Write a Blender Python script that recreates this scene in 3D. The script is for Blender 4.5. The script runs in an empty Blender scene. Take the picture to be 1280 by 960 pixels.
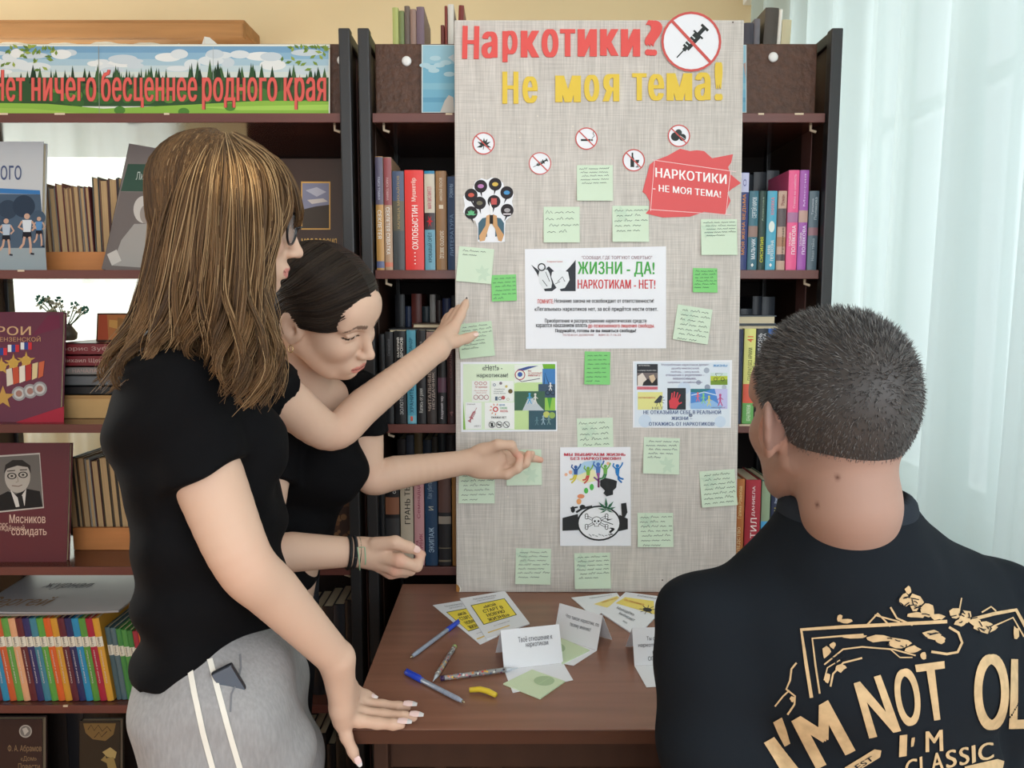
import bpy, bmesh, math, random
import numpy as np
from math import sin, cos, tan, pi, atan2, sqrt, radians as R
from mathutils import Vector, Matrix, Euler
from mathutils.bvhtree import BVHTree
from mathutils.geometry import tessellate_polygon, delaunay_2d_cdt
random.seed(7); np.random.seed(7)
S = bpy.context.scene
COL = S.collection

# ------------------------------------------------------------------ camera, world, light, exposure
CAM_Z, PITCH, F = 1.37, R(6.0), 961.0
cam_d = bpy.data.cameras.new('camera'); cam = bpy.data.objects.new('camera', cam_d); COL.objects.link(cam)
cam.location = (0, 0, CAM_Z); cam.rotation_euler = (pi/2 - PITCH, 0, 0)
cam_d.sensor_width = 36; cam_d.lens = F/1280*36; cam_d.clip_start = 0.02
S.camera = cam
W = bpy.data.worlds.new('sky'); S.world = W; W.use_nodes = True
W.node_tree.nodes['Background'].inputs[0].default_value = (0.93, 0.98, 1.0, 1)
W.node_tree.nodes['Background'].inputs[1].default_value = 0.95
S.view_settings.view_transform = 'Standard'; S.view_settings.look = 'None'
S.view_settings.gamma = 1; S.view_settings.use_curve_mapping = False
S.view_settings.exposure = 0.25
def area(name, loc, rot, sx, sy, energy, color=(1, 1, 1)):
    l = bpy.data.lights.new(name, 'AREA'); l.shape = 'RECTANGLE'; l.size = sx; l.size_y = sy
    l.energy = energy; l.color = color
    o = bpy.data.objects.new(name, l); o.location = loc; o.rotation_euler = rot; COL.objects.link(o); return o
# daylight at the seen windows, plus added side, rear and left fills
area('window_daylight', (1.72, 2.3, 1.75), (0, R(90), 0), 1.9, 3.6, 24, (0.90, 0.97, 1.0))
area('added_side_fill', (1.62, -.75, 1.75), (0, R(84), R(-14)), 1.8, 1.7, 21, (0.90, 0.96, 1.0))  # key light added from the right, window here is made up
area('added_rear_fill', (0.9, -2.45, 1.85), (R(80), 0, R(12)), 4.2, 1.6, 72, (0.90, 0.96, 1.0))  # fill added from behind the camera, rear windows are assumed
area('back_window_daylight', (-2.55, 4.35, 1.7), (R(-90), 0, 0), 1.5, 1.7, 24, (0.97, 1.0, 0.97))
area('added_left_fill', (-4.45, 2.75, 1.75), (0, R(-90), 0), 1.8, 1.9, 70, (0.97, 1.0, 0.96))  # added to brighten the back wall, no window known here

# a narrow ray of sun that reaches the hair of the girl in front from the added side opening
sl = bpy.data.lights.new('sun_ray', 'SPOT'); sl.energy = 420; sl.spot_size = R(1.9); sl.spot_blend = .7; sl.color = (1.0, .90, .66); sl.shadow_soft_size = .02
so_ = bpy.data.objects.new('sun_ray', sl); so_.location = (1.40, -.62, 2.25); COL.objects.link(so_)
so_.rotation_euler = (Vector((-.325, .94, 1.525))-Vector(so_.location)).to_track_quat('-Z', 'Y').to_euler()

# ------------------------------------------------------------------ helpers
def lin(c):
    r = []
    for v in c[:3]:
        v = v/255.0
        r.append(v/12.92 if v <= 0.04045 else ((v+0.055)/1.055)**2.4)
    return (r[0], r[1], r[2], 1.0)
MC = {}
def mat(rgb, rough=0.55, spec=0.3, bump=None, metal=0.0, noise=None, attr=False, key=None, trans=0.0, alpha=1.0, sss=0.0, sheen=0.0):
    """plain procedural material; noise=(scale_xyz, amount), bump=(scale_xyz, strength, distance)"""
    k = (tuple(rgb) if rgb else None, rough, spec, bump, metal, noise, attr, key, trans, alpha, sss, sheen)
    if k in MC: return MC[k]
    m = bpy.data.materials.new(key or 'surface'); m.use_nodes = True
    nt = m.node_tree; b = nt.nodes['Principled BSDF']
    b.inputs['Roughness'].default_value = rough
    b.inputs['Specular IOR Level'].default_value = spec
    b.inputs['Metallic'].default_value = metal
    b.inputs['Transmission Weight'].default_value = trans
    b.inputs['Alpha'].default_value = alpha
    b.inputs['Sheen Weight'].default_value = sheen
    if sss:
        b.inputs['Subsurface Weight'].default_value = sss
        b.inputs['Subsurface Radius'].default_value = (0.012, 0.005, 0.003)
        b.inputs['Subsurface Scale'].default_value = 1.0
    if attr:
        a = nt.nodes.new('ShaderNodeAttribute'); a.attribute_name = 'col'
        src = a.outputs['Color']
    else:
        v = nt.nodes.new('ShaderNodeRGB'); v.outputs[0].default_value = lin(rgb); src = v.outputs[0]
    tc = None
    if noise or bump:
        tc = nt.nodes.new('ShaderNodeTexCoord')
    def ntex(scale, detail=4.0):
        mp = nt.nodes.new('ShaderNodeMapping'); mp.inputs['Scale'].default_value = scale
        nt.links.new(tc.outputs['Object'], mp.inputs['Vector'])
        n = nt.nodes.new('ShaderNodeTexNoise'); n.inputs['Scale'].default_value = 1.0; n.inputs['Detail'].default_value = detail
        nt.links.new(mp.outputs[0], n.inputs['Vector']); return n
    if noise:
        sc, amt = noise
        n = ntex(sc)
        mr = nt.nodes.new('ShaderNodeMapRange'); mr.inputs['From Min'].default_value = 0.3; mr.inputs['From Max'].default_value = 0.7
        mr.inputs['To Min'].default_value = 1-amt; mr.inputs['To Max'].default_value = 1+amt
        nt.links.new(n.outputs['Fac'], mr.inputs['Value'])
        mx = nt.nodes.new('ShaderNodeVectorMath'); mx.operation = 'SCALE'
        nt.links.new(src, mx.inputs[0]); nt.links.new(mr.outputs[0], mx.inputs['Scale']); src = mx.outputs[0]
    nt.links.new(src, b.inputs['Base Color'])
    if bump:
        sc, st, dist = bump
        n = ntex(sc); bp = nt.nodes.new('ShaderNodeBump'); bp.inputs['Strength'].default_value = st; bp.inputs['Distance'].default_value = dist
        nt.links.new(n.outputs['Fac'], bp.inputs['Height']); nt.links.new(bp.outputs[0], b.inputs['Normal'])
    MC[k] = m; return m

def cam_dir(px, py):
    u = (px-640)/F; v = -(py-480)/F
    return Vector((u, cos(PITCH)+v*sin(PITCH), -sin(PITCH)+v*cos(PITCH)))
C0 = Vector((0, 0, CAM_Z))
def P(px, py, Y):
    d = cam_dir(px, py); return C0 + d*(Y/d.y)
def PZ(px, py, z):
    d = cam_dir(px, py); return C0 + d*((z-CAM_Z)/d.z)

def props(o, label=None, cat=None, group=None, kind=None):
    if label: o['label'] = label
    if cat: o['category'] = cat
    if group: o['group'] = group
    if kind: o['kind'] = kind
    return o
def empty(name, loc=(0, 0, 0), rot=(0, 0, 0), label=None, cat=None, group=None):
    o = bpy.data.objects.new(name, None); o.location = loc; o.rotation_euler = rot; o.empty_display_size = 0.05
    COL.objects.link(o); return props(o, label, cat, group)
def mesh_np(name, V, Fq, mats, parent=None, smooth=False, midx=None, col=None):
    V = np.asarray(V, dtype=np.float32).reshape(-1, 3)
    me = bpy.data.meshes.new(name)
    if isinstance(Fq, np.ndarray):
        n, k = Fq.shape
        me.vertices.add(len(V)); me.vertices.foreach_set('co', V.ravel())
        me.loops.add(n*k); me.loops.foreach_set('vertex_index', Fq.astype(np.int32).ravel())
        me.polygons.add(n); me.polygons.foreach_set('loop_start', np.arange(0, n*k, k, dtype=np.int32))
        try: me.polygons.foreach_set('loop_total', np.full(n, k, dtype=np.int32))
        except Exception: pass
        me.update(calc_edges=True)
    else:
        me.from_pydata(V.tolist(), [], Fq)
    if not isinstance(mats, (list, tuple)): mats = [mats]
    for m in mats: me.materials.append(m)
    if midx is not None: me.polygons.foreach_set('material_index', np.asarray(midx, dtype=np.int32))
    if smooth: me.polygons.foreach_set('use_smooth', np.ones(len(me.polygons), dtype=bool))
    if col is not None:
        a = me.attributes.new('col', 'FLOAT_COLOR', 'POINT')
        c = np.ones((len(V), 4), dtype=np.float32); c[:, :3] = col[:, :3]
        a.data.foreach_set('color', c.ravel())
    me.update()
    o = bpy.data.objects.new(name, me); COL.objects.link(o)
    if parent: o.parent = parent
    return o

class MB:
    """collects shapes with materials, builds ONE mesh object"""
    def __init__(s): s.v = []; s.f = []; s.mi = []; s.m = []
    def mid(s, m):
        if m not in s.m: s.m.append(m)
        return s.m.index(m)
    def add(s, V, Fs, m):
        o = len(s.v); s.v.extend([tuple(p) for p in V]); k = s.mid(m)
        for f in Fs: s.f.append(tuple(i+o for i in f)); s.mi.append(k)
        return s
    def box(s, x0, x1, y0, y1, z0, z1, m, bev=0.0, M=None):
        if x1 < x0: x0, x1 = x1, x0
        if y1 < y0: y0, y1 = y1, y0
        if z1 < z0: z0, z1 = z1, z0
        b = min(bev, (x1-x0)*.45, (y1-y0)*.45, (z1-z0)*.45)
        if b <= 0:
            V = [Vector((x, y, z)) for x in (x0, x1) for y in (y0, y1) for z in (z0, z1)]
            Fs = [(0, 1, 3, 2), (4, 6, 7, 5), (0, 4, 5, 1), (2, 3, 7, 6), (0, 2, 6, 4), (1, 5, 7, 3)]
        else:
            bm = bmesh.new(); bmesh.ops.create_cube(bm, size=1)
            for v in bm.verts: v.co = Vector(((x0+x1)/2+v.co.x*(x1-x0), (y0+y1)/2+v.co.y*(y1-y0), (z0+z1)/2+v.co.z*(z1-z0)))
            bmesh.ops.bevel(bm, geom=bm.edges[:], offset=b, segments=2, affect='EDGES', profile=0.6)
            bm.verts.index_update()
            V = [v.co.copy() for v in bm.verts]; Fs = [tuple(v.index for v in f.verts) for f in bm.faces]; bm.free()
        if M: V = [M @ v for v in V]
        return s.add(V, Fs, m)
    def tube(s, pts, rad, m, seg=8, cap=True):
        pts = [Vector(p) for p in pts]; n = len(pts)
        rr = rad if isinstance(rad, (list, tuple)) else [rad]*n
        V = []; prev = None
        for i, p in enumerate(pts):
            t = (pts[min(i+1, n-1)]-pts[max(i-1, 0)]).normalized()
            if prev is None:
                a = t.orthogonal().normalized()
            else:
                a = (prev - t*prev.dot(t))
                a = a.normalized() if a.length > 1e-6 else t.orthogonal().normalized()
            prev = a; b = t.cross(a)
            for k in range(seg):
                an = 2*pi*k/seg; V.append(p+(a*cos(an)+b*sin(an))*rr[i])
        Fs = []
        for i in range(n-1):
            for k in range(seg):
                Fs.append((i*seg+k, i*seg+(k+1) % seg, (i+1)*seg+(k+1) % seg, (i+1)*seg+k))
        if cap:
            Fs.append(tuple(range(seg))[::-1]); Fs.append(tuple((n-1)*seg+k for k in range(seg)))
        return s.add(V, Fs, m)
    def lathe(s, prof, m, seg=20, M=None):
        V = []; n = len(prof)
        for r, z in prof:
            for k in range(seg): V.append(Vector((r*cos(2*pi*k/seg), r*sin(2*pi*k/seg), z)))
        Fs = [(i*seg+k, i*seg+(k+1) % seg, (i+1)*seg+(k+1) % seg, (i+1)*seg+k) for i in range(n-1) for k in range(seg)]
        Fs.append(tuple(range(seg))[::-1]); Fs.append(tuple((n-1)*seg+k for k in range(seg)))
        if M: V = [M @ v for v in V]
        return s.add(V, Fs, m)
    def build(s, name, parent=None, smooth=False):
        return mesh_np(name, np.array([tuple(v) for v in s.v], dtype=np.float32), s.f, s.m, parent, smooth, s.mi)

# ---- flat shapes: lists of (verts2d, faces)
TC = {}
_tc = bpy.data.curves.new('lettering', 'FONT'); _to = bpy.data.objects.new('lettering', _tc)
def _loops(body, res=4):
    """outlines of a line of text, sampled as closed polylines"""
    _tc.body = body
    k = _to.to_curve(bpy.context.evaluated_depsgraph_get()); out = []
    for sp in k.splines:
        bz = sp.bezier_points; n = len(bz); L = []
        for i in range(n):
            a, b = bz[i], bz[(i+1) % n]
            p0, p1, p2, p3 = (np.array(q[:2]) for q in (a.co, a.handle_right, b.handle_left, b.co))
            straight = abs((p1-p0)[0]*(p3-p0)[1]-(p1-p0)[1]*(p3-p0)[0])+abs((p2-p0)[0]*(p3-p0)[1]-(p2-p0)[1]*(p3-p0)[0]) < 1e-5
            for t in ([0] if straight else [j/res for j in range(res)]): L.append((1-t)**3*p0+3*(1-t)**2*t*p1+3*(1-t)*t*t*p2+t**3*p3)
        if n: out.append(np.array(L))
    _to.to_curve_clear(); return out
def _adv(ch):
    k = ('adv', ch)
    if k not in TC: TC[k] = (max(l[:, 0].max() for l in _loops('|'+ch+'|'))-max(l[:, 0].max() for l in _loops('||'))) if ch != ' ' else .26
    return TC[k]
def _glyph(ch, bold, italic):
    """one filled glyph; heavier strokes come from its outline laid over itself, shifted, and merged"""
    k = (ch, bold, italic)
    if k in TC: return TC[k]
    LP = _loops(ch, 8 if bold in (.045, .06) else 4)
    if not LP: TC[k] = (np.zeros((0, 2)), []); return TC[k]
    sh = (0,) if bold <= 0 else (bold, -bold) if bold < .04 else (0, bold, -bold)
    V = []; ed = []; E0 = []; E1 = []; n = 0
    for i, dx in enumerate(sh):
        e0 = []; e1 = []
        for L in LP:
            L = L+[dx+.0011*i, .0007*i]; L = np.stack([L[:, 0]+italic*L[:, 1], L[:, 1]], 1); m = len(L)
            V.append(L); ed += [(n+j, n+(j+1) % m) for j in range(m)]; n += m
            e0.append(L); e1.append(np.roll(L, -1, 0))
        E0.append(np.vstack(e0)); E1.append(np.vstack(e1))
    r = delaunay_2d_cdt([Vector(p) for p in np.vstack(V).tolist()], ed, [], 0, 1e-6)
    W = np.array([tuple(p) for p in r[0]]); T = np.array([tuple(f) for f in r[2] if len(f) == 3])
    c = W[T].mean(1); ins = np.zeros(len(c), bool)
    for P0, P1 in zip(E0, E1):           # winding number of each triangle centre
        x0, y0, x1, y1 = P0[None, :, 0], P0[None, :, 1], P1[None, :, 0], P1[None, :, 1]; cx, cy = c[:, 0:1], c[:, 1:2]
        hit = ((y0 > cy) != (y1 > cy)) & (cx < x0+(cy-y0)/np.where(y1 == y0, 1, y1-y0)*(x1-x0))
        ins |= (hit*np.where(y1 > y0, 1, -1)).sum(1) != 0
    TC[k] = (W, [tuple(int(x) for x in f) for f in T[ins]]); return TC[k]
def text2d(body, bold=0.0, italic=0.0):
    x = 0.0; V = []; Fs = []; n = 0
    for ch in body:
        if ch != ' ':
            W, G = _glyph(ch, max(bold, 0), italic)
            if len(W): V.append(W+[x, 0]); Fs += [tuple(i+n for i in f) for f in G]; n += len(W)
        x += _adv(ch)+bold*1.2
    if not V: return np.zeros((1, 2)), []
    V = np.vstack(V); used = np.unique([i for f in Fs for i in f]) if Fs else np.arange(len(V))
    mp = np.full(len(V), -1); mp[used] = np.arange(len(used))
    return V[used], [tuple(int(mp[i]) for i in f) for f in Fs]
def textfit(body, x0, y0, x1, y1, bold=0.0, italic=0.0):
    """text stretched to fill a box; y1 is the top edge in photo sense (either order works)"""
    V, Fs = text2d(body, bold, italic)
    a = V.min(0); b = V.max(0); d = np.maximum(b-a, 1e-6)
    t = (V-a)/d
    return np.stack([x0+t[:, 0]*(x1-x0), y0+t[:, 1]*(y1-y0)], 1), Fs
def poly2d(pts):
    pts = [tuple(p) for p in pts]
    t = tessellate_polygon([[Vector((x, y, 0)) for x, y in pts]])
    return np.array(pts, dtype=float), [tuple(f) for f in t]
def rect2d(x0, y0, x1, y1): return np.array([(x0, y0), (x1, y0), (x1, y1), (x0, y1)], float), [(0, 1, 2, 3)]
def disc2d(cx, cy, rx, ry=None, n=28, r0=0.0):
    ry = ry or rx
    a = np.linspace(0, 2*pi, n, endpoint=False)
    o = np.stack([cx+rx*np.cos(a), cy+ry*np.sin(a)], 1)
    if r0 <= 0: return o, [tuple(range(n))]
    q = np.stack([cx+rx*r0*np.cos(a), cy+ry*r0*np.sin(a)], 1)
    return np.vstack([o, q]), [(i, (i+1) % n, n+(i+1) % n, n+i) for i in range(n)]
def line2d(pts, w):
    pts = np.array(pts, float); n = len(pts)
    t = np.zeros_like(pts)
    for i in range(n): t[i] = pts[min(i+1, n-1)]-pts[max(i-1, 0)]
    t /= np.maximum(np.linalg.norm(t, axis=1, keepdims=True), 1e-9)
    nn = np.stack([-t[:, 1], t[:, 0]], 1)
    ww = (np.array(w, float) if np.ndim(w) else np.full(n, float(w)))[:, None]/2
    return np.vstack([pts+nn*ww, pts-nn*ww]), [(i, i+1, n+i+1, n+i) for i in range(n-1)]
def scribble(x0, y0, x1, y1, lines, rnd, w=0.5, fill=1.0):
    """rows of unreadable handwriting, y grows downward (photo sense)"""
    out = []
    lh = (y1-y0)/lines
    for L in range(lines):
        yb = y0+lh*(L+0.75); x = x0+rnd.uniform(0, .12)*(x1-x0)
        xe = x1-rnd.uniform(0, .25)*(x1-x0) if L < lines-1 else x0+(x1-x0)*rnd.uniform(.35, .8)
        while x < xe:
            wl = min(rnd.uniform(.12, .3)*(x1-x0), x1-x); n = max(4, int(wl/(lh*.28)))
            pts = []
            for i in range(n+1):
                h = lh*(0.16 if rnd.random() > .18 else .42)
                pts.append((x+wl*i/n, yb-(h if i % 2 else -lh*.08)*rnd.uniform(.6, 1.1)-(x-x0)*.03))
            out.append(line2d(pts, w)); x += wl+lh*rnd.uniform(.3, .6)
    return out
def refine(V, Fs, emax):
    """split triangles until every edge is shorter than emax"""
    T = []
    for f in Fs:
        for i in range(1, len(f)-1): T.append((f[0], f[i], f[i+1]))
    V = [np.array(v) for v in V]; cache = {}
    def mid(a, b):
        k = (min(a, b), max(a, b))
        if k not in cache: V.append((V[a]+V[b])/2); cache[k] = len(V)-1
        return cache[k]
    done = []
    while T:
        a, b, c = T.pop()
        e = [np.hypot(*(V[a]-V[b])), np.hypot(*(V[b]-V[c])), np.hypot(*(V[c]-V[a]))]
        k = int(np.argmax(e))
        if e[k] <= emax: done.append((a, b, c)); continue
        if k == 0: m = mid(a, b); T += [(a, m, c), (m, b, c)]
        elif k == 1: m = mid(b, c); T += [(a, b, m), (a, m, c)]
        else: m = mid(c, a); T += [(a, b, m), (m, b, c)]
    return np.array(V), done
def flat_part(name, shapes, mapper, parent=None):
    """shapes: list of ((V2,F), material) printed one over the other; mapper: 2-D array -> 3-D array"""
    b = MB(); n = max(len(shapes), 1); st = min(.00003, .00027/n)
    for i, ((V, Fs), m) in enumerate(shapes):
        V = np.asarray(V, float); V3 = np.asarray(mapper(V), float)
        c = V[:1]; e = max(np.ptp(V[:, 0]), np.ptp(V[:, 1]), 1e-6)*.05
        o = np.asarray(mapper(np.vstack([c, c+[e, 0], c+[0, e]])), float)
        nn = np.cross(o[1]-o[0], o[2]-o[0]); nn /= max(np.linalg.norm(nn), 1e-12)
        V3 = V3+nn*(st*i)*(-1 if getattr(mapper, 'px', False) else 1)
        b.add([tuple(p) for p in V3], Fs, m)
    return b.build(name, parent)
INK = {}
def ink(rgb, rough=.6): return mat(rgb, rough, .2)
# ------------------------------------------------------------------ distance-field modelling for bodies and clothes
class SDF:
    def __init__(s, lo, hi, h):
        s.lo = np.array(lo, np.float32); s.h = h
        s.n = np.ceil((np.array(hi)-np.array(lo))/h).astype(int)+1
        s.d = np.full(tuple(s.n), 0.05, np.float32)
    def sl(s, lo, hi, pad):
        a = np.clip(np.floor((np.array(lo)-pad-s.lo)/s.h).astype(int), 0, s.n-1)
        b = np.clip(np.ceil((np.array(hi)+pad-s.lo)/s.h).astype(int)+1, 1, s.n)
        if np.any(b <= a): return None, None
        ax = [(s.lo[i]+s.h*np.arange(a[i], b[i], dtype=np.float32)) for i in range(3)]
        return (slice(a[0], b[0]), slice(a[1], b[1]), slice(a[2], b[2])), np.meshgrid(*ax, indexing='ij', sparse=True)
    def comb(s, sl, f, k, op):
        a = s.d[sl]
        if op == 'add':
            if k <= 0: s.d[sl] = np.minimum(a, f)
            else:
                h = np.maximum(k-np.abs(a-f), 0)/k; s.d[sl] = np.minimum(a, f)-h*h*k*.25
        elif op == 'sub':
            f = -f
            if k <= 0: s.d[sl] = np.maximum(a, f)
            else:
                h = np.maximum(k-np.abs(a-f), 0)/k; s.d[sl] = np.maximum(a, f)+h*h*k*.25
    def cone(s, a, b, ra, rb, k=0.0, op='add'):
        a = np.array(a, np.float32); b = np.array(b, np.float32); r = max(ra, rb)
        sl, (X, Y, Z) = s.sl(np.minimum(a, b)-r, np.maximum(a, b)+r, k+3*s.h)
        if sl is None: return
        ab = b-a; L = float(ab @ ab)+1e-12
        px, py, pz = X-a[0], Y-a[1], Z-a[2]
        t = np.clip((px*ab[0]+py*ab[1]+pz*ab[2])/L, 0, 1)
        f = np.sqrt((px-t*ab[0])**2+(py-t*ab[1])**2+(pz-t*ab[2])**2)-(ra+(rb-ra)*t)
        s.comb(sl, f, k, op)
    def chain(s, pts, rad, k=0.012, op='add'):
        for i in range(len(pts)-1): s.cone(pts[i], pts[i+1], rad[i], rad[i+1], k, op)
    def limb(s, pts, rad, n=6, k=.002):
        pts = np.array(pts, float); rad = np.array(rad, float); m = len(pts)
        t = np.linspace(0, m-1, (m-1)*n+1); i = np.clip(t.astype(int), 0, m-2); f = (t-i)[:, None]
        p0 = pts[np.maximum(i-1, 0)]; p1 = pts[i]; p2 = pts[i+1]; p3 = pts[np.minimum(i+2, m-1)]
        q = .5*((2*p1)+(-p0+p2)*f+(2*p0-5*p1+4*p2-p3)*f**2+(-p0+3*p1-3*p2+p3)*f**3)
        s.chain(q, np.interp(t, np.arange(m), rad), k)
    def ell(s, c, r, M=None, k=0.0, op='add'):
        """ellipsoid, M = 3x3 numpy matrix whose columns are its axes"""
        c = np.array(c, np.float32); r = np.array(r, np.float32)
        M = np.eye(3) if M is None else np.array(M)
        e = np.sqrt((M**2) @ (r.astype(float)**2))
        sl, g = s.sl(c-e, c+e, k+3*s.h)
        if sl is None: return
        X, Y, Z = g; px, py, pz = X-c[0], Y-c[1], Z-c[2]
        q = [px*M[0, i]+py*M[1, i]+pz*M[2, i] for i in range(3)]
        k0 = np.sqrt((q[0]/r[0])**2+(q[1]/r[1])**2+(q[2]/r[2])**2)
        k1 = np.sqrt((q[0]/r[0]**2)**2+(q[1]/r[1]**2)**2+(q[2]/r[2]**2)**2)
        s.comb(sl, k0*(k0-1)/np.maximum(k1, 1e-6), k, op)
    def cut(s, p, n):
        """removes everything on the side the normal points to"""
        X, Y, Z = np.meshgrid(*[(s.lo[i]+s.h*np.arange(s.n[i], dtype=np.float32)) for i in range(3)], indexing='ij', sparse=True)
        n = np.array(n, float); n /= np.linalg.norm(n)
        np.maximum(s.d, ((X-p[0])*n[0]+(Y-p[1])*n[1]+(Z-p[2])*n[2]).astype(np.float32), out=s.d)
    def warp(s, fn):
        X, Y, Z = np.meshgrid(*[(s.lo[i]+s.h*np.arange(s.n[i], dtype=np.float32)) for i in range(3)], indexing='ij', sparse=True)
        s.d += fn(X, Y, Z).astype(np.float32)
    def mesh(s, smooth=1):
        d = s.d; d[0] = d[-1] = 0.05; d[:, 0] = d[:, -1] = 0.05; d[:, :, 0] = d[:, :, -1] = 0.05
        ng = d < 0
        c = np.zeros(tuple(s.n-1), np.int8)
        for i in (0, 1):
            for j in (0, 1):
                for k in (0, 1):
                    c += ng[i:s.n[0]-1+i, j:s.n[1]-1+j, k:s.n[2]-1+k]
        act = np.argwhere((c > 0) & (c < 8)); del c
        idx = np.full(tuple(s.n-1), -1, np.int32)
        idx[act[:, 0], act[:, 1], act[:, 2]] = np.arange(len(act))
        acc = np.zeros((len(act), 3)); cnt = np.zeros(len(act))
        I, J, K = act.T
        cor = [(i, j, k) for i in (0, 1) for j in (0, 1) for k in (0, 1)]
        for a in cor:
            for ax in range(3):
                if a[ax]: continue
                b = list(a); b[ax] = 1
                v0 = d[I+a[0], J+a[1], K+a[2]]; v1 = d[I+b[0], J+b[1], K+b[2]]
                m = (v0 < 0) != (v1 < 0)
                t = np.where(m, v0/np.where(m, v0-v1, 1), 0)
                p = np.tile(np.array(a, float), (len(act), 1)); p[:, ax] += t
                acc[m] += p[m]; cnt[m] += 1
        V = s.lo+s.h*(act+acc/np.maximum(cnt, 1)[:, None])
        Q = []
        for ax in range(3):
            u, w = (ax+1) % 3, (ax+2) % 3
            A = [slice(0, None)]*3; B = [slice(0, None)]*3; A[ax] = slice(0, -1); B[ax] = slice(1, None)
            e = np.argwhere(ng[tuple(A)] != ng[tuple(B)])
            e = e[(e[:, u] > 0) & (e[:, w] > 0) & (e[:, u] < s.n[u]-1) & (e[:, w] < s.n[w]-1)]
            def cell(du, dw):
                q = e.copy(); q[:, u] += du; q[:, w] += dw
                return idx[q[:, 0], q[:, 1], q[:, 2]]
            q = np.stack([cell(-1, -1), cell(0, -1), cell(0, 0), cell(-1, 0)], 1)
            neg = ng[e[:, 0], e[:, 1], e[:, 2]]
            q[~neg] = q[~neg][:, ::-1]; Q.append(q)
        Q = np.vstack(Q); Q = Q[(Q >= 0).all(1)]
        for _ in range(smooth):
            sm = np.zeros_like(V); n = np.zeros(len(V))
            for a, b in ((0, 1), (1, 2), (2, 3), (3, 0)):
                np.add.at(sm, Q[:, a], V[Q[:, b]]); np.add.at(n, Q[:, a], 1)
                np.add.at(sm, Q[:, b], V[Q[:, a]]); np.add.at(n, Q[:, b], 1)
            V = V*.5+.5*sm/np.maximum(n, 1)[:, None]
        return V, Q
def basis(f, u):
    """columns: forward, left, up"""
    f = np.array(f, float); f /= np.linalg.norm(f); u = np.array(u, float); u -= f*(u @ f); u /= np.linalg.norm(u)
    l = np.cross(u, f); return np.stack([f, l, u], 1)
def NP(px, py, Y): return np.array(P(px, py, Y))

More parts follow.
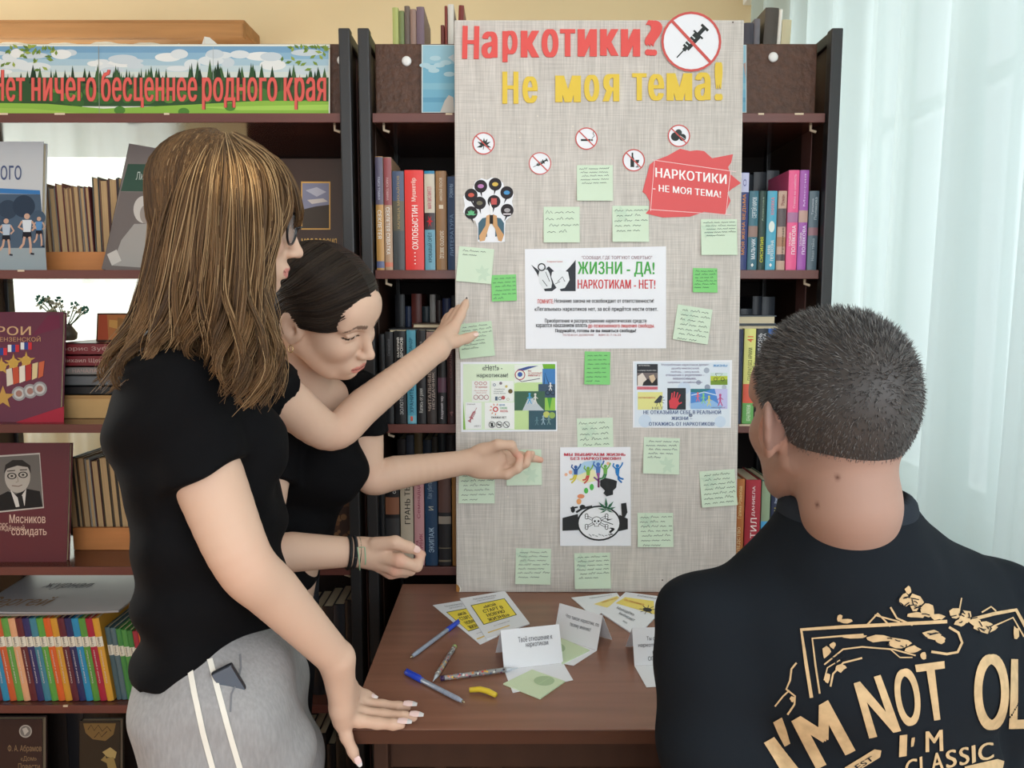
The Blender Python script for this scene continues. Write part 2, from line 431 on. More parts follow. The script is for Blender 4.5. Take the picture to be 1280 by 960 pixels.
class Head:
    """a head in its own frame (x forward, y left, z up; eyes at z = 0)"""
    def __init__(s, c, f, u, sc=1.0): s.c = np.array(c, float); s.B = basis(f, u); s.sc = sc
    def w(s, p): return s.c+s.B @ (np.array(p, float)*s.sc)
    def loc(s, V): return ((V-s.c) @ s.B)/s.sc
    def build(s, g, ears=(1, 1), out=0.0):
        k = s.sc; B = s.B
        E = lambda c, r, kk=.012, op='add', M=None: g.ell(s.w(c), np.array(r)*k, B if M is None else B @ M, kk*k, op)
        C = lambda a, b, ra, rb, kk=.01, op='add': g.cone(s.w(a), s.w(b), ra*k, rb*k, kk*k, op)
        E((-.012, 0, .030), (.094, .073, .078), 0)
        E((-.030, 0, .000), (.070, .064, .070), .02)
        E((.034, 0, -.030), (.054, .058, .075), .02)
        E((.030, 0, -.066), (.050, .046, .036), .02)
        C((-.008, .052, -.052), (.050, .026, -.092), .014, .014, .025)
        C((-.008, -.052, -.052), (.050, -.026, -.092), .014, .014, .025)
        E((.070, 0, -.094), (.016, .018, .015), .022)
        E((.070, 0, .035), (.020, .050, .030), .03)
        for y in (1, -1):
            E((.058, y*.036, -.030), (.026, .022, .022), .02)
            C((.079, y*.016, .016), (.068, y*.046, .018), .009, .008, .014)
            E((.088, y*.031, -.001), (.012, .015, .011), .014, 'sub')
            E((.0685, y*.031, -.001), (.0135, .0135, .0135), .003)
            C((.0795, y*.018, .0035), (.0785, y*.044, .0035), .0045, .0035, .004)
            C((.0785, y*.019, -.0075), (.0765, y*.043, -.007), .0035, .003, .004)
        C((.082, 0, .010), (.103, 0, -.034), .0065, .0085, .012)
        E((.106, 0, -.039), (.0095, .0095, .0085), .006)
        for y in (1, -1):
            E((.096, y*.0105, -.0425), (.010, .0065, .0065), .006)
            E((.099, y*.006, -.0495), (.005, .0028, .003), .002, 'sub')
        E((.078, 0, -.070), (.017, .030, .020), .014)
        C((.0925, .010, -.0645), (.0925, -.010, -.0645), .0055, .0055, .004)
        C((.0865, .022, -.0690), (.0925, .008, -.0650), .003, .005, .004)
        C((.0865, -.022, -.0690), (.0925, -.008, -.0650), .003, .005, .004)
        C((.0905, .011, -.0760), (.0905, -.011, -.0760), .0062, .0062, .004)
        C((.097, .020, -.0705), (.099, 0, -.0700), .0012, .0016, .002, 'sub')
        C((.097, -.020, -.0705), (.099, 0, -.0700), .0012, .0016, .002, 'sub')
        E((.090, 0, -.0855), (.004, .016, .004), .006, 'sub')
        for y, on in ((1, ears[0]), (-1, ears[1])):
            if not on: continue
            a = (R(22)+out*30)*y; ca, sa = cos(a), sin(a); t = R(-12)
            Mz = np.array([[ca, -sa, 0], [sa, ca, 0], [0, 0, 1]])
            Mz = np.array([[cos(a), sin(a), 0], [-sin(a), cos(a), 0], [0, 0, 1]]) @ np.array([[cos(t), 0, sin(t)], [0, 1, 0], [-sin(t), 0, cos(t)]])
            E((-.014, y*(.077+out), -.014), (.0185, .0075, .031), .005, 'add', Mz)
            E((-.006, y*(.071+out*.5), -.020), (.016, .010+out*.5, .022), .008, 'add')
            E((-.010, y*(.084+out), -.012), (.0105, .006, .019), .004, 'sub', Mz)
            E((-.006, y*(.080+out), -.018), (.006, .008, .007), .003, 'sub')
            E((-.008, y*(.075+out*.8), -.041), (.007, .005, .008), .005)
    def paint(s, V, col, brow=(70, 52, 40), lip=(186, 112, 104), iris=(60, 50, 40), open_=.35):
        q = s.loc(V); x, y, z = q.T
        front = x > .05
        def mixin(mask, c):
            mask = np.clip(mask, 0, 1)[:, None]; col[:] = col*(1-mask)+np.array(lin(c)[:3])*mask
        # lips
        zc = -.0705; hw = .0235
        up = (z < zc+.0085*np.sqrt(np.clip(1-(y/hw)**2, 0, 1))) & (z > zc-.0105*np.sqrt(np.clip(1-(y/hw)**2, 0, 1))) & front & (x > .082)
        mixin(up*.75, lip)
        mixin((np.abs(z-zc) < .0012) & (np.abs(y) < hw) & front & (x > .08), (120, 66, 60))
        # brows
        ay = np.abs(y); zb = .0195+.006*np.clip((ay-.012)/.026, 0, 1)-.012*np.clip((ay-.038)/.016, 0, 1)
        mixin(((np.abs(z-zb) < .0036-.0022*np.clip((ay-.03)/.02, 0, 1)) & (ay > .012) & (ay < .054) & front)*.85, brow)
        # eyes: white, iris and lash line
        e = np.hypot((ay-.031)/.0125, (z+.002)/(.0058*open_/.35))
        mixin((e < 1) & (x > .07), (222, 216, 210))
        mixin((np.hypot(ay-.031, z+.0025) < .0056) & (e < 1) & (x > .07), iris)
        mixin((e > .85) & (e < 1.35) & (z > -.004) & (x > .066), (44, 32, 28))
        mixin(np.clip(1-np.hypot((ay-.042)/.022, (z+.035)/.022), 0, 1)*front*.12, (214, 120, 104))

def hand(g, wrist, palm_c, roots, fingers, wr=.024, pr=(.040, .014, .042), PB=None, thumb=None, k=.008):
    """palm ellipsoid between wrist and knuckles, one tapering chain per digit"""
    if PB is not None: g.ell(palm_c, pr, PB, .012)
    for r in roots: g.cone(wrist, r, wr*.62, .0105, .014)
    for ch, rd in fingers: g.chain(ch, rd, .0045)
    if thumb: g.chain(thumb[0], thumb[1], .010)

def strands(name, guides, n, rad, rnd, mats_col, parent, seg=16, skull=None, spread=.006, clump=.5, sheet=True, m=None, taper=.35, depth=.012, wave=.004):
    """hair: strands interpolated across ordered guide curves (each a list of 3-D points)"""
    Gd = []
    for gp in guides:
        gp = np.array([tuple(p) for p in gp], float)
        # catmull-rom resample
        t = np.linspace(0, len(gp)-1, seg); i = np.clip(t.astype(int), 0, len(gp)-2); f = (t-i)[:, None]
        p0 = gp[np.maximum(i-1, 0)]; p1 = gp[i]; p2 = gp[i+1]; p3 = gp[np.minimum(i+2, len(gp)-1)]
        Gd.append(.5*((2*p1)+(-p0+p2)*f+(2*p0-5*p1+4*p2-p3)*f**2+(-p0+3*p1-3*p2+p3)*f**3))
    Gd = np.array(Gd); ng = len(Gd)
    def at(u):
        i = np.clip(np.floor(u).astype(int), 0, ng-2); f = (u-i)[:, None, None]
        p0 = Gd[np.maximum(i-1, 0)]; p1 = Gd[i]; p2 = Gd[i+1]; p3 = Gd[np.minimum(i+2, ng-1)]
        return .5*((2*p1)+(-p0+p2)*f+(2*p0-5*p1+4*p2-p3)*f**2+(-p0+3*p1-3*p2+p3)*f**3)
    V = []; Q = []; Cc = []
    u = np.random.rand(n)*(ng-1)
    lock = np.floor(u*7)/7+1/14
    w = np.linspace(0, 1, seg)[None, :, None]
    pts = at(u)*(1-clump*w)+at(np.clip(lock, 0, ng-1))*(clump*w)
    rv = np.random.normal(size=(n, 1, 3)); rv /= np.linalg.norm(rv, axis=2, keepdims=True)
    pts = pts+rv*spread*(.35+.65*w)*np.random.rand(n, 1, 1)
    cen = Gd.mean(axis=(0, 1))
    inw = cen-pts; inw /= np.linalg.norm(inw, axis=2, keepdims=True)
    pts = pts+inw*depth*np.random.rand(n, 1, 1)**1.5
    ph = (lock*37.7 % 6.28)[:, None]; s = np.linspace(0, 1, seg)[None, :]
    pts[:, :, 0] += wave*s**1.4*np.sin(s*13+ph); pts[:, :, 1] += wave*s**1.4*np.cos(s*11+ph*1.7)
    ln = .72+.28*np.random.rand(n)          # uneven ends
    tt = np.linspace(0, 1, seg)[None, :]*ln[:, None]*(seg-1)
    ii = np.clip(tt.astype(int), 0, seg-2); ff = (tt-ii)[:, :, None]
    rows = np.arange(n)[:, None]
    pts = pts[rows, ii]*(1-ff)+pts[rows, ii+1]*ff
    def push(p, k):
        for c_, B_, r_ in (skull or ()):
            q = ((p-c_) @ B_)/(r_*k); L = np.linalg.norm(q, axis=-1, keepdims=True); p = np.where(L < 1, c_+((q/np.maximum(L, 1e-6))*(r_*k)) @ B_.T, p)
        return p
    pts = push(pts, 1.0+.05*np.random.rand(n, 1, 1))
    T = np.gradient(pts, axis=1); T /= np.maximum(np.linalg.norm(T, axis=2, keepdims=True), 1e-9)
    ref = np.array([.3, -.9, .25]); A = np.cross(T, ref); A /= np.maximum(np.linalg.norm(A, axis=2, keepdims=True), 1e-6); Bn = np.cross(T, A)
    rr = rad*(.7+.6*np.random.rand(n, 1, 1))*(1-(1-taper)*np.linspace(0, 1, seg)[None, :, None]**2)
    ring = [pts+A*rr*1.5, pts+Bn*rr, pts-A*rr*1.5]
    V = np.stack(ring, 2).reshape(-1, 3)      # n,seg,3
    base = (np.arange(n)[:, None]*seg+np.arange(seg-1)[None, :])*3
    q = []
    for a, b in ((0, 1), (1, 2), (2, 0)): q.append(np.stack([base+a, base+b, base+3+b, base+3+a], -1).reshape(-1, 4))
    Q = np.vstack(q)
    c0 = np.array(lin(mats_col[0])[:3]); c1 = np.array(lin(mats_col[1])[:3])
    mixv = np.clip(.5*np.random.rand(n)+.5*(np.sin(lock*53.1)*.5+.5), 0, 1)[:, None, None]*np.ones((n, seg*3, 1))
    Cc = (c0*(1-mixv)+c1*mixv).reshape(-1, 3)
    if sheet:
        us = np.linspace(0, ng-1, (ng-1)*5+1); sh = at(us); inw = cen-sh; inw /= np.linalg.norm(inw, axis=2, keepdims=True)
        sh = sh+inw*depth*.8; nu = len(us); o = len(V); L = int(seg*.86)
        sh = push(sh[:, :L], 1.0); V = np.vstack([V, sh.reshape(-1, 3)])
        b = o+np.arange(nu-1)[:, None]*L+np.arange(L-1)[None, :]
        Q = np.vstack([Q, np.stack([b, b+1, b+L+1, b+L], -1).reshape(-1, 4)])
        Cc = np.vstack([Cc, np.tile(c0*.8, (nu*L, 1))])
    return V, Q, Cc
def body_mesh(name, parts, m, parent=None):
    """parts: list of (V,Q,col) joined into one mesh"""
    o = 0; Vs = []; Qs = []; Cs = []
    for V, Q, c in parts:
        Vs.append(V); Qs.append(Q+o); Cs.append(c); o += len(V)
    return mesh_np(name, np.vstack(Vs), np.vstack(Qs), m, parent, True, None, np.vstack(Cs))
def project_part(name, shapes, bvh, parent, lift=.0016, emax=5.0):
    """prints and trims that lie on a cloth surface: outlines given in photo pixels land on the surface itself"""
    b = MB()
    for (V, Fs), m in shapes:
        V, Fs = refine(V, Fs, emax)
        pts = []; ok = []
        for x, y in V:
            d = cam_dir(x, y).normalized(); h = bvh.ray_cast(C0, d)
            if h[0] is None: ok.append(False); pts.append((0, 0, 0))
            else:
                nn = h[1] if h[1].dot(d) < 0 else -h[1]
                ok.append(True); pts.append(h[0]+nn*lift)
        Fs = [f for f in Fs if all(ok[i] for i in f) and max((Vector(pts[f[0]])-Vector(pts[f[1]])).length, (Vector(pts[f[1]])-Vector(pts[f[2]])).length) < .03]
        b.add(pts, Fs, m)
    return b.build(name, parent)
# ------------------------------------------------------------------ the room
def struct(o): o['kind'] = 'structure'; return o
def nodes_mat(name, fn):
    m = bpy.data.materials.new(name); m.use_nodes = True; nt = m.node_tree; fn(nt, nt.nodes['Principled BSDF'], lambda a, b: nt.links.new(a, b)); return m
def parquet(nt, b, L):
    tc = nt.nodes.new('ShaderNodeTexCoord'); br = nt.nodes.new('ShaderNodeTexBrick'); br.offset = .5
    mp = nt.nodes.new('ShaderNodeMapping'); mp.inputs['Rotation'].default_value = (0, 0, R(40)); L(tc.outputs['Object'], mp.inputs[0]); L(mp.outputs[0], br.inputs['Vector'])
    br.inputs['Scale'].default_value = 2.2; br.inputs['Mortar Size'].default_value = .008
    br.inputs['Color1'].default_value = lin((206, 150, 96)); br.inputs['Color2'].default_value = lin((176, 118, 70)); br.inputs['Mortar'].default_value = lin((110, 70, 42))
    L(br.outputs['Color'], b.inputs['Base Color']); b.inputs['Roughness'].default_value = .4
M_FLOOR = nodes_mat('parquet', parquet)
M_WALL = mat((244, 222, 180), .8, .15, key='painted_wall', noise=((1.2, 1.2, 1.2), .05))
M_WALL2 = mat((226, 226, 222), .8, .15, key='white_wall')
M_WALLPAPER = mat((222, 190, 140), .8, .15, key='wallpaper', noise=((9, 9, 9), .10))
M_CEIL = mat((240, 238, 230), .85, .1, key='ceiling_paint')
YB, XR = 4.1, 1.22
b = MB(); b.box(-4.5, 1.9, -2.6, YB+.2, -.06, 0, M_FLOOR); struct(b.build('floor'))
b = MB(); b.box(-4.5, 1.9, -2.6, YB+.2, 3.0, 3.08, M_CEIL); struct(b.build('ceiling'))
# back wall with the opening of its window
b = MB(); wx0, wx1, wz0, wz1 = -3.35, -1.72, .82, 2.55
b.box(-4.5, wx0, YB, YB+.2, 0, 3, M_WALL); b.box(wx1, 1.9, YB, YB+.2, 0, 3, M_WALL)
b.box(wx0, wx1, YB, YB+.2, wz1, 3, M_WALL); b.box(wx0, wx1, YB, YB+.2, 0, wz0, M_WALLPAPER); struct(b.build('wall_back'))
b = MB(); b.box(-4.6, -4.5, -2.6, 1.7, 0, 3, M_WALL2); b.box(-4.6, -4.5, 3.8, YB+.2, 0, 3, M_WALL2); b.box(-4.6, -4.5, 1.7, 3.8, 0, .8, M_WALL2); b.box(-4.6, -4.5, 1.7, 3.8, 2.7, 3, M_WALL2); struct(b.build('wall_left'))  # opening added for the left fill light
b = MB(); b.box(-4.6, 1.9, -2.7, -2.6, 0, .85, M_WALL2); b.box(-4.6, 1.9, -2.7, -2.6, 2.75, 3, M_WALL2)  # gaps above the low wall added to let fill light in
for xx in (-4.6, -2.5, -.5, 1.6): b.box(xx, xx+.3, -2.7, -2.6, .85, 2.75, M_WALL2)
struct(b.build('wall_rear'))
# right wall: opening of the big window, another added for the side fill
b = MB(); ry0, ry1, rz0, rz1 = .2, 3.5, .7, 2.7
b.box(XR+.25, XR+.45, ry1, YB+.2, 0, 3, M_WALL2); b.box(XR+.25, XR+.45, -.05, ry0, 0, 3, M_WALL2); b.box(XR+.25, XR+.45, -2.6, -1.75, 0, 3, M_WALL2); b.box(XR+.25, XR+.45, -1.75, -.05, 0, rz0, M_WALL2); b.box(XR+.25, XR+.45, -1.75, -.05, rz1, 3, M_WALL2)
b.box(XR+.25, XR+.45, ry0, ry1, 0, rz0, M_WALL2); b.box(XR+.25, XR+.45, ry0, ry1, rz1, 3, M_WALL2); struct(b.build('wall_right'))
M_WIN = mat((236, 238, 236), .4, .4)
def glassmat(nt, b, L):
    b.inputs['Base Color'].default_value = (1, 1, 1, 1); b.inputs['Roughness'].default_value = .0; b.inputs['Alpha'].default_value = .08
M_PANE = nodes_mat('window_glass', glassmat)
def window(name, along, a0, a1, z0, z1, off):
    root = struct(empty(name, (0, 0, 0)))
    f = MB(); g = MB(); w = .06
    def bx(mb, p0, p1, q0, q1, d0, d1, m):
        if along == 'x': mb.box(p0, p1, off+d0, off+d1, q0, q1, m, .006)
        else: mb.box(off+d0, off+d1, p0, p1, q0, q1, m, .006)
    n = 3
    for i in range(n+1):
        p = a0+(a1-a0-w)*i/n; bx(f, p, p+w, z0, z1, 0, .06, M_WIN)
    for q in (z0, z1-w, z0+(z1-z0)*.68): bx(f, a0, a1, q, q+w, .002, .058, M_WIN)
    bx(g, a0+.01, a1-.01, z0+.01, z1-.01, .028, .032, M_PANE)
    struct(f.build('window_frame', root)); struct(g.build('window_glass', root))
window('window_1', 'y', ry0, ry1, rz0, rz1, XR+.30)
window('window_2', 'x', wx0, wx1, wz0, wz1, YB+.06)
b = MB(); b.box(wx0-.05, wx1+.05, YB-.16, YB+.05, wz0-.05, wz0-.01, M_WIN, .008); struct(b.build('window_sill'))
# sheer curtains
def sheer(nt, b, L, tr=.12, c=(.66, .755, .75)):
    nt.nodes.remove(b); out = nt.nodes['Material Output']
    t = nt.nodes.new('ShaderNodeBsdfTransparent'); d = nt.nodes.new('ShaderNodeBsdfDiffuse'); l = nt.nodes.new('ShaderNodeBsdfTranslucent')
    d.inputs[0].default_value = (*c, 1); l.inputs[0].default_value = (*c, 1); t.inputs[0].default_value = (1, 1, 1, 1)
    m1 = nt.nodes.new('ShaderNodeMixShader'); m1.inputs[0].default_value = .7; L(d.outputs[0], m1.inputs[1]); L(l.outputs[0], m1.inputs[2])
    m2 = nt.nodes.new('ShaderNodeMixShader'); m2.inputs[0].default_value = tr; L(m1.outputs[0], m2.inputs[1]); L(t.outputs[0], m2.inputs[2])
    L(m2.outputs[0], out.inputs['Surface'])
M_SHEER = nodes_mat('sheer_cloth', sheer)
M_SHEER2 = nodes_mat('white_sheer_cloth', lambda nt, b, L: sheer(nt, b, L, .10, (.70, .74, .68)))
def curtain(name, along, a0, a1, z0, z1, off, amp, per, m, label, cat, rnd, group=None):
    n = int(abs(a1-a0)/per*20); nz = 8
    u = np.linspace(0, 1, n); ph = np.cumsum(np.random.uniform(.55, 1.5, n)); ph = ph/ph[-1]*abs(a1-a0)/per*2*pi
    prof = amp*(np.sin(ph)+.22*np.sin(3*ph+.6)+.45*np.sin(ph*.37+1.3))
    V = []
    for j in range(nz+1):
        t = j/nz; z = z1+(z0-z1)*t
        for i in range(n):
            a = a0+(a1-a0)*u[i]+.01*t*sin(ph[i]*.5); o = off+prof[i]*(.7+.45*t)
            V.append((a, o, z) if along == 'x' else (o, a, z))
    Fs = [(j*n+i, j*n+i+1, (j+1)*n+i+1, (j+1)*n+i) for j in range(nz) for i in range(n-1)]
    o = mesh_np(name, V, Fs, m, None, True); props(o, label, cat, group); return o
rnd = random.Random(3)
curtain('sheer_curtain', 'y', 4.0, 2.02, .03, 2.86, XR-.05, .055, .26, M_SHEER, 'white sheer curtain hanging between the bookcase end and the far corner', 'curtain', rnd)
curtain('sheer_curtain', 'y', 2.16, .25, .03, 2.86, XR-.10, .095, .36, M_SHEER, 'white sheer curtain with deep folds beside the seated boy', 'curtain', rnd)
curtain('sheer_curtain', 'x', -3.5, -1.62, .06, 2.63, YB-.20, .024, .22, M_SHEER2, 'sheer curtain glowing behind the open shelves on the left', 'curtain', rnd)
M_OAK = mat((176, 128, 80), .5, .3, noise=((2, 30, 30), .12))
b = MB(); b.box(-3.7, -1.28, YB-.26, YB-.03, 2.655, 2.72, M_OAK, .008); b.box(-3.7, -1.28, YB-.28, YB-.24, 2.63, 2.70, M_OAK, .008)
props(b.build('curtain_cornice'), 'wooden curtain cornice on the back wall above the banner', 'cornice')
b = MB(); b.box(XR-.06, XR+.02, .1, 4.05, 2.86, 2.90, M_WIN, .008); props(b.build('curtain_rail'), 'white curtain rail carrying the sheer curtains on the right', 'curtain rail')

# ------------------------------------------------------------------ bookcases
YF = 1.68; DEP = .40
SZ = [1.770, 1.441, 1.103, .778, .450, .120]     # tops of the shelves
M_SHELF = mat((88, 52, 43), .14, .6, noise=((3, 24, 24), .16), key='brown_shelf')
M_SHELFEDGE = mat((104, 62, 56), .35, .4, noise=((3, 30, 30), .14))
M_STEEL = mat((38, 38, 40), .42, .5)
M_PANEL = mat((64, 44, 34), .5, .3, noise=((12, 12, 4), .2))
M_PINK = mat((120, 82, 76), .5, .3)
M_CHIP = mat((214, 196, 170), .8, .1)
M_BACK = mat((40, 32, 30), .6, .2, noise=((3, 3, 12), .1))
def bookcase(x0, x1, label, back0):
    root = empty('bookcase', ((x0+x1)/2, YF, 0), (0, 0, 0), label, 'bookcase'); cx = (x0+x1)/2
    def fin(mb, name, par=root):
        mb.v = [(v[0]-cx, v[1]-YF, v[2]) for v in mb.v]; return mb.build(name, par)
    for z in SZ:
        s = MB(); s.box(x0+.026, x1-.026, YF+.004, YF+DEP-.004, z-.018, z, M_SHELF, .002); s.box(x0+.026, x1-.026, YF, YF+.004, z-.0185, z+.0005, M_SHELFEDGE, .001)
        for k in range(3):
            xx = x0+.06+rnd.random()*(x1-x0-.12); s.box(xx, xx+rnd.uniform(.01, .03), YF-.0004, YF+.003, z-.003, z+.0008, M_CHIP)
        so = fin(s, 'shelf')
        h = MB()
        for xx in (x0+.045, x1-.045): h.tube([(xx, YF+.03, z-.018), (xx, YF+.03, z-.028), (xx+.012, YF+.03, z-.032)], .003, M_CHIP, 6)
        h.v = [(v[0]-cx, v[1]-YF, v[2]) for v in h.v]; h.build('shelf_bracket', so)
    for e, (xa, xb) in enumerate(((x0, x0+.024), (x1-.024, x1))):
        fr = MB()
        fr.box(xa, xb, YF-.012, YF+.014, 0, 1.940, M_STEEL, .003); fr2 = MB()
        fr2.box(xa, xb, YF+DEP-.02, YF+DEP+.006, 0, 1.940, M_STEEL, .003)
        fin(fr, 'post'); fin(fr2, 'post')
        r = MB(); r.box(xa+.002, xb-.002, YF+.014, YF+DEP-.02, 1.914, 1.938, M_STEEL, .003); fin(r, 'top_rail')
        r = MB(); r.box(xa+.002, xb-.002, YF+.014, YF+DEP-.02, .04, .064, M_STEEL, .003); fin(r, 'bottom_rail')
        pz = MB(); pz.box(xa+.008, xb-.008, YF+.10, YF+.16, .064, 1.914, M_PINK if e else M_PANEL, .002); pz.box(xa+.010, xb-.010, YF+.014, YF+DEP-.02, .064, 1.914, M_PANEL); fin(pz, 'end_panel')
    k = MB(); k.box(back0, x1-.001, YF+DEP+.0065, YF+DEP+.0125, .1, 1.90, M_BACK); fin(k, 'dark_backing')  # dark sheet added so the open compartments look dark inside
    return root
bookcase(-1.365, -.338, 'brown and black steel bookcase with the landscape banner along its top', -.70)
bookcase(-.322, .690, 'brown and black steel bookcase standing behind the display board', -.321)

# textured header panels that stand on the top shelves
M_HEAD = mat((84, 56, 42), .5, .4, bump=((70, 70, 70), .9, .004), noise=((60, 60, 60), .25), key='embossed_brown')
M_WHITE = mat((236, 236, 234), .5, .4)
def header(x0, x1, z0, z1, label, knobs):
    r = empty('header_panel', ((x0+x1)/2, YF+.035, z0), (0, 0, 0), label, 'header panel')
    w = (x1-x0)/2
    p = MB(); p.box(-w, w, 0, .012, .001, z1-z0, M_HEAD, .002); p.build('panel', r)
    for kx, kz in knobs:
        q = MB(); q.lathe([(.001, 0), (.010, 0), (.0105, .003), (.008, .0055), (.001, .006)], M_WHITE, 18, Matrix.Translation((kx-(x0+x1)/2, 0, kz-z0)) @ Matrix.Rotation(pi/2, 4, 'X'))
        q.build('round_magnet', r, True)
    return r
kn = P(508, 76, YF+.03); kr = P(967, 71, YF+.03); kl = P(427, 75, YF+.03)
header(-1.33, -.366, SZ[0], SZ[0]+.153, 'long embossed brown panel behind the landscape banner', [(kl.x, kl.z)])
header(-.294, .655, SZ[0], SZ[0]+.153, 'embossed brown panel on the top shelf behind the display board', [(kn.x, kn.z), (kr.x, kr.z)])
# ------------------------------------------------------------------ books
ORD = ['first', 'second', 'third', 'fourth', 'fifth', 'sixth', 'seventh', 'eighth', 'ninth', 'tenth', 'eleventh', 'twelfth', 'thirteenth', 'fourteenth', 'fifteenth', 'sixteenth', 'seventeenth', 'eighteenth', 'nineteenth', 'twentieth']
M_PAGES = mat((222, 208, 178), .85, .1, noise=((4, 4, 300), .08), key='page_edges')
M_PAGES_OLD = mat((190, 160, 120), .85, .1, noise=((300, 4, 4), .12), key='old_page_edges')
def cover_mat(c, rough=.38): return mat(c, rough, .4)
def book(x0, x1, z0, h, dep, Y, color, label, group, bands=(), titles=(), tilt=0.0, pages=None, name='book', flipped=False, yaw=0.0):
    """a standing book, spine to the front; bands=(f0,f1,colour) and titles=(text,f0,f1,w0,w1,colour,dir) lie on the spine"""
    w = x1-x0
    r = empty(name, ((x0+x1)/2, Y, z0+.0005), (0, tilt, yaw), label, 'book', group)
    cm = cover_mat(color); hw = w/2; b = MB(); t = min(.0022, w*.16)
    if not flipped:
        n = 6; prof = []
        for i in range(n+1):
            a = -1+2*i/n; prof.append((a*hw, -.0022*(1-a*a)))
        V = []; Fs = []
        for (x, y) in prof: V += [(x, y, 0), (x, y, h)]
        for i in range(n): Fs.append((2*i, 2*i+2, 2*i+3, 2*i+1))
        o = len(V); V += [(-hw, t, 0), (-hw, t, h), (hw, t, 0), (hw, t, h)]
        Fs += [(o, 0, 1, o+1), (2*n, o+2, o+3, 2*n+1), tuple([2*i+1 for i in range(n+1)]+[o+3, o+1]), tuple([2*i for i in range(n+1)][::-1]+[o, o+2])]
        b.add(V, Fs, cm)
        b.box(-hw, -hw+t, t, dep, 0, h, cm, .0004); b.box(hw-t, hw, t, dep, 0, h, cm, .0004)
        b.build('cover', r)
        p = MB(); p.box(-hw+t, hw-t, t, dep-.004, .003, h-.003, pages or M_PAGES); p.build('page_block', r)
    else:
        b.box(-hw, -hw+t, 0, dep, 0, h, cm, .0004); b.box(hw-t, hw, 0, dep, 0, h, cm, .0004); b.box(-hw, hw, dep-t, dep, 0, h, cm)
        b.build('cover', r)
        p = MB(); p.box(-hw+t, hw-t, .003, dep-t, .003, h-.003, pages or M_PAGES_OLD); p.build('page_block', r)
    def onspine(V, e):
        a = V[:, 0]/hw
        return np.stack([V[:, 0], -.0022*(1-np.clip(a, -1, 1)**2)-e, V[:, 1]], 1)
    if bands:
        sh = []
        for f0, f1, c in bands:
            V, Fs = [], []
            for i in range(7):
                x = (-1+i/3)*hw*.995; V += [(x, f0*h), (x, f1*h)]
            for i in range(6): Fs.append((2*i, 2*i+2, 2*i+3, 2*i+1))
            sh.append(((np.array(V), Fs), cover_mat(c)))
        flat_part('spine_panel', sh, lambda V: onspine(V, .0003), r)
    if titles:
        sh = []
        for tx, f0, f1, w0, w1, c, d in titles:
            L = (f1-f0)*h; T = (w1-w0)*w
            V, Fs = textfit(tx, 0, 0, L, T, .012)
            if d == 'up': V = np.stack([w*(w1-.5)-V[:, 1], f0*h+V[:, 0]], 1)
            else: V = np.stack([w*(w0-.5)+V[:, 1], f1*h-V[:, 0]], 1)
            sh.append(((V, Fs), ink(c)))
        flat_part('spine_title', sh, lambda V: onspine(V, .0007), r)
    return r
def sx(px, z, Y):
    d = cam_dir(px, 480); 
    # pixel column at height z: iterate on the row
    zc = Y*cos(PITCH)+(CAM_Z-z)*sin(PITCH); return (px-640)/F*zc
def topz(py, Y): return P(640, py, Y).z
YB1 = YF+.012
def row(z, items, group, Y=YB1):
    for it in items:
        a, b_, top, col, label = it[:5]; kw = it[5] if len(it) > 5 else {}
        x0, x1 = sx(a, z, Y), sx(b_, z, Y); h = min(topz(top, Y)-z, .30)
        book(x0+.0004, x1-.0004, z, h, kw.pop('dep', .135), Y, col, label, group, **kw)
W_ = (240, 238, 232); GOLD = (206, 178, 120); GREY = (150, 152, 156)
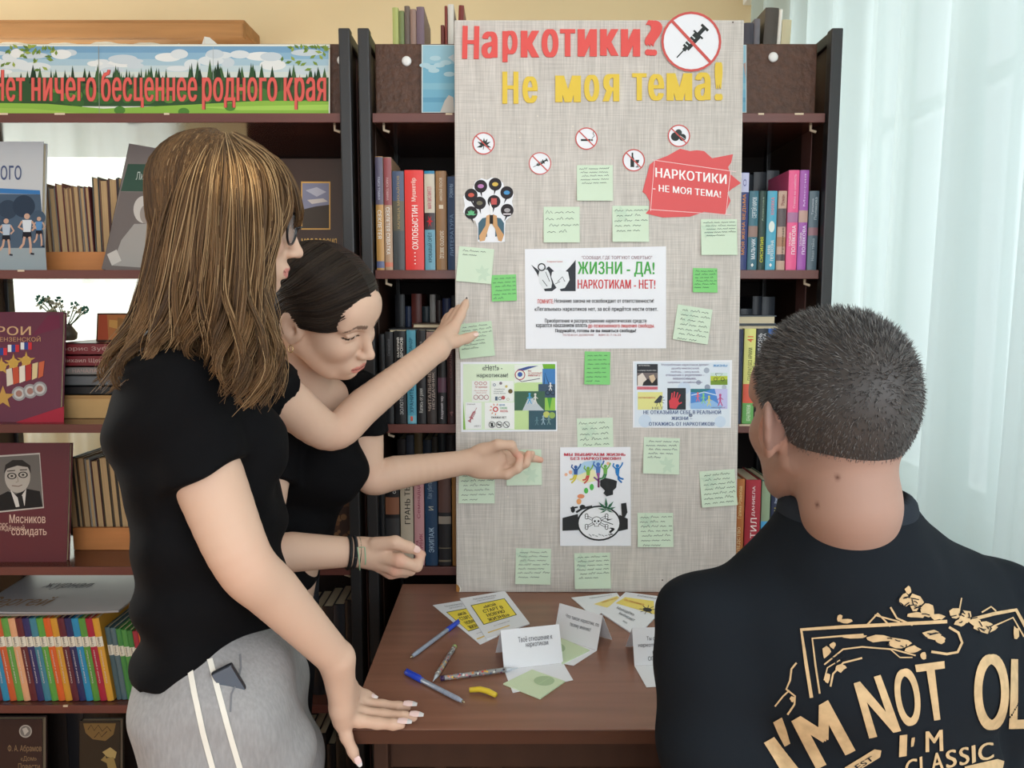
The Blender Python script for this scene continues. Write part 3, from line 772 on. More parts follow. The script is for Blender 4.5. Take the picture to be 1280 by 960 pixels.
# second shelf, left of the board
row(SZ[1], [
 (471, 481, 196, (190, 144, 82), 'slim tan paperback with a grey violet top, first from the steel post', dict(bands=[(.58, .995, (92, 86, 106)), (.02, .08, (96, 104, 140))], titles=[('СЕКЛЕТЕЯ', .28, .53, .2, .72, W_, 'down'), ('РАИСА ТОМИНА', .62, .82, .3, .6, (190, 190, 205), 'down')])),
 (481.5, 491.5, 197, (178, 146, 118), 'slim pinkish paperback with a dull red top between tan and grey spines', dict(bands=[(.58, .995, (146, 74, 78)), (.03, .07, (206, 116, 90))], titles=[('СЕКЛЕТЕЯ СХВАТКА', .14, .56, .2, .7, W_, 'down'), ('РАИСА ТОМИНА', .62, .82, .3, .6, (214, 180, 180), 'down')])),
 (492, 506.5, 214, (66, 70, 72), 'misty grey hardback with faded gold lettering left of the red one', dict(bands=[(.70, .995, (70, 84, 112)), (.40, .70, (88, 84, 70))], titles=[('КАПИЦА МИХАЙЛОВ', .42, .95, .35, .68, (170, 146, 100), 'up')])),
 (507, 530.5, 213, (226, 56, 52), 'bright red hardback with big white author name up its spine', dict(titles=[('ОХЛОБЫСТИН', .21, .65, .38, .70, (255, 250, 245), 'up'), ('Мушкетёр', .69, .92, .36, .66, (250, 225, 215), 'up'), ('. . . .', .06, .18, .48, .56, (255, 240, 235), 'up')])),
 (531.5, 544.5, 214, (204, 196, 178), 'cream and blue hardback with a dark red emblem at mid spine', dict(bands=[(.0, .41, (104, 160, 180)), (.41, .58, (52, 36, 40)), (.97, 1.0, (40, 130, 170))], titles=[('МАРК ВИСЛИНГЕЛ', .62, .84, .3, .7, (190, 70, 100), 'up'), ('КРОВАВЫЙ ОРЁЛ', .08, .38, .25, .7, (30, 50, 60), 'up'), ('✶', .44, .55, .2, .8, (190, 40, 50), 'up')])),
 (545.5, 559, 214, (150, 112, 72), 'plain brown hardback with small white title beside the blue spine', dict(titles=[('ЗОЛОТО ЗВЕЗД', .12, .4, .3, .72, (236, 226, 206), 'down'), ('НИКОЛАЙ ЛЕСКОВ', .70, .93, .3, .62, (226, 212, 190), 'up'), ('▮', .62, .66, .3, .7, (226, 212, 190), 'up')])),
 (560, 584, 221, (36, 62, 100), 'dark blue hardback half hidden by the left edge of the display board', dict(titles=[('РОМАНЫ', .78, .92, .1, .3, (150, 175, 205), 'up'), ('ЛИТЕРАТУРА', .15, .6, .12, .3, (120, 150, 185), 'up')])),
], 'novels on the second shelf left of the board')
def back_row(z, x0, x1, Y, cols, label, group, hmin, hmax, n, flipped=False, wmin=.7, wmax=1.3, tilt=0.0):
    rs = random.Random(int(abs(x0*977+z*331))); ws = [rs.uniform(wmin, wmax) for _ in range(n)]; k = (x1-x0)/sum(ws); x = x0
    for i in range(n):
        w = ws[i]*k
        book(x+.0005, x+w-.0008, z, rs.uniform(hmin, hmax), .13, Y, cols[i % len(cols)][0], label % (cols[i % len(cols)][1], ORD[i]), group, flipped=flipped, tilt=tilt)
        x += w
DK = [((44, 46, 50), 'black'), ((74, 66, 58), 'dark brown'), ((50, 58, 70), 'slate'), ((112, 92, 62), 'ochre'), ((70, 74, 86), 'grey'), ((58, 52, 52), 'dark')]
YBK = YF+.20
back_row(SZ[1], -.285, -.10, YBK, DK, '%s book in the shaded back row behind the red hardback, %s from the post', 'back row on the second shelf left of the board', .215, .235, 7)
# third shelf, left of the board
row(SZ[2], [
 (475, 482.5, 418, (30, 30, 33), 'plain black book beside the steel post on the third shelf'),
 (483, 493, 415, (34, 35, 38), 'black hardback with faint grey signature next to the plain black book', dict(titles=[('ЯК МОЛОДЁЖИ', .30, .62, .3, .7, (140, 140, 145), 'up'), ('Скарабей', .74, .92, .3, .7, (110, 112, 118), 'up')])),
 (494, 508.5, 414, (26, 27, 30), 'black hardback with white ring emblem and bold white author name', dict(titles=[('ВАЛЕРИЙ', .72, .93, .22, .46, W_, 'up'), ('ВРОНОВ', .72, .93, .54, .78, W_, 'up'), ('ЗОЛОТОЕ', .10, .34, .45, .75, (190, 190, 190), 'up'), ('◎', .58, .69, .12, .88, W_, 'up')])),
 (509.5, 521, 413, (84, 160, 184), 'turquoise hardback among the black books on the third shelf', dict(bands=[(.01, .09, (120, 180, 196))], titles=[('АЛЕКСАНДР', .66, .92, .3, .7, (30, 84, 110), 'up'), ('ХРАНИТЕЛЬ', .12, .46, .3, .72, (24, 70, 96), 'up'), ('1', .03, .08, .35, .6, (214, 90, 70), 'up')])),
 (522, 533, 413, (36, 36, 39), 'black hardback right of the turquoise one', dict(titles=[('Катись от реки', .12, .38, .2, .75, (200, 200, 196), 'up'), ('Анна', .78, .88, .3, .6, (150, 150, 150), 'up')])),
 (534, 546.5, 414, (52, 44, 42), 'black book with a dusty pink top and ring emblem', dict(bands=[(.74, .99, (156, 128, 120))], titles=[('ЧИТАЛЬНЫЕ', .14, .56, .1, .45, (176, 160, 150), 'up'), ('НЕУДАЧНИК', .16, .56, .55, .85, (176, 160, 150), 'up'), ('◉', .82, .92, .15, .85, (70, 52, 50), 'up')])),
 (547.5, 558.5, 414, (30, 29, 32), 'black paperback with a pink emblem low on its spine', dict(bands=[(.34, .50, (96, 66, 84))], titles=[('Академия чар', .05, .30, .3, .7, (220, 214, 220), 'up')])),
 (559.5, 570, 414, (60, 34, 36), 'dark maroon hardback touching the left edge of the display board', dict(titles=[('СОБРАНИЕ', .5, .8, .3, .6, (130, 90, 90), 'up'), ('4', .08, .14, .3, .7, (140, 100, 100), 'up')])),
], 'dark novels on the third shelf left of the board')
CB = [((30, 32, 36), 'black'), ((46, 60, 90), 'navy'), ((120, 54, 46), 'rust'), ((36, 50, 58), 'dark teal'), ((180, 176, 170), 'white'), ((62, 44, 42), 'brown'), ((40, 52, 96), 'blue')]
back_row(SZ[2], -.285, -.10, YBK, CB, '%s book in the back row over the dark novels, %s from the post', 'back row on the third shelf left of the board', .255, .295, 9)
# fourth shelf, left of the board
row(SZ[3], [
 (475, 482.5, 590, (26, 28, 32), 'plain black volume by the steel post on the fourth shelf'),
 (483, 500.5, 588, (24, 24, 27), 'black crime novel with portrait and red corner on its spine', dict(bands=[(.90, 1.0, (24, 24, 27)), (.54, .72, (140, 92, 68)), (.30, .50, (58, 58, 60))], titles=[('МАРИЯ', .82, .90, .12, .42, W_, 'up'), ('СЕМЁНОВА', .76, .96, .5, .78, W_, 'up')])),
 (501.5, 517.5, 588, (196, 184, 164), 'beige hardback with heavy black title beside the pink spine', dict(titles=[('ГРАНЬ ТЬМЫ', .44, .98, .35, .78, (24, 22, 22), 'up')])),
 (518.5, 531, 588, (208, 156, 160), 'pale pink hardback held behind the pinching hand', dict(titles=[('ТАРА', .14, .27, .15, .45, (150, 60, 80), 'up'), ('СИВИК', .14, .34, .52, .85, (150, 60, 80), 'up'), ('Семнадцать', .50, .94, .3, .7, (160, 80, 100), 'up')])),
 (532, 547.5, 587, (34, 66, 98), 'deep blue hardback with pale capitals on the fourth shelf', dict(titles=[('ЭКИПАЖ', .14, .40, .3, .72, (170, 196, 216), 'up'), ('И', .58, .62, .3, .7, (190, 190, 170), 'up'), ('Как убить волка', .70, .98, .2, .7, (140, 160, 180), 'up')])),
 (548.5, 564.5, 588, (34, 33, 36), 'black book with a painted figure on its spine beside the board', dict(bands=[(.56, .92, (92, 66, 60)), (.44, .52, (150, 140, 128)), (.04, .06, (120, 110, 90)), (.18, .19, (120, 110, 90))])),
 (565.5, 572, 588, (160, 116, 66), 'thin ochre book squeezed against the display board'),
], 'novels on the fourth shelf left of the board')
back_row(SZ[3], -.285, -.10, YBK, DK[::-1], '%s book in the back row above the pointing forearm, %s from the post', 'back row on the fourth shelf left of the board', .25, .29, 9)
def lying(x0, x1, z, t, Y, dep, color, label, group, yaw=0.0, title=None, tcol=W_, pages_front=False, name='book'):
    """a book lying flat, spine (or pages) to the front"""
    r = empty(name, ((x0+x1)/2, Y, z+.0003), (0, 0, yaw), label, 'book', group); hw = (x1-x0)/2; cm = cover_mat(color)
    b = MB(); k = min(.0024, t*.2)
    b.box(-hw, hw, 0, dep, 0, k, cm, .0004); b.box(-hw, hw, 0, dep, t-k, t, cm, .0004)
    if not pages_front: b.box(-hw, hw, 0, .0025, 0, t, cm, .0004)
    else: b.box(-hw, hw, dep-.0025, dep, 0, t, cm, .0004)
    b.build('cover', r)
    p = MB(); p.box(-hw+.003, hw-.003, .003, dep-.003, k, t-k, M_PAGES); p.build('page_block', r)
    if title:
        V, Fs = textfit(title, -hw*.75, t*.28, hw*.75, t*.72, .01)
        flat_part('spine_title', [((V, Fs), ink(tcol))], lambda V: np.stack([V[:, 0], np.full(len(V), -.0004), V[:, 1]], 1), r)
    return r
g_ = 'books lying on top of the left rows'
zt = SZ[2]+.198
lying(-.275, -.165, zt, .012, YF+.04, .13, (44, 44, 46), 'dark thin book lying flat on the third shelf novels', g_, .08, pages_front=True)
lying(-.225, -.125, zt+.0125, .011, YF+.05, .12, (86, 66, 50), 'brown book lying flat near the raised wrist', g_, -.1, pages_front=True)
zt = SZ[3]+.2085
lying(-.268, -.188, zt, .014, YF+.04, .12, (70, 62, 54), 'grey brown book lying flat over the fourth shelf row by the post', g_, .1, pages_front=True)
lying(-.183, -.105, zt, .015, YF+.035, .12, (150, 118, 84), 'tan book lying flat over the fourth shelf row by the board', g_, -.06, pages_front=True)
# right of the board
row(SZ[1], [
 (921, 933, 216, (52, 62, 116), 'dark blue book with orange title and lavender top right of the board', dict(bands=[(.80, .995, (196, 196, 226))], titles=[('МОЯ ЖЕНА ВЕДЬМА', .16, .78, .35, .75, (226, 150, 70), 'up'), ('О', .86, .93, .35, .7, (120, 120, 170), 'up')])),
 (933.5, 945.5, 239, (62, 112, 128), 'teal paperback with white author name right of the board', dict(bands=[(.42, .56, (150, 120, 110))], titles=[('СЕРГЕЙ КИРОВ', .66, .92, .2, .8, (226, 236, 240), 'up'), ('МАЛЬЧИК', .14, .40, .35, .78, (236, 240, 244), 'up'), ('◆', .04, .09, .35, .65, W_, 'up')])),
 (946, 955, 239, (36, 62, 54), 'narrow dark green paperback with a yellow name', dict(titles=[('СИСИЛИЯ', .10, .42, .3, .75, (214, 214, 60), 'up'), ('Ахметова', .62, .92, .4, .65, (150, 170, 150), 'up')])),
 (956, 968.5, 239, (82, 168, 196), 'light blue paperback with white oval on its spine', dict(titles=[('АННА', .20, .32, .15, .42, W_, 'up'), ('ПЕРЕВОЗНА', .12, .38, .45, .8, W_, 'up'), ('●', .48, .62, .2, .8, (226, 236, 230), 'up'), ('КНИЖКА', .70, .92, .35, .7, (226, 140, 150), 'up'), ('◆', .04, .09, .35, .65, W_, 'up')])),
 (969.5, 980.5, 239, (196, 164, 146), 'busy patterned paperback left of the pink book', dict(bands=[(.55, .78, (96, 84, 86)), (.30, .42, (176, 130, 100)), (.12, .2, (90, 80, 84))], titles=[('Сокровище', .12, .54, .5, .8, (60, 50, 50), 'up'), ('Роман', .82, .95, .3, .7, (130, 70, 70), 'up')])),
 (981.5, 995, 213, (238, 96, 148), 'tall hot pink hardback with white author name', dict(bands=[(.48, .58, (176, 120, 160))], titles=[('ТАТЬЯНА', .24, .38, .2, .38, W_, 'up'), ('ПОЛЯКОВА', .16, .45, .45, .82, (255, 244, 250), 'up'), ('Ставка на слабость', .62, .96, .45, .68, (250, 200, 220), 'up')])),
 (995.5, 1007, 213, (168, 92, 178), 'tall purple hardback beside the pink one', dict(bands=[(.48, .60, (196, 160, 150))], titles=[('ТАТЬЯНА', .24, .38, .18, .38, W_, 'up'), ('ПОЛЯКОВА', .16, .45, .45, .82, (250, 240, 255), 'up'), ('Миссия', .64, .96, .4, .62, (226, 196, 236), 'up')])),
 (1008, 1020.5, 239, (92, 112, 124), 'slate grey paperback at the right end of the second shelf', dict(bands=[(.44, .54, (150, 110, 120))], titles=[('Полякова', .64, .92, .5, .8, (200, 214, 222), 'up'), ('Татьяна', .70, .90, .22, .42, (190, 200, 210), 'up'), ('Наша тайна', .12, .40, .35, .65, (180, 194, 204), 'up')])),
], 'novels on the second shelf right of the board')
back_row(SZ[1], .50, .64, YBK, [((58, 62, 68), 'charcoal'), ((74, 78, 84), 'grey'), ((48, 54, 62), 'slate')], '%s book standing in the back row behind the pink hardback, %s from the board', 'back row on the second shelf right of the board', .225, .25, 5)
row(SZ[2], [
 (917, 926, 412, (44, 52, 76), 'navy book just right of the board on the third shelf'),
 (927, 941.5, 411, (222, 220, 130), 'pale yellow and green book with dark title right of the board', dict(bands=[(.0, .22, (110, 176, 96)), (.22, .42, (226, 96, 72))], titles=[('ГЕНЕРАЛ БЕЗ АРМИИ', .46, .80, .35, .7, (80, 84, 50), 'up'), ('41', .86, .92, .25, .75, (220, 80, 60), 'up'), ('ВОЕННЫЕ ПРИКЛЮЧЕНИЯ', .03, .2, .35, .7, (236, 246, 220), 'up')])),
 (942, 956, 411, (38, 42, 50), 'black book with white ragged title next to the pale yellow one', dict(bands=[(.02, .34, (44, 40, 48))], titles=[('ЖАРКАЯ ОСЕНЬ', .62, .95, .12, .48, (220, 222, 226), 'up'), ('1941 ГОДА', .74, .95, .56, .86, (220, 222, 226), 'up'), ('РОМАН', .04, .3, .3, .6, (190, 60, 80), 'up')])),
 (956.5, 971, 411, (52, 110, 190), 'blue book with a globe on top, behind the boy', dict(titles=[('●', .84, .95, .2, .8, (120, 190, 240), 'up')])),
 (972, 986, 413, (60, 66, 76), 'grey blue book behind the hair of the boy'),
 (987, 1003, 412, (90, 84, 80), 'brown grey book at the end of the third shelf behind the boy'),
], 'novels on the third shelf right of the board')
back_row(SZ[2], .50, .64, YBK, [((66, 72, 80), 'grey'), ((52, 58, 66), 'slate')], '%s book in the back row over the head of the boy, %s from the board', 'back row on the third shelf right of the board', .25, .29, 5)
lying(.49, .60, SZ[2]+.201, .018, YF+.03, .13, (64, 70, 78), 'grey slab of a book lying flat on the yellow and black ones', 'books lying on the right rows', 0, pages_front=True)
lying(.50, .59, SZ[2]+.2195, .02, YF+.04, .12, (84, 92, 100), 'second grey book lying flat beneath the second shelf', 'books lying on the right rows', .05, pages_front=True)
row(SZ[3], [
 (916, 928, 599, (190, 118, 66), 'orange brown book peeking out right of the board on the lowest visible shelf', dict(titles=[('Галина Романова', .55, .92, .3, .7, (236, 206, 150), 'up'), ('НАСЛЕДСТВО', .05, .45, .3, .7, (240, 216, 170), 'up')])),
 (929, 948, 600, (176, 52, 66), 'thick crimson hardback with white author name left of the boy', dict(titles=[('ДАНИЕЛА', .58, .93, .42, .64, (246, 226, 226), 'up'), ('СТИЛ', .24, .56, .36, .78, (252, 236, 232), 'up'), ('✿', .02, .16, .1, .7, (70, 24, 30), 'up')])),
 (949, 960, 600, (150, 170, 140), 'book with pale green top and sky blue base', dict(bands=[(.0, .52, (84, 170, 222)), (.985, 1, (60, 110, 110))])),
 (961, 973, 614, (52, 62, 90), 'navy book with tall yellow capitals', dict(titles=[('ИТОМИЛЮ-ОКЕАН', .06, .78, .3, .75, (226, 214, 80), 'up'), ('Роман', .84, .94, .3, .6, (200, 210, 230), 'up')])),
 (974, 988, 622, (44, 54, 66), 'dark book with blue lettering under the jaw of the boy', dict(titles=[('РОССИЯ', .2, .6, .35, .7, (120, 180, 206), 'up')])),
], 'novels on the fourth shelf right of the board')

# face-out books and magazines
def cover_book(name, label, corners, Yb, t, color, cat='book', group=None, shapes=None, leanpx=None, edge=None):
    """a book standing face-out: bottom corners at depth Yb, leaning back; corners = px TL,TR,BR,BL in the photo; shapes in photo px"""
    TL, TR, BR, BL = corners
    bl = P(*BL, Yb); br = P(*BR, Yb); z0 = min(bl.z, br.z)
    return bl, br, z0
class Plane3:
    """an inclined flat face: origin O, unit U along the width, V up the face, N towards the viewer; maps photo px to it"""
    def __init__(s, O, U, V):
        s.O = Vector(O); s.U = Vector(U).normalized(); V = Vector(V); V -= s.U*V.dot(s.U); s.V = V.normalized(); s.N = s.U.cross(s.V)
        s.M = Matrix((s.U, s.V, s.N)).transposed()
        s.rot = s.M.to_euler()
    def uv(s, px, py):
        d = cam_dir(px, py); t = (s.O-C0).dot(s.N)/d.dot(s.N); q = C0+d*t-s.O
        return q.dot(s.U), q.dot(s.V)
    def local(s, ori, lift):
        """mapper from photo px to the local frame of an object placed at plane point ori"""
        def f(V):
            out = np.zeros((len(V), 3))
            for i, (x, y) in enumerate(V):
                a, b = s.uv(x, y); out[i] = (a-ori[0], b-ori[1], lift)
            return out
        f.px = True; return f
    def place(s, a, b, n=0.0): return s.O+s.U*a+s.V*b+s.N*n
def faceout(name, label, cat, corners, Y, lean, t, color, shapes, group=None, edge=None, yaw=0.0, tilt=0.0, parts=None, zbase=None):
    """book standing face-out on a shelf; lean in degrees, shapes {part: [((V,F) in px, mat)]}"""
    TL, TR, BR, BL = corners
    z0 = zbase
    bl = P(*BL, Y); 
    if z0 is not None: bl.z = z0
    U = Vector((cos(R(yaw)), sin(R(yaw)), 0)); Vv = Vector((0, sin(R(lean)), cos(R(lean))))
    U = U.normalized(); Vv = Vv-U*Vv.dot(U)
    pl = Plane3(bl, U, Vv)
    if tilt:
        c_, s_ = cos(R(tilt)), sin(R(tilt)); pl = Plane3(bl, pl.U*c_+pl.V*s_, pl.V*c_-pl.U*s_)
    uv = [pl.uv(*c) for c in corners]
    w = (uv[1][0]+uv[2][0])/2-(uv[0][0]+uv[3][0])/2; h = (uv[0][1]+uv[1][1])/2-(uv[3][1]+uv[2][1])/2
    u0 = (uv[0][0]+uv[3][0])/2; v0 = min(0, 0)
    o = empty(name, pl.place(u0, v0), pl.rot, label, cat, group)
    cm = cover_mat(color, .35); b = MB(); k = .002
    b.box(0, w, 0, h, -k, 0, cm, .0006); b.box(0, w, 0, h, -t, -t+k, cm, .0006); b.box(0, k, 0, h, -t, 0, edge or cm, .0006); b.build('cover', o)
    p = MB(); p.box(k, w-.003, .003, h-.003, -t+k, -k, M_PAGES); p.build('page_block', o)
    for i, (pn, sh) in enumerate(shapes.items()):
        flat_part(pn, sh, pl.local((u0, v0), .0004+.0003*i), o)
    return o
def T_(s, x0, y0, x1, y1, c, bold=.01, it=0): return (textfit(s, x0, y1, x1, y0, bold, it), ink(c))
def R_(x0, y0, x1, y1, c): return (rect2d(x0, y0, x1, y1), ink(c))
def Q_(pts, c): return (poly2d(pts), ink(c))
def D_(cx, cy, r, c, r0=0, ry=None): return (disc2d(cx, cy, r, ry, 28, r0), ink(c))
def L_(pts, w, c): return (line2d(pts, w), ink(c))
def runner(x, y, s, top, sk=(196, 160, 140), sh=(30, 30, 40)):
    return [D_(x, y-13*s, 2.4*s, sk), Q_([(x-4*s, y-10*s), (x+4*s, y-10*s), (x+3*s, y), (x-3*s, y)], top), Q_([(x-3.4*s, y), (x+3.4*s, y), (x+4*s, y+5*s), (x-4*s, y+5*s)], sh),
            L_([(x-2*s, y+4*s), (x-3*s, y+10*s), (x-6*s, y+14*s)], 2.0*s, sk), L_([(x+2*s, y+4*s), (x+3*s, y+11*s), (x+3*s, y+18*s)], 2.0*s, sk), L_([(x+3*s, y+18*s), (x+6*s, y+18.5*s)], 1.6*s, (40, 40, 50)),
            L_([(x-4*s, y-9*s), (x-7*s, y-4*s), (x-3*s, y-2*s)], 1.6*s, sk), L_([(x+4*s, y-9*s), (x+7*s, y-4*s), (x+4*s, y-1*s)], 1.6*s, sk)]
faceout('book', 'large face-out book with blue street runners on its cover', 'book', [(-26, 182), (46, 186), (59, 346), (-26, 346)], 1.72, 8, .016, (196, 200, 204),
 {'cover_photo': [Q_([(-26, 242), (50.5, 243), (59, 345), (-26, 345)], (74, 92, 112)), Q_([(-26, 310), (57, 310), (59, 345), (-26, 345)], (150, 162, 168)), Q_([(-26, 234), (50, 238), (50.5, 243), (-26, 241)], (60, 120, 180))] +
  [D_(x, y, r, c) for x, y, r, c in ((10, 262, 12, (52, 66, 84)), (30, 258, 14, (46, 60, 78)), (48, 272, 9, (66, 84, 104)), (0, 280, 10, (60, 76, 96)))],
  'cover_figures': runner(8, 294, 1.35, (176, 190, 206)) + runner(34, 290, 1.5, (210, 218, 226)) + runner(49, 288, 1.1, (90, 140, 190)) + runner(-12, 292, 1.3, (120, 150, 190)),
  'cover_title': [T_('ого', 1, 207, 27, 225, (84, 96, 130), 0), T_('Дневник', -24, 205, -2, 225, (84, 96, 130), 0)]}, group='face-out books on the left bookcase', zbase=SZ[1])
faceout('book', 'tilted grey and green face-out book with an old photograph of a woman', 'book', [(163, 183), (232, 188), (205, 346), (124, 340)], 1.74, 10, .02, (120, 112, 110),
 {'cover_panel': [Q_([(160, 205), (226, 206), (222, 240), (151, 239)], (58, 84, 72)), Q_([(151, 240), (222, 241), (205, 340), (127, 336)], (112, 104, 102))],
  'cover_photo': [D_(180, 262, 13, (196, 190, 184), 0, 17), D_(183, 268, 8, (150, 140, 134), 0, 12), Q_([(168, 280), (192, 280), (206, 300), (200, 336), (140, 332), (152, 300)], (160, 156, 152)), Q_([(134, 318), (146, 312), (152, 326), (140, 332)], (196, 190, 184)), Q_([(196, 286), (215, 290), (205, 336), (196, 330)], (90, 84, 82))],
  'cover_title': [T_('Листая', 170, 215, 196, 225, (196, 206, 200), 0, .2), T_('фотоальбом', 185, 227, 212, 233, (176, 190, 180), 0)]}, group='face-out books on the left bookcase', tilt=-10, zbase=SZ[1]+.006, edge=mat((86, 78, 76), .5))
faceout('book', 'dark brown album with a framed evening landscape and gold title', 'book', [(350, 204), (434, 206), (434, 346), (350, 346)], 1.74, 8, .024, (58, 40, 34),
 {'cover_photo': [R_(376.5, 227, 413, 287, (206, 160, 90)), R_(378, 229, 411.5, 285.5, (130, 130, 150)), Q_([(378, 262), (395, 258), (411.5, 256), (411.5, 285.5), (378, 285.5)], (70, 62, 56)), Q_([(382, 238), (396, 234), (408, 240), (396, 246)], (176, 174, 186)), Q_([(384, 250), (404, 248), (410, 252), (390, 255)], (196, 186, 180))],
  'cover_title': [T_('ЕСТЬ МОЯ РОССИЯ', 358, 298, 421, 310, (206, 166, 96), .012)]}, group='face-out books on the left bookcase', zbase=SZ[1])
med = []
for i, (mx, my) in enumerate(((2, 441), (17, 437), (33, 434))):
    med += [R_(mx-7, my-6, mx-2.5, my+3, (226, 226, 226)), R_(mx-2.5, my-6, mx+2.5, my+3, (52, 72, 140)), R_(mx+2.5, my-6, mx+7, my+3, (200, 54, 60)), D_(mx, my+17, 6, (206, 170, 90))] + [Q_([(mx+12*cos(a), my+17+12*sin(a)), (mx+4*cos(a+.63), my+17+4*sin(a+.63)), (mx, my+17), (mx+4*cos(a-.63), my+17+4*sin(a-.63))], (196, 158, 78)) for a in [-pi/2+k*2*pi/5 for k in range(5)]]
for i in range(6): med.append(Q_([(8+i*8.2, 462-i*1.8), (15+i*8.2, 460-i*1.8), (17+i*7.4, 480-i*2), (9+i*7.8, 483-i*2)], [(214, 206, 190), (190, 84, 60), (226, 220, 206), (176, 60, 54), (214, 196, 150), (196, 100, 70)][i]))
for mx, my in ((24, 492), (38, 489), (50, 486)): med += [D_(mx, my, 9, (150, 150, 152)), D_(mx, my, 6.5, (190, 190, 190)), D_(mx, my, 4, (160, 120, 110))]
med += [Q_([(4+15*cos(a), 497+15*sin(a)), (4+6*cos(a+.63), 497+6*sin(a+.63)), (4, 497), (4+6*cos(a-.63), 497+6*sin(a-.63))], (190, 150, 80)) for a in [-pi/2+k*2*pi/5 for k in range(5)]]
faceout('book', 'purple red face-out book with medals and a gold heading', 'book', [(-44, 394), (74, 394), (80, 529), (-44, 535)], 1.715, 9, .014, (98, 40, 62),
 {'cover_panel': [Q_([(-44, 535), (10, 531), (80, 508), (80, 529)], (164, 44, 62)), Q_([(40, 420), (75, 410), (74, 394), (60, 394)], (112, 48, 72))],
  'cover_medals': med, 'cover_title': [T_('ГЕРОИ', -30, 408, 39, 419, (206, 170, 130), .012), T_('ПЕНЗЕНСКОЙ', -6, 420, 51, 427, (190, 150, 110), .004)]}, group='face-out books on the left bookcase', zbase=SZ[2])
faceout('book', 'dark red face-out book with a black and white portrait of a man in glasses', 'book', [(-44, 550), (80, 548), (91, 690), (-44, 706)], 1.715, 9, .014, (92, 30, 38),
 {'cover_photo': [Q_([(-44, 572), (50, 566), (55, 635), (-44, 645)], (190, 186, 180)), Q_([(-44, 574), (49, 568), (54, 633.5), (-44, 643)], (108, 104, 100)), Q_([(-12, 640), (-6, 622), (10, 614), (20, 618), (34, 611), (50, 614), (53.5, 633.5)], (34, 32, 32)), Q_([(13, 612), (24, 624), (33, 611), (31, 632), (20, 634)], (206, 204, 200)), Q_([(22, 621), (28, 619.5), (31, 634), (25, 635)], (40, 38, 38)),
   D_(22, 596, 16, (176, 170, 162), 0, 20), Q_([(5, 592), (7, 581), (16, 575), (28, 575), (38, 582), (39, 592), (35, 584), (22, 582), (9, 586)], (48, 44, 42)), D_(15, 595, 6, (40, 38, 38), .72, 4), D_(29, 593.5, 6, (40, 38, 38), .72, 4), D_(15, 595, 1.7, (50, 46, 44), 0, 1.3), D_(29, 593.5, 1.7, (50, 46, 44), 0, 1.3), L_([(9, 589), (19, 588)], 1.3, (60, 54, 50)), L_([(25, 587.5), (34, 587)], 1.3, (60, 54, 50)), L_([(15, 607), (23, 608), (28, 606)], 1, (110, 90, 84)), L_([(22, 596), (23, 602), (20, 603)], .8, (130, 120, 112))],
  'cover_title': [T_('Георг', -8, 652, 10, 661, (206, 176, 160), .01), T_('Мясников', 12, 643, 57, 654, (214, 186, 170), .012), T_('рождённый', -6, 656, 31, 665, (206, 176, 160), .006), T_('созидать', 14.5, 661, 58.5, 671, (214, 186, 170), .012)]}, group='face-out books on the left bookcase', zbase=SZ[3])
faceout('book', 'dark brown book with a round silver medal at the bottom left', 'book', [(-44, 898), (52, 898), (54, 1034), (-44, 1034)], 1.72, 6, .02, (50, 34, 34),
 {'cover_emblem': [D_(32, 914, 8, (176, 170, 162)), D_(32, 914, 6.6, (120, 116, 112)), Q_([(28, 911), (33, 909), (36, 914), (31, 919)], (190, 184, 176))],
  'cover_title': [T_('Ф. А. Абрамов', 10, 931, 60-8, 941, (150, 126, 96), 0), T_('«Дом»', 26, 945, 46, 952, (146, 122, 92), 0), T_('Повести', 23, 954, 50, 962, (146, 122, 92), 0)]}, group='face-out books on the left bookcase', zbase=SZ[5])
faceout('book', 'dark book with a gold flower and handwriting next to the medal book', 'book', [(98, 900), (150, 900), (150, 1034), (100, 1034)], 1.72, 6, .02, (44, 38, 30),
 {'cover_emblem': [Q_([(104, 904), (145, 904), (142, 918), (132, 926), (116, 924), (107, 916)], (126, 100, 60)), Q_([(128, 940), (138, 934), (146, 940), (144, 948), (134, 946)], (176, 154, 100)), Q_([(132, 948), (142, 946), (146, 960), (138, 972)], (150, 128, 80)), Q_([(126, 950), (132, 944), (134, 954)], (150, 128, 80))],
  'cover_title': [L_([(110, 912), (114, 906), (118, 913), (123, 906), (128, 914), (134, 908), (139, 914)], .9, (50, 38, 24)), L_([(118, 922), (124, 915), (127, 921), (134, 914)], .9, (50, 38, 24))]}, group='face-out books on the left bookcase', zbase=SZ[5])
faceout('book', 'brown face-out book with a crowd painting between the two girls', 'book', [(394, 582), (447, 582), (442, 708), (380, 708)], 1.74, 7, .02, (58, 42, 36),
 {'cover_painting': [Q_([(399, 588), (444, 588), (440, 632), (392, 640)], (92, 70, 56))] + [D_(394+rnd.uniform(0, 44), 645+rnd.uniform(0, 30), rnd.uniform(2, 4), rnd.choice([(110, 80, 58), (80, 58, 46), (126, 96, 70)])) for _ in range(40)] + [Q_([(428, 592), (442, 596), (440, 604), (430, 602)], (126, 96, 84)), Q_([(426, 604), (444, 608), (440, 612), (428, 610)], (70, 50, 44))]}, group='face-out books on the left bookcase', zbase=SZ[3])
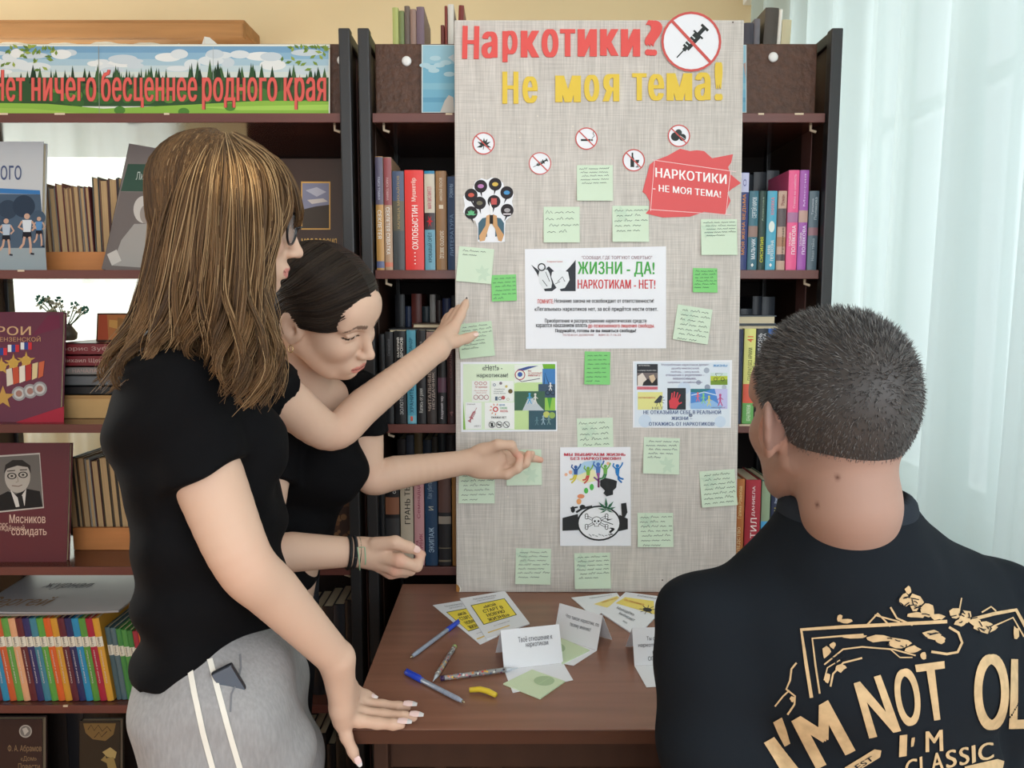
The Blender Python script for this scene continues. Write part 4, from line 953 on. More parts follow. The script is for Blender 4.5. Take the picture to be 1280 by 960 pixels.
# small wooden ledges that hold the back rows
M_LEDGE = mat((196, 130, 78), .45, .3, noise=((6, 30, 30), .12))
def ledge(px0, px1, z, hh, Y, label):
    r = empty('book_ledge', (sx(px0, z, Y), Y, z), (0, 0, 0), label, 'ledge', 'wooden ledges on the left bookcase')
    w = sx(px1, z, Y)-sx(px0, z, Y)
    b = MB(); b.box(0, w, 0, .012, .0003, hh, M_LEDGE, .002); b.build('front_board', r)
    b = MB(); b.box(0, w, .012, .14, .0003, hh*.55, M_LEDGE, .002); b.build('step', r)
    return r
ledge(58, 170, SZ[1], .046, YF+.10, 'orange wooden ledge behind the runners book on the second shelf')
ledge(92, 200, SZ[3], .055, YF+.12, 'orange wooden ledge below the row of brown back books')
TAN = [((150, 112, 84), 'tan'), ((112, 84, 66), 'brown'), ((128, 122, 116), 'grey'), ((96, 44, 46), 'wine red'), ((170, 140, 108), 'beige')]
YBL = YF+.115
back_row(SZ[1]+.026, sx(55, 1.5, YBL), sx(118, 1.5, YBL), YBL, TAN, '%s old book on the ledge between two face-out books, %s from the runners', 'old books on the upper ledge', .165, .176, 9, True, .5, 1.5, -.03)
back_row(SZ[1]+.026, sx(119, 1.5, YBL), sx(168, 1.5, YBL), YBL, [((70, 74, 72), 'dark green'), ((110, 78, 60), 'brown'), ((84, 58, 58), 'maroon')], '%s taller book beside the tilted photograph book, %s along', 'taller books on the upper ledge', .182, .19, 5, True, .6, 1.3)
YBM = YF+.135
back_row(SZ[3]+.031, sx(80, .9, YBM), sx(178, .9, YBM), YBM, [((70, 62, 50), 'olive'), ((84, 72, 60), 'brown'), ((60, 60, 58), 'black'), ((112, 84, 56), 'tan'), ((146, 146, 142), 'grey'), ((76, 44, 44), 'maroon')], '%s book on the lower ledge behind the portrait book, %s along', 'books on the lower ledge', .175, .195, 12, True, .5, 1.4, -.05)
# pile of lying books, box, picture and dried flowers on the third shelf
YP = YF+.09; xa, xb = sx(60, 1.2, YP), sx(170, 1.2, YP)
M_CARD = mat((196, 160, 110), .8, .1, noise=((8, 8, 8), .06))
r = empty('cardboard_box', ((xa+xb)/2, YP, SZ[2]+.0005), (0, 0, 0), 'plain tan cardboard box under the pile of lying books', 'box')
q = MB(); q.box(-(xb-xa)/2, (xb-xa)/2, 0, .22, 0, .052, M_CARD, .002); q.build('carton', r); q = MB(); q.box(-(xb-xa)/2-.001, (xb-xa)/2+.001, -.001, .221, .046, .054, mat((176, 138, 92), .8, .1), .001); q.build('lid', r)
z = SZ[2]+.0555
for i, (t, c, lb, ti) in enumerate(((.020, (34, 34, 36), 'black book at the bottom of the lying pile', None), (.024, (96, 100, 104), 'dark grey book second from the bottom of the lying pile', None), (.020, (128, 126, 124), 'pale grey book in the middle of the lying pile', 'ОТ НАЧАЛА СТРАНЫ'), (.026, (112, 36, 44), 'dark red book second from the top of the lying pile', 'Михаил Щербаков'), (.027, (116, 40, 46), 'dark red book on top of the lying pile', 'Борис Зубков'))):
    lying(xa+.003*i, xb-.002*i, z, t, YP+.003*((i*7) % 3), .2, c, lb, 'books lying in a pile on the left bookcase', 0, ti, (176, 150, 146)); z += t+.0006
zp = z
M_GILT = mat((150, 110, 60), .5, .3)
r = empty('picture', (sx(120, zp, YP+.06), YP+.06, zp+.001), (R(-10), 0, 0), 'small painting in warm brown standing on the lying books', 'picture')
q = MB(); q.box(0, .085, 0, .008, 0, .068, mat((70, 40, 30), .5), .001); q.build('frame', r)
flat_part('canvas', [((rect2d(.004, .004, .081, .064)), ink((176, 112, 66))), (poly2d([(.004, .004), (.03, .004), (.024, .064), (.006, .064)]), ink((166, 76, 50))), (poly2d([(.045, .02), (.075, .012), (.079, .05), (.05, .058)]), ink((146, 104, 60))), (poly2d([(.03, .035), (.05, .03), (.05, .05), (.03, .052)]), ink((196, 146, 80)))],
          lambda V: np.stack([V[:, 0], np.full(len(V), -.0006), V[:, 1]], 1), r)
r = empty('flower_vase', (sx(84, zp, YP+.12), YP+.12, zp+.0005), (0, 0, 0), 'bunch of dried white and green flowers on the lying books', 'flowers')
q = MB(); q.lathe([(.016, 0), (.022, .004), (.024, .018), (.016, .03), (.012, .036), (.014, .04), (.011, .04), (.010, .03)], mat((120, 110, 96), .3, .5), 20); q.build('vase', r, True)
rf = random.Random(5)
for i in range(16):
    a = rf.uniform(0, 2*pi); sp = rf.uniform(.012, .075) if i > 3 else rf.uniform(.02, .05); h = rf.uniform(.055, .105)
    tip = Vector((sp*cos(a)*1.1, sp*sin(a)*.5, h)); q = MB()
    q.tube([(0, 0, .03), tip*.5+Vector((0, 0, .012)), tip], .0013, mat((96, 110, 70), .7), 5)
    so = q.build('stem', r, True)
    q = MB(); mm = mat(rf.choice([(226, 216, 190), (214, 206, 170), (196, 196, 160)]) if i < 11 else (70, 120, 100), .8, .1)
    for k in range(14):
        d = Vector((rf.gauss(0, 1), rf.gauss(0, 1), rf.gauss(0, 1)*.8+.3)).normalized()
        e = d.orthogonal().normalized(); f2 = d.cross(e); c = tip+d*.003; L = rf.uniform(.006, .011); w = .0035
        q.add([c, c+d*L*.6+e*w, c+d*L+f2*.001, c+d*L*.6-e*w], [(0, 1, 2, 3)], mm)
    q.build('flower_head', so)
# children's paperbacks on the fifth shelf
KC = [((52, 52, 104), 'indigo'), ((206, 152, 52), 'amber'), ((104, 36, 52), 'maroon'), ((44, 136, 176), 'blue'), ((196, 92, 50), 'orange striped'), ((96, 156, 74), 'green'), ((222, 166, 126), 'peach'), ((96, 38, 46), 'dark red'), ((48, 48, 100), 'navy'), ((64, 130, 152), 'teal'), ((90, 160, 70), 'grass green'), ((214, 98, 44), 'orange'), ((206, 150, 54), 'mustard'), ((94, 36, 50), 'wine'), ((40, 44, 92), 'deep blue'), ((42, 140, 186), 'sky blue'), ((88, 150, 66), 'leaf green'), ((168, 36, 62), 'crimson'), ((212, 158, 58), 'golden')]
YK = YF+.02; zK = SZ[4]; x = sx(-22, zK, YK); tl = -.125
for i, (c, nm) in enumerate(KC):
    w = (sx(143, zK, YK)-sx(-22, zK, YK))/len(KC)
    book(x+.0003, x+w-.0003, zK+w/2*sin(-tl)+.0004, .200, .15, YK, c, '%s children paperback with a white label band under the magazines' % nm, 'children paperbacks on the fifth shelf',
         bands=[(.66, .78, (226, 222, 206))], titles=[('Сутеев', .667, .773, .25, .72, (60, 50, 50), 'up'), ('Сказки и рассказы', .22, .62, .38, .66, (214, 208, 206), 'up')], tilt=tl)
    x += w
x = sx(144.5, zK, YK)
for i, (c, nm) in enumerate([((70, 96, 104), 'slate'), ((84, 108, 116), 'grey blue'), ((66, 134, 70), 'emerald'), ((80, 146, 74), 'bright green'), ((60, 124, 64), 'forest green'), ((156, 46, 62), 'raspberry'), ((204, 100, 54), 'coral')]):
    w = .0125
    book(x+.0003, x+w-.0003, zK+.0012, .176-.002*i, .15, YK+.006, c, '%s thin children book in the shorter group next to the grey trousers' % nm, 'shorter children books on the fifth shelf',
         bands=[(.62, .76, (222, 218, 202))], titles=[('Сутеев', .63, .75, .25, .72, (60, 50, 50), 'up')], tilt=tl*.9)
    x += w
# magazines lying on the paperbacks
zt = zK+.2035; xa, xb = sx(-40, zt, YK), sx(150, zt, YK)
for i, (lb, c, dx, yw) in enumerate((('tattered grey magazine under the glossy one on the paperbacks', (140, 134, 128), -.004, .03), ('glossy grey magazine with brown script on the children paperbacks', (158, 160, 166), 0, -.02))):
    r = empty('magazine', (xa+dx, YK-.004+.006*i, zt+.0025+.0052*i), (R(1.5), 0, yw), lb, 'magazine', 'magazines on the paperbacks')
    n = 12; V = []; w = xb-xa
    for lay in (0, .004):
        for j in range(4):
            for k in range(n+1): V.append((w*k/n, .26*j/3, lay+.006*(k/n)**4))
    N = n+1; Fs = []
    for lay in (0, 1):
        for j in range(3):
            for k in range(n): a = lay*4*N+j*N+k; Fs.append((a, a+1, a+N+1, a+N))
    for k in range(n): Fs += [(k, k+1, 4*N+k+1, 4*N+k)]
    for j in range(3): Fs += [(j*N+n, (j+1)*N+n, 4*N+(j+1)*N+n, 4*N+j*N+n), (j*N, (j+1)*N, 4*N+(j+1)*N, 4*N+j*N)]
    mesh_np('pages', V, Fs, mat(c, .3, .5), r)
    if i:
        lift = lambda V: np.stack([V[:, 0], V[:, 1], .0048+.006*(V[:, 0]/w)**4], 1)
        V, Fs = textfit('Сергей', .0, .02, .16, .085, .01, .3); V2, F2 = textfit('журнал', .08, .13, .20, .17, .006, .3)
        flat_part('cover_lettering', [((V, Fs), ink((146, 118, 90))), ((V2, F2), ink((110, 112, 118)))], lift, r)
x = sx(150, zt, YK)
# dark books deep in the lower shelves between the girls
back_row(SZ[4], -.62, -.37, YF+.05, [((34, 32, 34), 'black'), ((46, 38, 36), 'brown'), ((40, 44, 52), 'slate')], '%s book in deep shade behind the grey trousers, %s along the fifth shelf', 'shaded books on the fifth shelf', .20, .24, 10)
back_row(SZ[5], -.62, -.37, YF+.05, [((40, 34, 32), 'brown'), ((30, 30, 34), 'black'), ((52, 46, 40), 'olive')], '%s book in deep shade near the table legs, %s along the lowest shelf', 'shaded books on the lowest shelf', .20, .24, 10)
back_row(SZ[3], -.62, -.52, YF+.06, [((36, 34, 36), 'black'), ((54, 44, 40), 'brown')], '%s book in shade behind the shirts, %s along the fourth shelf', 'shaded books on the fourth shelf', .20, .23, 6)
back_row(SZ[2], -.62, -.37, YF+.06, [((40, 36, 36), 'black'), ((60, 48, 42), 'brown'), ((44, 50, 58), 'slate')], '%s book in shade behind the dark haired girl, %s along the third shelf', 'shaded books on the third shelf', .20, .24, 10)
back_row(SZ[5], -1.32, -.86, YF+.16, [((40, 34, 32), 'brown'), ((34, 34, 38), 'black'), ((50, 44, 38), 'olive')], '%s filler volume added to darken the lowest shelf behind the medal book, %s along', 'filler volumes added on the lowest shelf', .25, .28, 9)  # filler row added so the bottom compartment looks dark
# books and papers on the very top, behind the header panels
zt = SZ[0]
def topbooks(px, tops, cols, Y, labels, group, tilts):
    for i in range(len(cols)):
        x0, x1 = sx(px[i], 1.95, Y), sx(px[i+1], 1.95, Y)
        book(x0, x1-.001, zt, topz(tops[i], Y)-zt, .14, Y, cols[i], labels[i], group, tilt=tilts[i])
topbooks([491, 499, 506, 513, 521, 531], [10, 14, 8, 12, 9], [(176, 182, 110), (120, 132, 84), (106, 92, 84), (150, 122, 110), (120, 100, 112)], YF+.10,
 ['yellow green book, leftmost above the left header panel', 'olive book beside the yellow green one on the bookcase top', 'tall brown book in the upright bunch on the bookcase top', 'pinkish book fourth in the upright bunch on the bookcase top', 'mauve book closing the upright bunch on the bookcase top'], 'books on top of the right bookcase, left end', [.0, .0, 0, .0, .0])
topbooks([551, 556, 560, 568, 575], [32, 8, 6, 7], [(110, 52, 44), (130, 56, 48), (216, 210, 200), (122, 48, 42)], YF+.11,
 ['short red brown book near the corner of the board', 'red brown book behind the top left board corner', 'white book between two red ones behind the board corner', 'dark red book touching the top left board corner'], 'books behind the top left board corner', [0, 0, 0, .04])
topbooks([929, 942, 950, 967, 972, 984], [29, 24, 10, 12, 25], [(64, 60, 70), (110, 106, 112), (74, 66, 58), (236, 232, 222), (206, 196, 160)], YF+.12,
 ['dark book peeking over the top right board corner', 'grey book next to the top right board corner', 'brown patterned book on top of the bookcase by the curtain', 'thin white book on top of the bookcase by the curtain', 'cream book last on the bookcase top by the curtain'], 'books on top of the right bookcase, right end', [0, .0, .04, .04, .04])
YT = YF+.13
x0 = sx(178, 1.95, YT)
for i in range(7):
    w = (sx(234, 1.95, YT)-x0)/7
    book(x0+w*i, x0+w*(i+1)-.001, zt, .176+.003*(i % 3), .13, YT, [(214, 190, 150), (222, 206, 170), (200, 176, 140)][i % 3], 'cream book on the bookcase top over the banner, %s along' % ORD[i], 'cream books above the banner', flipped=True)
r = empty('paper_sheet', (sx(238, 1.95, YT-.03), YT-.04, zt+.003), (R(-14), 0, 0), 'white folded paper peak sticking up above the landscape banner', 'paper')
V = [(0, 0, .14), (.012, .01, .212), (.02, .02, .216), (.085, .045, .165), (.10, .05, .14), (.0, .0, 0), (.10, .05, 0), (.03, -.012, .15)]
mesh_np('sheet', V, [(5, 7, 1, 0), (5, 6, 4, 7), (7, 4, 3, 2), (7, 2, 1)], mat((226, 222, 214), .7, .2), r)
r = empty('folder', (sx(300, 1.95, YT), YT, zt), (0, 0, 0), 'yellow folder edge above the right part of the banner', 'folder')
q = MB(); q.box(0, .055, 0, .012, 0, .168, mat((226, 176, 60), .5), .001); q.build('cover', r)
q = MB(); q.box(.002, .053, .002, .010, .004, .172, M_PAGES); q.build('papers', r)
lying(sx(240, 1.95, YT+.03), sx(322, 1.95, YT+.03), zt+.158, .02, YT+.05, .12, (186, 140, 92), 'tan book lying flat on the bookcase top near the yellow folder', 'books lying above the banner', 0, pages_front=True)
lying(sx(240, 1.95, YT+.03), sx(322, 1.95, YT+.03), zt+.0005, .156, YT+.05, .12, (150, 120, 86), 'thick brown volume hidden under the tan flat book', 'books lying above the banner', 0, pages_front=True)

# ------------------------------------------------------------------ the landscape banner and the sea poster
YBN = YF+.024
bp = Plane3((0, YBN, SZ[0]+.001), (1, 0, 0), (0, .02, 1))
r = empty('banner', bp.place(bp.uv(-60, 150)[0], 0), bp.rot, 'long landscape banner with red lettering across the left bookcase', 'banner')
ou = bp.uv(-60, 150)[0]; loc = lambda l: bp.local((ou, 0), l)
flat_part('sheet', [R_(-60, 55.5, 412.5, 146, (226, 226, 214)), ], loc(.0006), r)
sky = []
SK = [(118, 160, 192), (140, 178, 202), (166, 194, 208), (192, 208, 212), (206, 214, 208)]
for i, c in enumerate(SK): sky.append(R_(-60, 58+i*8, 411, 66.5+i*8, c))
rb = random.Random(11)
for i in range(34): sky.append(D_(rb.uniform(-38, 388), rb.uniform(66, 90), rb.uniform(8, 22), rb.choice([(214, 220, 222), (226, 228, 226), (198, 208, 214)]), 0, rb.uniform(3, 7)))
flat_part('sky_print', sky, loc(.0009), r)
fo = [R_(-60, 97, 411, 133, (52, 84, 50))]
for i in range(130):
    x = rb.uniform(-58, 409); y = 98-rb.uniform(-6, 9) - (6 if x > 230 and x < 330 else 0); w = rb.uniform(2.5, 5)
    fo.append(Q_([(x, y-rb.uniform(4, 10)), (x+w, y+14), (x-w, y+14)], rb.choice([(40, 66, 44), (52, 82, 52), (34, 56, 40), (66, 96, 58)])))
for i in range(40): fo.append(D_(rb.uniform(-55, 408), rb.uniform(112, 130), rb.uniform(5, 11), rb.choice([(72, 116, 56), (90, 134, 62), (60, 100, 52)]), 0, rb.uniform(4, 7)))
flat_part('forest_print', fo, loc(.0012), r)
me = [Q_([(-60, 128), (60, 130), (130, 136), (240, 131), (330, 126), (411, 127), (411, 143.5), (-60, 143.5)], (140, 182, 74)), Q_([(-60, 134), (40, 136), (120, 143.5), (-60, 143.5)], (158, 194, 84)), Q_([(250, 134), (411, 131), (411, 138), (300, 138)], (166, 204, 92))]
for x, y in ((230, 140), (288, 134), (150, 138)): me += [D_(x, y, 7, (82, 130, 56), 0, 5)]
for k in range(60):
    s = rb.random() < .55
    x = rb.uniform(0, 72) if s else rb.uniform(352, 411); y = 58+rb.uniform(0, 36)*(rb.random()); a = rb.uniform(0, 3)
    me.append(Q_([(x+5*cos(a), y+3.5*sin(a)), (x+2*cos(a+1.4), y+2*sin(a+1.4)), (x-5*cos(a), y-3.5*sin(a)), (x+2*cos(a-1.4), y+2*sin(a-1.4))], rb.choice([(120, 146, 62), (150, 166, 72), (96, 124, 56)])))
flat_part('meadow_print', me, loc(.0015), r)
le = []
for wd, x0, x1 in (('Нет', -8, 32), ('ничего', 40, 121), ('бесценнее', 127, 247), ('родного', 253, 347), ('края', 355, 408)):
    V, Fs = text2d(wd, .05); Va, _ = text2d('н', .05)
    hx = Va[:, 1].max()-Va[:, 1].min(); base = 126.5; k = 29/hx
    mn, mx = V[:, 0].min(), V[:, 0].max()
    for off, c, l in ((.062, (120, 52, 50), 0), (.03, (220, 98, 90), 1)):
        V, Fs = text2d(wd, off); mn, mx = V[:, 0].min(), V[:, 0].max()
        q = np.stack([x0+(V[:, 0]-mn)/(mx-mn)*(x1-x0), base-V[:, 1]*k], 1); le.append((l, ((q, Fs), ink(c))))
flat_part('lettering_outline', [s for l, s in le if l == 0], loc(.0018), r)
flat_part('lettering', [s for l, s in le if l == 1], loc(.0022), r)
flat_part('print_seam', [L_([(124, 58), (125, 144)], .7, (150, 150, 140)), L_([(267, 58), (267, 100)], .5, (170, 180, 180))], loc(.0026), r)
r = empty('sea_poster', bp.place(bp.uv(527, 150)[0], 0), bp.rot, 'pale blue sea poster on the header panel, mostly behind the board', 'poster')
ou2 = bp.uv(527, 150)[0]; loc2 = lambda l: bp.local((ou2, 0), l)
flat_part('sheet', [R_(527, 56, 933, 141, (206, 216, 216))], loc2(.0006), r)
flat_part('picture', [R_(528.5, 57, 932, 140, (120, 176, 200)), R_(528.5, 57, 932, 80, (150, 192, 208)), R_(528.5, 104, 932, 112, (136, 186, 204)), R_(528.5, 122, 932, 128, (104, 160, 188))] + [D_(rb.uniform(530, 930), rb.uniform(60, 100), 7, (176, 206, 216), 0, 3) for _ in range(40)] + [Q_([(556, 126), (561, 119), (567, 122), (568, 141), (550, 141)], (206, 200, 192)), Q_([(560, 72), (567, 68), (568, 78)], (196, 206, 210)), Q_([(929, 80), (932, 78), (932, 100)], (176, 150, 140))], loc2(.001), r)
# ------------------------------------------------------------------ table
M_TABLE = mat((140, 98, 80), .26, .45, noise=((2.5, 34, 34), .13), bump=((4, 60, 60), .08, .001), key='table_wood')
M_TABLED = mat((58, 38, 30), .45, .3, noise=((26, 26, 3), .12))
TX0, TX1, TY0, TY1 = -.243, .96, 1.065, 1.652
tb = empty('table', ((TX0+TX1)/2, (TY0+TY1)/2, 0), (0, 0, 0), 'brown wooden table in front of the display board', 'table')
tcx, tcy = (TX0+TX1)/2, (TY0+TY1)/2; hw, hd = (TX1-TX0)/2, (TY1-TY0)/2
q = MB(); q.box(-hw, hw, -hd, hd, .728, .75, M_TABLE, .002); to = q.build('tabletop', tb)
q = MB(); q.box(-hw, hw, -hd-.0012, -hd+.001, .7285, .7492, mat((76, 46, 34), .4, .4)); q.build('edge_band', to)
for s in (-1, 1):
    q = MB(); q.box(s*(hw-.045)-.011, s*(hw-.045)+.011, -hd+.03, hd-.03, .0005, .728, M_TABLED, .002); q.build('side_panel', tb)
q = MB(); q.box(-hw+.056, hw-.056, hd-.20, hd-.184, .25, .728, M_TABLED, .001); q.build('modesty_panel', tb)
q = MB(); q.box(-hw+.056, hw-.056, -hd+.05, -hd+.066, .66, .728, M_TABLED, .001); q.build('apron', tb)
for xx in (-hw+.12, -hw+.21):
    q = MB(); q.box(xx, xx+.016, -hd+.09, -hd+.106, .0005, .66, M_TABLED, .001); q.build('upright', tb)

# ------------------------------------------------------------------ display board
BO = Vector((-.120, 1.600, .7505)); BV = Vector((0, .065, 1.2)).normalized(); BW, BH = .602, 1.206
BP = Plane3(BO, (1, 0, 0), BV)
def linen(nt, b, L):
    tc = nt.nodes.new('ShaderNodeTexCoord'); src = None
    for sc, lo, hi in (((420, 14, 60), .86, 1.11), ((12, 420, 60), .89, 1.08), ((60, 5, 60), .93, 1.06)):
        mp = nt.nodes.new('ShaderNodeMapping'); mp.inputs['Scale'].default_value = sc; L(tc.outputs['Object'], mp.inputs[0])
        n = nt.nodes.new('ShaderNodeTexNoise'); n.inputs['Scale'].default_value = 1; n.inputs['Detail'].default_value = 2; L(mp.outputs[0], n.inputs['Vector'])
        r = nt.nodes.new('ShaderNodeMapRange'); r.inputs['From Min'].default_value = .3; r.inputs['From Max'].default_value = .7; r.inputs['To Min'].default_value = lo; r.inputs['To Max'].default_value = hi
        L(n.outputs['Fac'], r.inputs['Value'])
        if src is None: src = r.outputs[0]
        else:
            m = nt.nodes.new('ShaderNodeMath'); m.operation = 'MULTIPLY'; L(src, m.inputs[0]); L(r.outputs[0], m.inputs[1]); src = m.outputs[0]
    c = nt.nodes.new('ShaderNodeRGB'); c.outputs[0].default_value = lin((206, 200, 194))
    v = nt.nodes.new('ShaderNodeVectorMath'); v.operation = 'SCALE'; L(c.outputs[0], v.inputs[0]); L(src, v.inputs['Scale'])
    L(v.outputs[0], b.inputs['Base Color']); b.inputs['Roughness'].default_value = .8; b.inputs['Specular IOR Level'].default_value = .15
M_LINEN = nodes_mat('linen_cloth', linen)
bd = empty('display_board', BO, BP.rot, 'tall beige linen covered display board leaning on the bookcase', 'display board')
q = MB(); q.box(0, BW, 0, BH, -.018, 0, M_LINEN, .003); q.build('cloth_panel', bd)
q = MB(); q.add([(0, .002, .0006), (.006, .0, .0006), (.008, .009, .0006), (.004, .016, .0006), (0, .018, .0006)], [(0, 1, 2, 3, 4)], mat((170, 120, 66), .8, .1)); q.add([(.0075, .0, .0005), (.011, .008, .0005), (.006, .018, .0005), (.008, .009, .0007)], [(0, 1, 3), (1, 2, 3)], mat((240, 238, 230), .8, .1)); q.build('torn_corner', bd)
q = MB()
for px, py in ((828, 725), (916, 28), (635, 621), (672, 145), (593, 150), (716, 158), (650, 172), (760, 520), (630, 700)):
    a, b_ = BP.uv(px, py); d = disc2d(a, b_, .0016, n=10); q.add([(x, y, .0006) for x, y in d[0]], d[1], mat((70, 56, 48), .8, .1) if py > 720 or py < 40 else mat((226, 218, 206), .8, .1))
q.build('pin_hole', bd)['kind'] = 'stuff'
def bplace(px, py, n=.0): a, b_ = BP.uv(px, py); return a, b_
M_PAPER = mat((238, 240, 246), .65, .2)
def on_board(name, label, cat, group, outline, parts, n0=.0008, paper=M_PAPER, curl=0.0, pname='sheet', corner=0.0, thick=.0004):
    """flat thing stuck on the board; outline in photo px"""
    uv = np.array([BP.uv(*p) for p in outline]); o = uv.min(0); top = uv.max(0)[1]; hh = max(top-o[1], 1e-4); ww = max(uv.max(0)[0]-o[0], 1e-4)
    r = empty(name, BP.place(o[0], o[1]), BP.rot, label, cat, group)
    def mp(l):
        def f(V):
            out = np.zeros((len(V), 3))
            for i, (x, y) in enumerate(V):
                a, b_ = BP.uv(x, y); a -= o[0]; b_ -= o[1]; t = np.clip(1-b_/hh, 0, 1); s = np.clip(a/ww, 0, 1)
                out[i] = (a, b_, n0+l+curl*t*t+corner*(max(0, t+abs(s-.5)*2-1.55))**2)
            return out
        f.px = True; return f
    V, Fs = poly2d(outline)
    if curl or corner: V, Fs = refine(V, Fs, 12)
    b = MB(); b.add([tuple(p) for p in mp(0)(V)], Fs, paper)
    n = len(outline); e = [tuple(p) for p in mp(0)(np.array(outline, float))]; e2 = [tuple(p) for p in mp(-min(thick, n0*.8))(np.array(outline, float))]
    b.add(e+e2, [(i, (i+1) % n, n+(i+1) % n, n+i) for i in range(n)], paper)
    b.build(pname, r)
    for i, (pn, sh) in enumerate(parts):
        sh2 = [((refine(s[0], s[1], 14) if (curl or corner) else s), m) for s, m in sh]
        flat_part(pn, sh2, mp(.0004+.0003*i), r)
    return r
# cut-out letters
RED_ = (226, 88, 84); YEL = (228, 196, 72)
def letter(ch, box, rot, c, label, group, ref=None):
    x0, y0, x1, y1 = box
    V, Fs = textfit(ch, x0, y1, x1, y0, .06)
    cx, cy = (x0+x1)/2, (y0+y1)/2; a = R(rot)
    V = np.stack([cx+(V[:, 0]-cx)*cos(a)-(V[:, 1]-cy)*sin(a), cy+(V[:, 0]-cx)*sin(a)+(V[:, 1]-cy)*cos(a)], 1)
    uv = np.array([BP.uv(*p) for p in V]); o = uv.mean(0)
    ob = bpy.data.objects
    m = MB(); front = [(u-o[0], v-o[1], .0026) for u, v in uv]; back = [(u-o[0], v-o[1], .0004) for u, v in uv]; n = len(front)
    ecount = {}
    for f in Fs:
        for i in range(len(f)):
            e = (f[i], f[(i+1) % len(f)]); ecount[tuple(sorted(e))] = ecount.get(tuple(sorted(e)), 0)+1
    side = [(a_, b_, n+b_, n+a_) for (a_, b_), k in ecount.items() if k == 1]
    m.add(front+back, list(Fs)+side, mat(c, .5, .3))
    r = m.build('paper_letter'); r.location = BP.place(o[0], o[1]); r.rotation_euler = BP.rot
    props(r, label, 'letter', group)
L1 = [('Н', (578, 33, 599, 74), 1, 'red paper capital letter Н opening the top heading line'), ('а', (602, 40, 622, 73), 0, 'red paper letter а right after the red capital'), ('р', (628, 39, 647, 78), 0, 'red paper letter р whose stem hangs below the heading line'), ('к', (651, 39, 674, 72), 0, 'red paper letter к between the red р and о'), ('о', (677, 37, 698, 72), 0, 'red paper round letter о in the top heading'), ('т', (700, 37, 719, 71), 0, 'red paper letter т in the middle of the top heading'), ('и', (722, 37, 746, 71), 0, 'red paper letter и just right of the red т'), ('к', (750, 37, 773, 70), 0, 'red paper letter к next to last in the top heading word'), ('и', (776, 37, 800, 71), 0, 'red paper letter и beside the question mark'), ('?', (806, 26, 827, 70), 3, 'red paper question mark left of the syringe disc')]
for ch, bx, ro, lb in L1: letter(ch, bx, ro, RED_, lb, 'red letters of the heading')
L2 = [('Н', (628, 90, 648, 130), 0, 'yellow paper capital letter Н opening the second heading line'), ('е', (653, 96, 672, 129), 0, 'yellow paper letter е after the yellow capital'), ('м', (694, 95, 726, 128), 0, 'yellow paper letter м opening the middle yellow word'), ('о', (730, 94, 749, 127), 0, 'yellow paper round letter о in the middle yellow word'), ('я', (753, 93, 774, 127), 0, 'yellow paper letter я ending the middle yellow word'), ('т', (790, 92, 808, 126), 0, 'yellow paper letter т opening the last yellow word'), ('е', (810, 93, 830, 126), 0, 'yellow paper letter е in the last yellow word'), ('м', (833, 92, 865, 126), 0, 'yellow paper letter м under the syringe disc'), ('а', (868, 91, 888, 126), 0, 'yellow paper letter а next to the exclamation mark'), ('!', (893, 78, 903, 126), 0, 'yellow paper exclamation mark ending the heading')]
for ch, bx, ro, lb in L2: letter(ch, bx, ro, YEL, lb, 'yellow letters of the heading')
# prohibition discs
DARK = (52, 58, 58); RIM = (206, 92, 88)
def rotp(pts, cx, cy, a, s=1): return [(cx+s*(x*cos(a)-y*sin(a)), cy+s*(x*sin(a)+y*cos(a))) for x, y in pts]
def syringe(cx, cy, s, a, c=DARK):
    P_ = lambda pts: Q_(rotp(pts, cx, cy, a, s), c)
    return [P_([(-30, -.8), (-16, -.8), (-16, .8), (-30, .8)]), P_([(-17, -2.5), (-13, -2.5), (-13, 2.5), (-17, 2.5)]), P_([(-13, -5.2), (10, -5.2), (10, 5.2), (-13, 5.2)]), P_([(10, -8), (12.4, -8), (12.4, 8), (10, 8)]), P_([(12, -2.6), (22, -2.6), (22, 2.6), (12, 2.6)]), P_([(22, -6), (25.5, -6), (25.5, 6), (22, 6)])] + \
        [Q_(rotp([(k, -5.4), (k+1.5, -5.4), (k+1.5, .5), (k, .5)], cx, cy, a, s), (214, 222, 224)) for k in (-10, -5.5, -1, 3.5)]
def circle_outline(cx, cy, r, n=40): return [(cx+r*cos(2*pi*k/n), cy+r*sin(2*pi*k/n)) for k in range(n)]
def ban(cx, cy, r, pic, label, rim=.9, a=pi/4, n0=.0009):
    sl = [D_(cx, cy, r, RIM, rim), L_([(cx-r*.93*cos(a), cy-r*.93*sin(a)), (cx+r*.93*cos(a), cy+r*.93*sin(a))], r*.10, RIM)]
    on_board('prohibition_sign', label, 'sign', 'round prohibition signs on the board', circle_outline(cx, cy, r), [('pictogram', pic), ('red_ring', sl)], n0=n0, thick=.0008)
ban(863.5, 53, 37.5, syringe(865, 52, .95, R(-47)), 'large round no syringe sign at the top right corner of the board', .92, R(47), .0034)
ban(604.5, 179.5, 14, [Q_(rotp([(0, 0), (1.6, -4), (0, -9.5), (-1.6, -4)], 605, 182, R(k), 1), DARK) for k in (-105, -60, -28, 0, 28, 60, 105)] + [L_([(605, 182), (604, 187)], .8, DARK)], 'small no cannabis leaf sign on the left under the heading', .9)
ban(675, 204.5, 14, syringe(676, 204, .36, R(-28)), 'small no syringe sign under the left part of the heading', .92)
ban(733, 173.5, 14, [R_(726, 174, 738, 176.5, DARK), R_(738.5, 174, 741, 176.5, (120, 110, 100)), L_([(740, 173), (743, 170), (741, 167), (742, 165)], .8, (90, 96, 96))], 'small no smoking sign in the middle under the heading', .9)
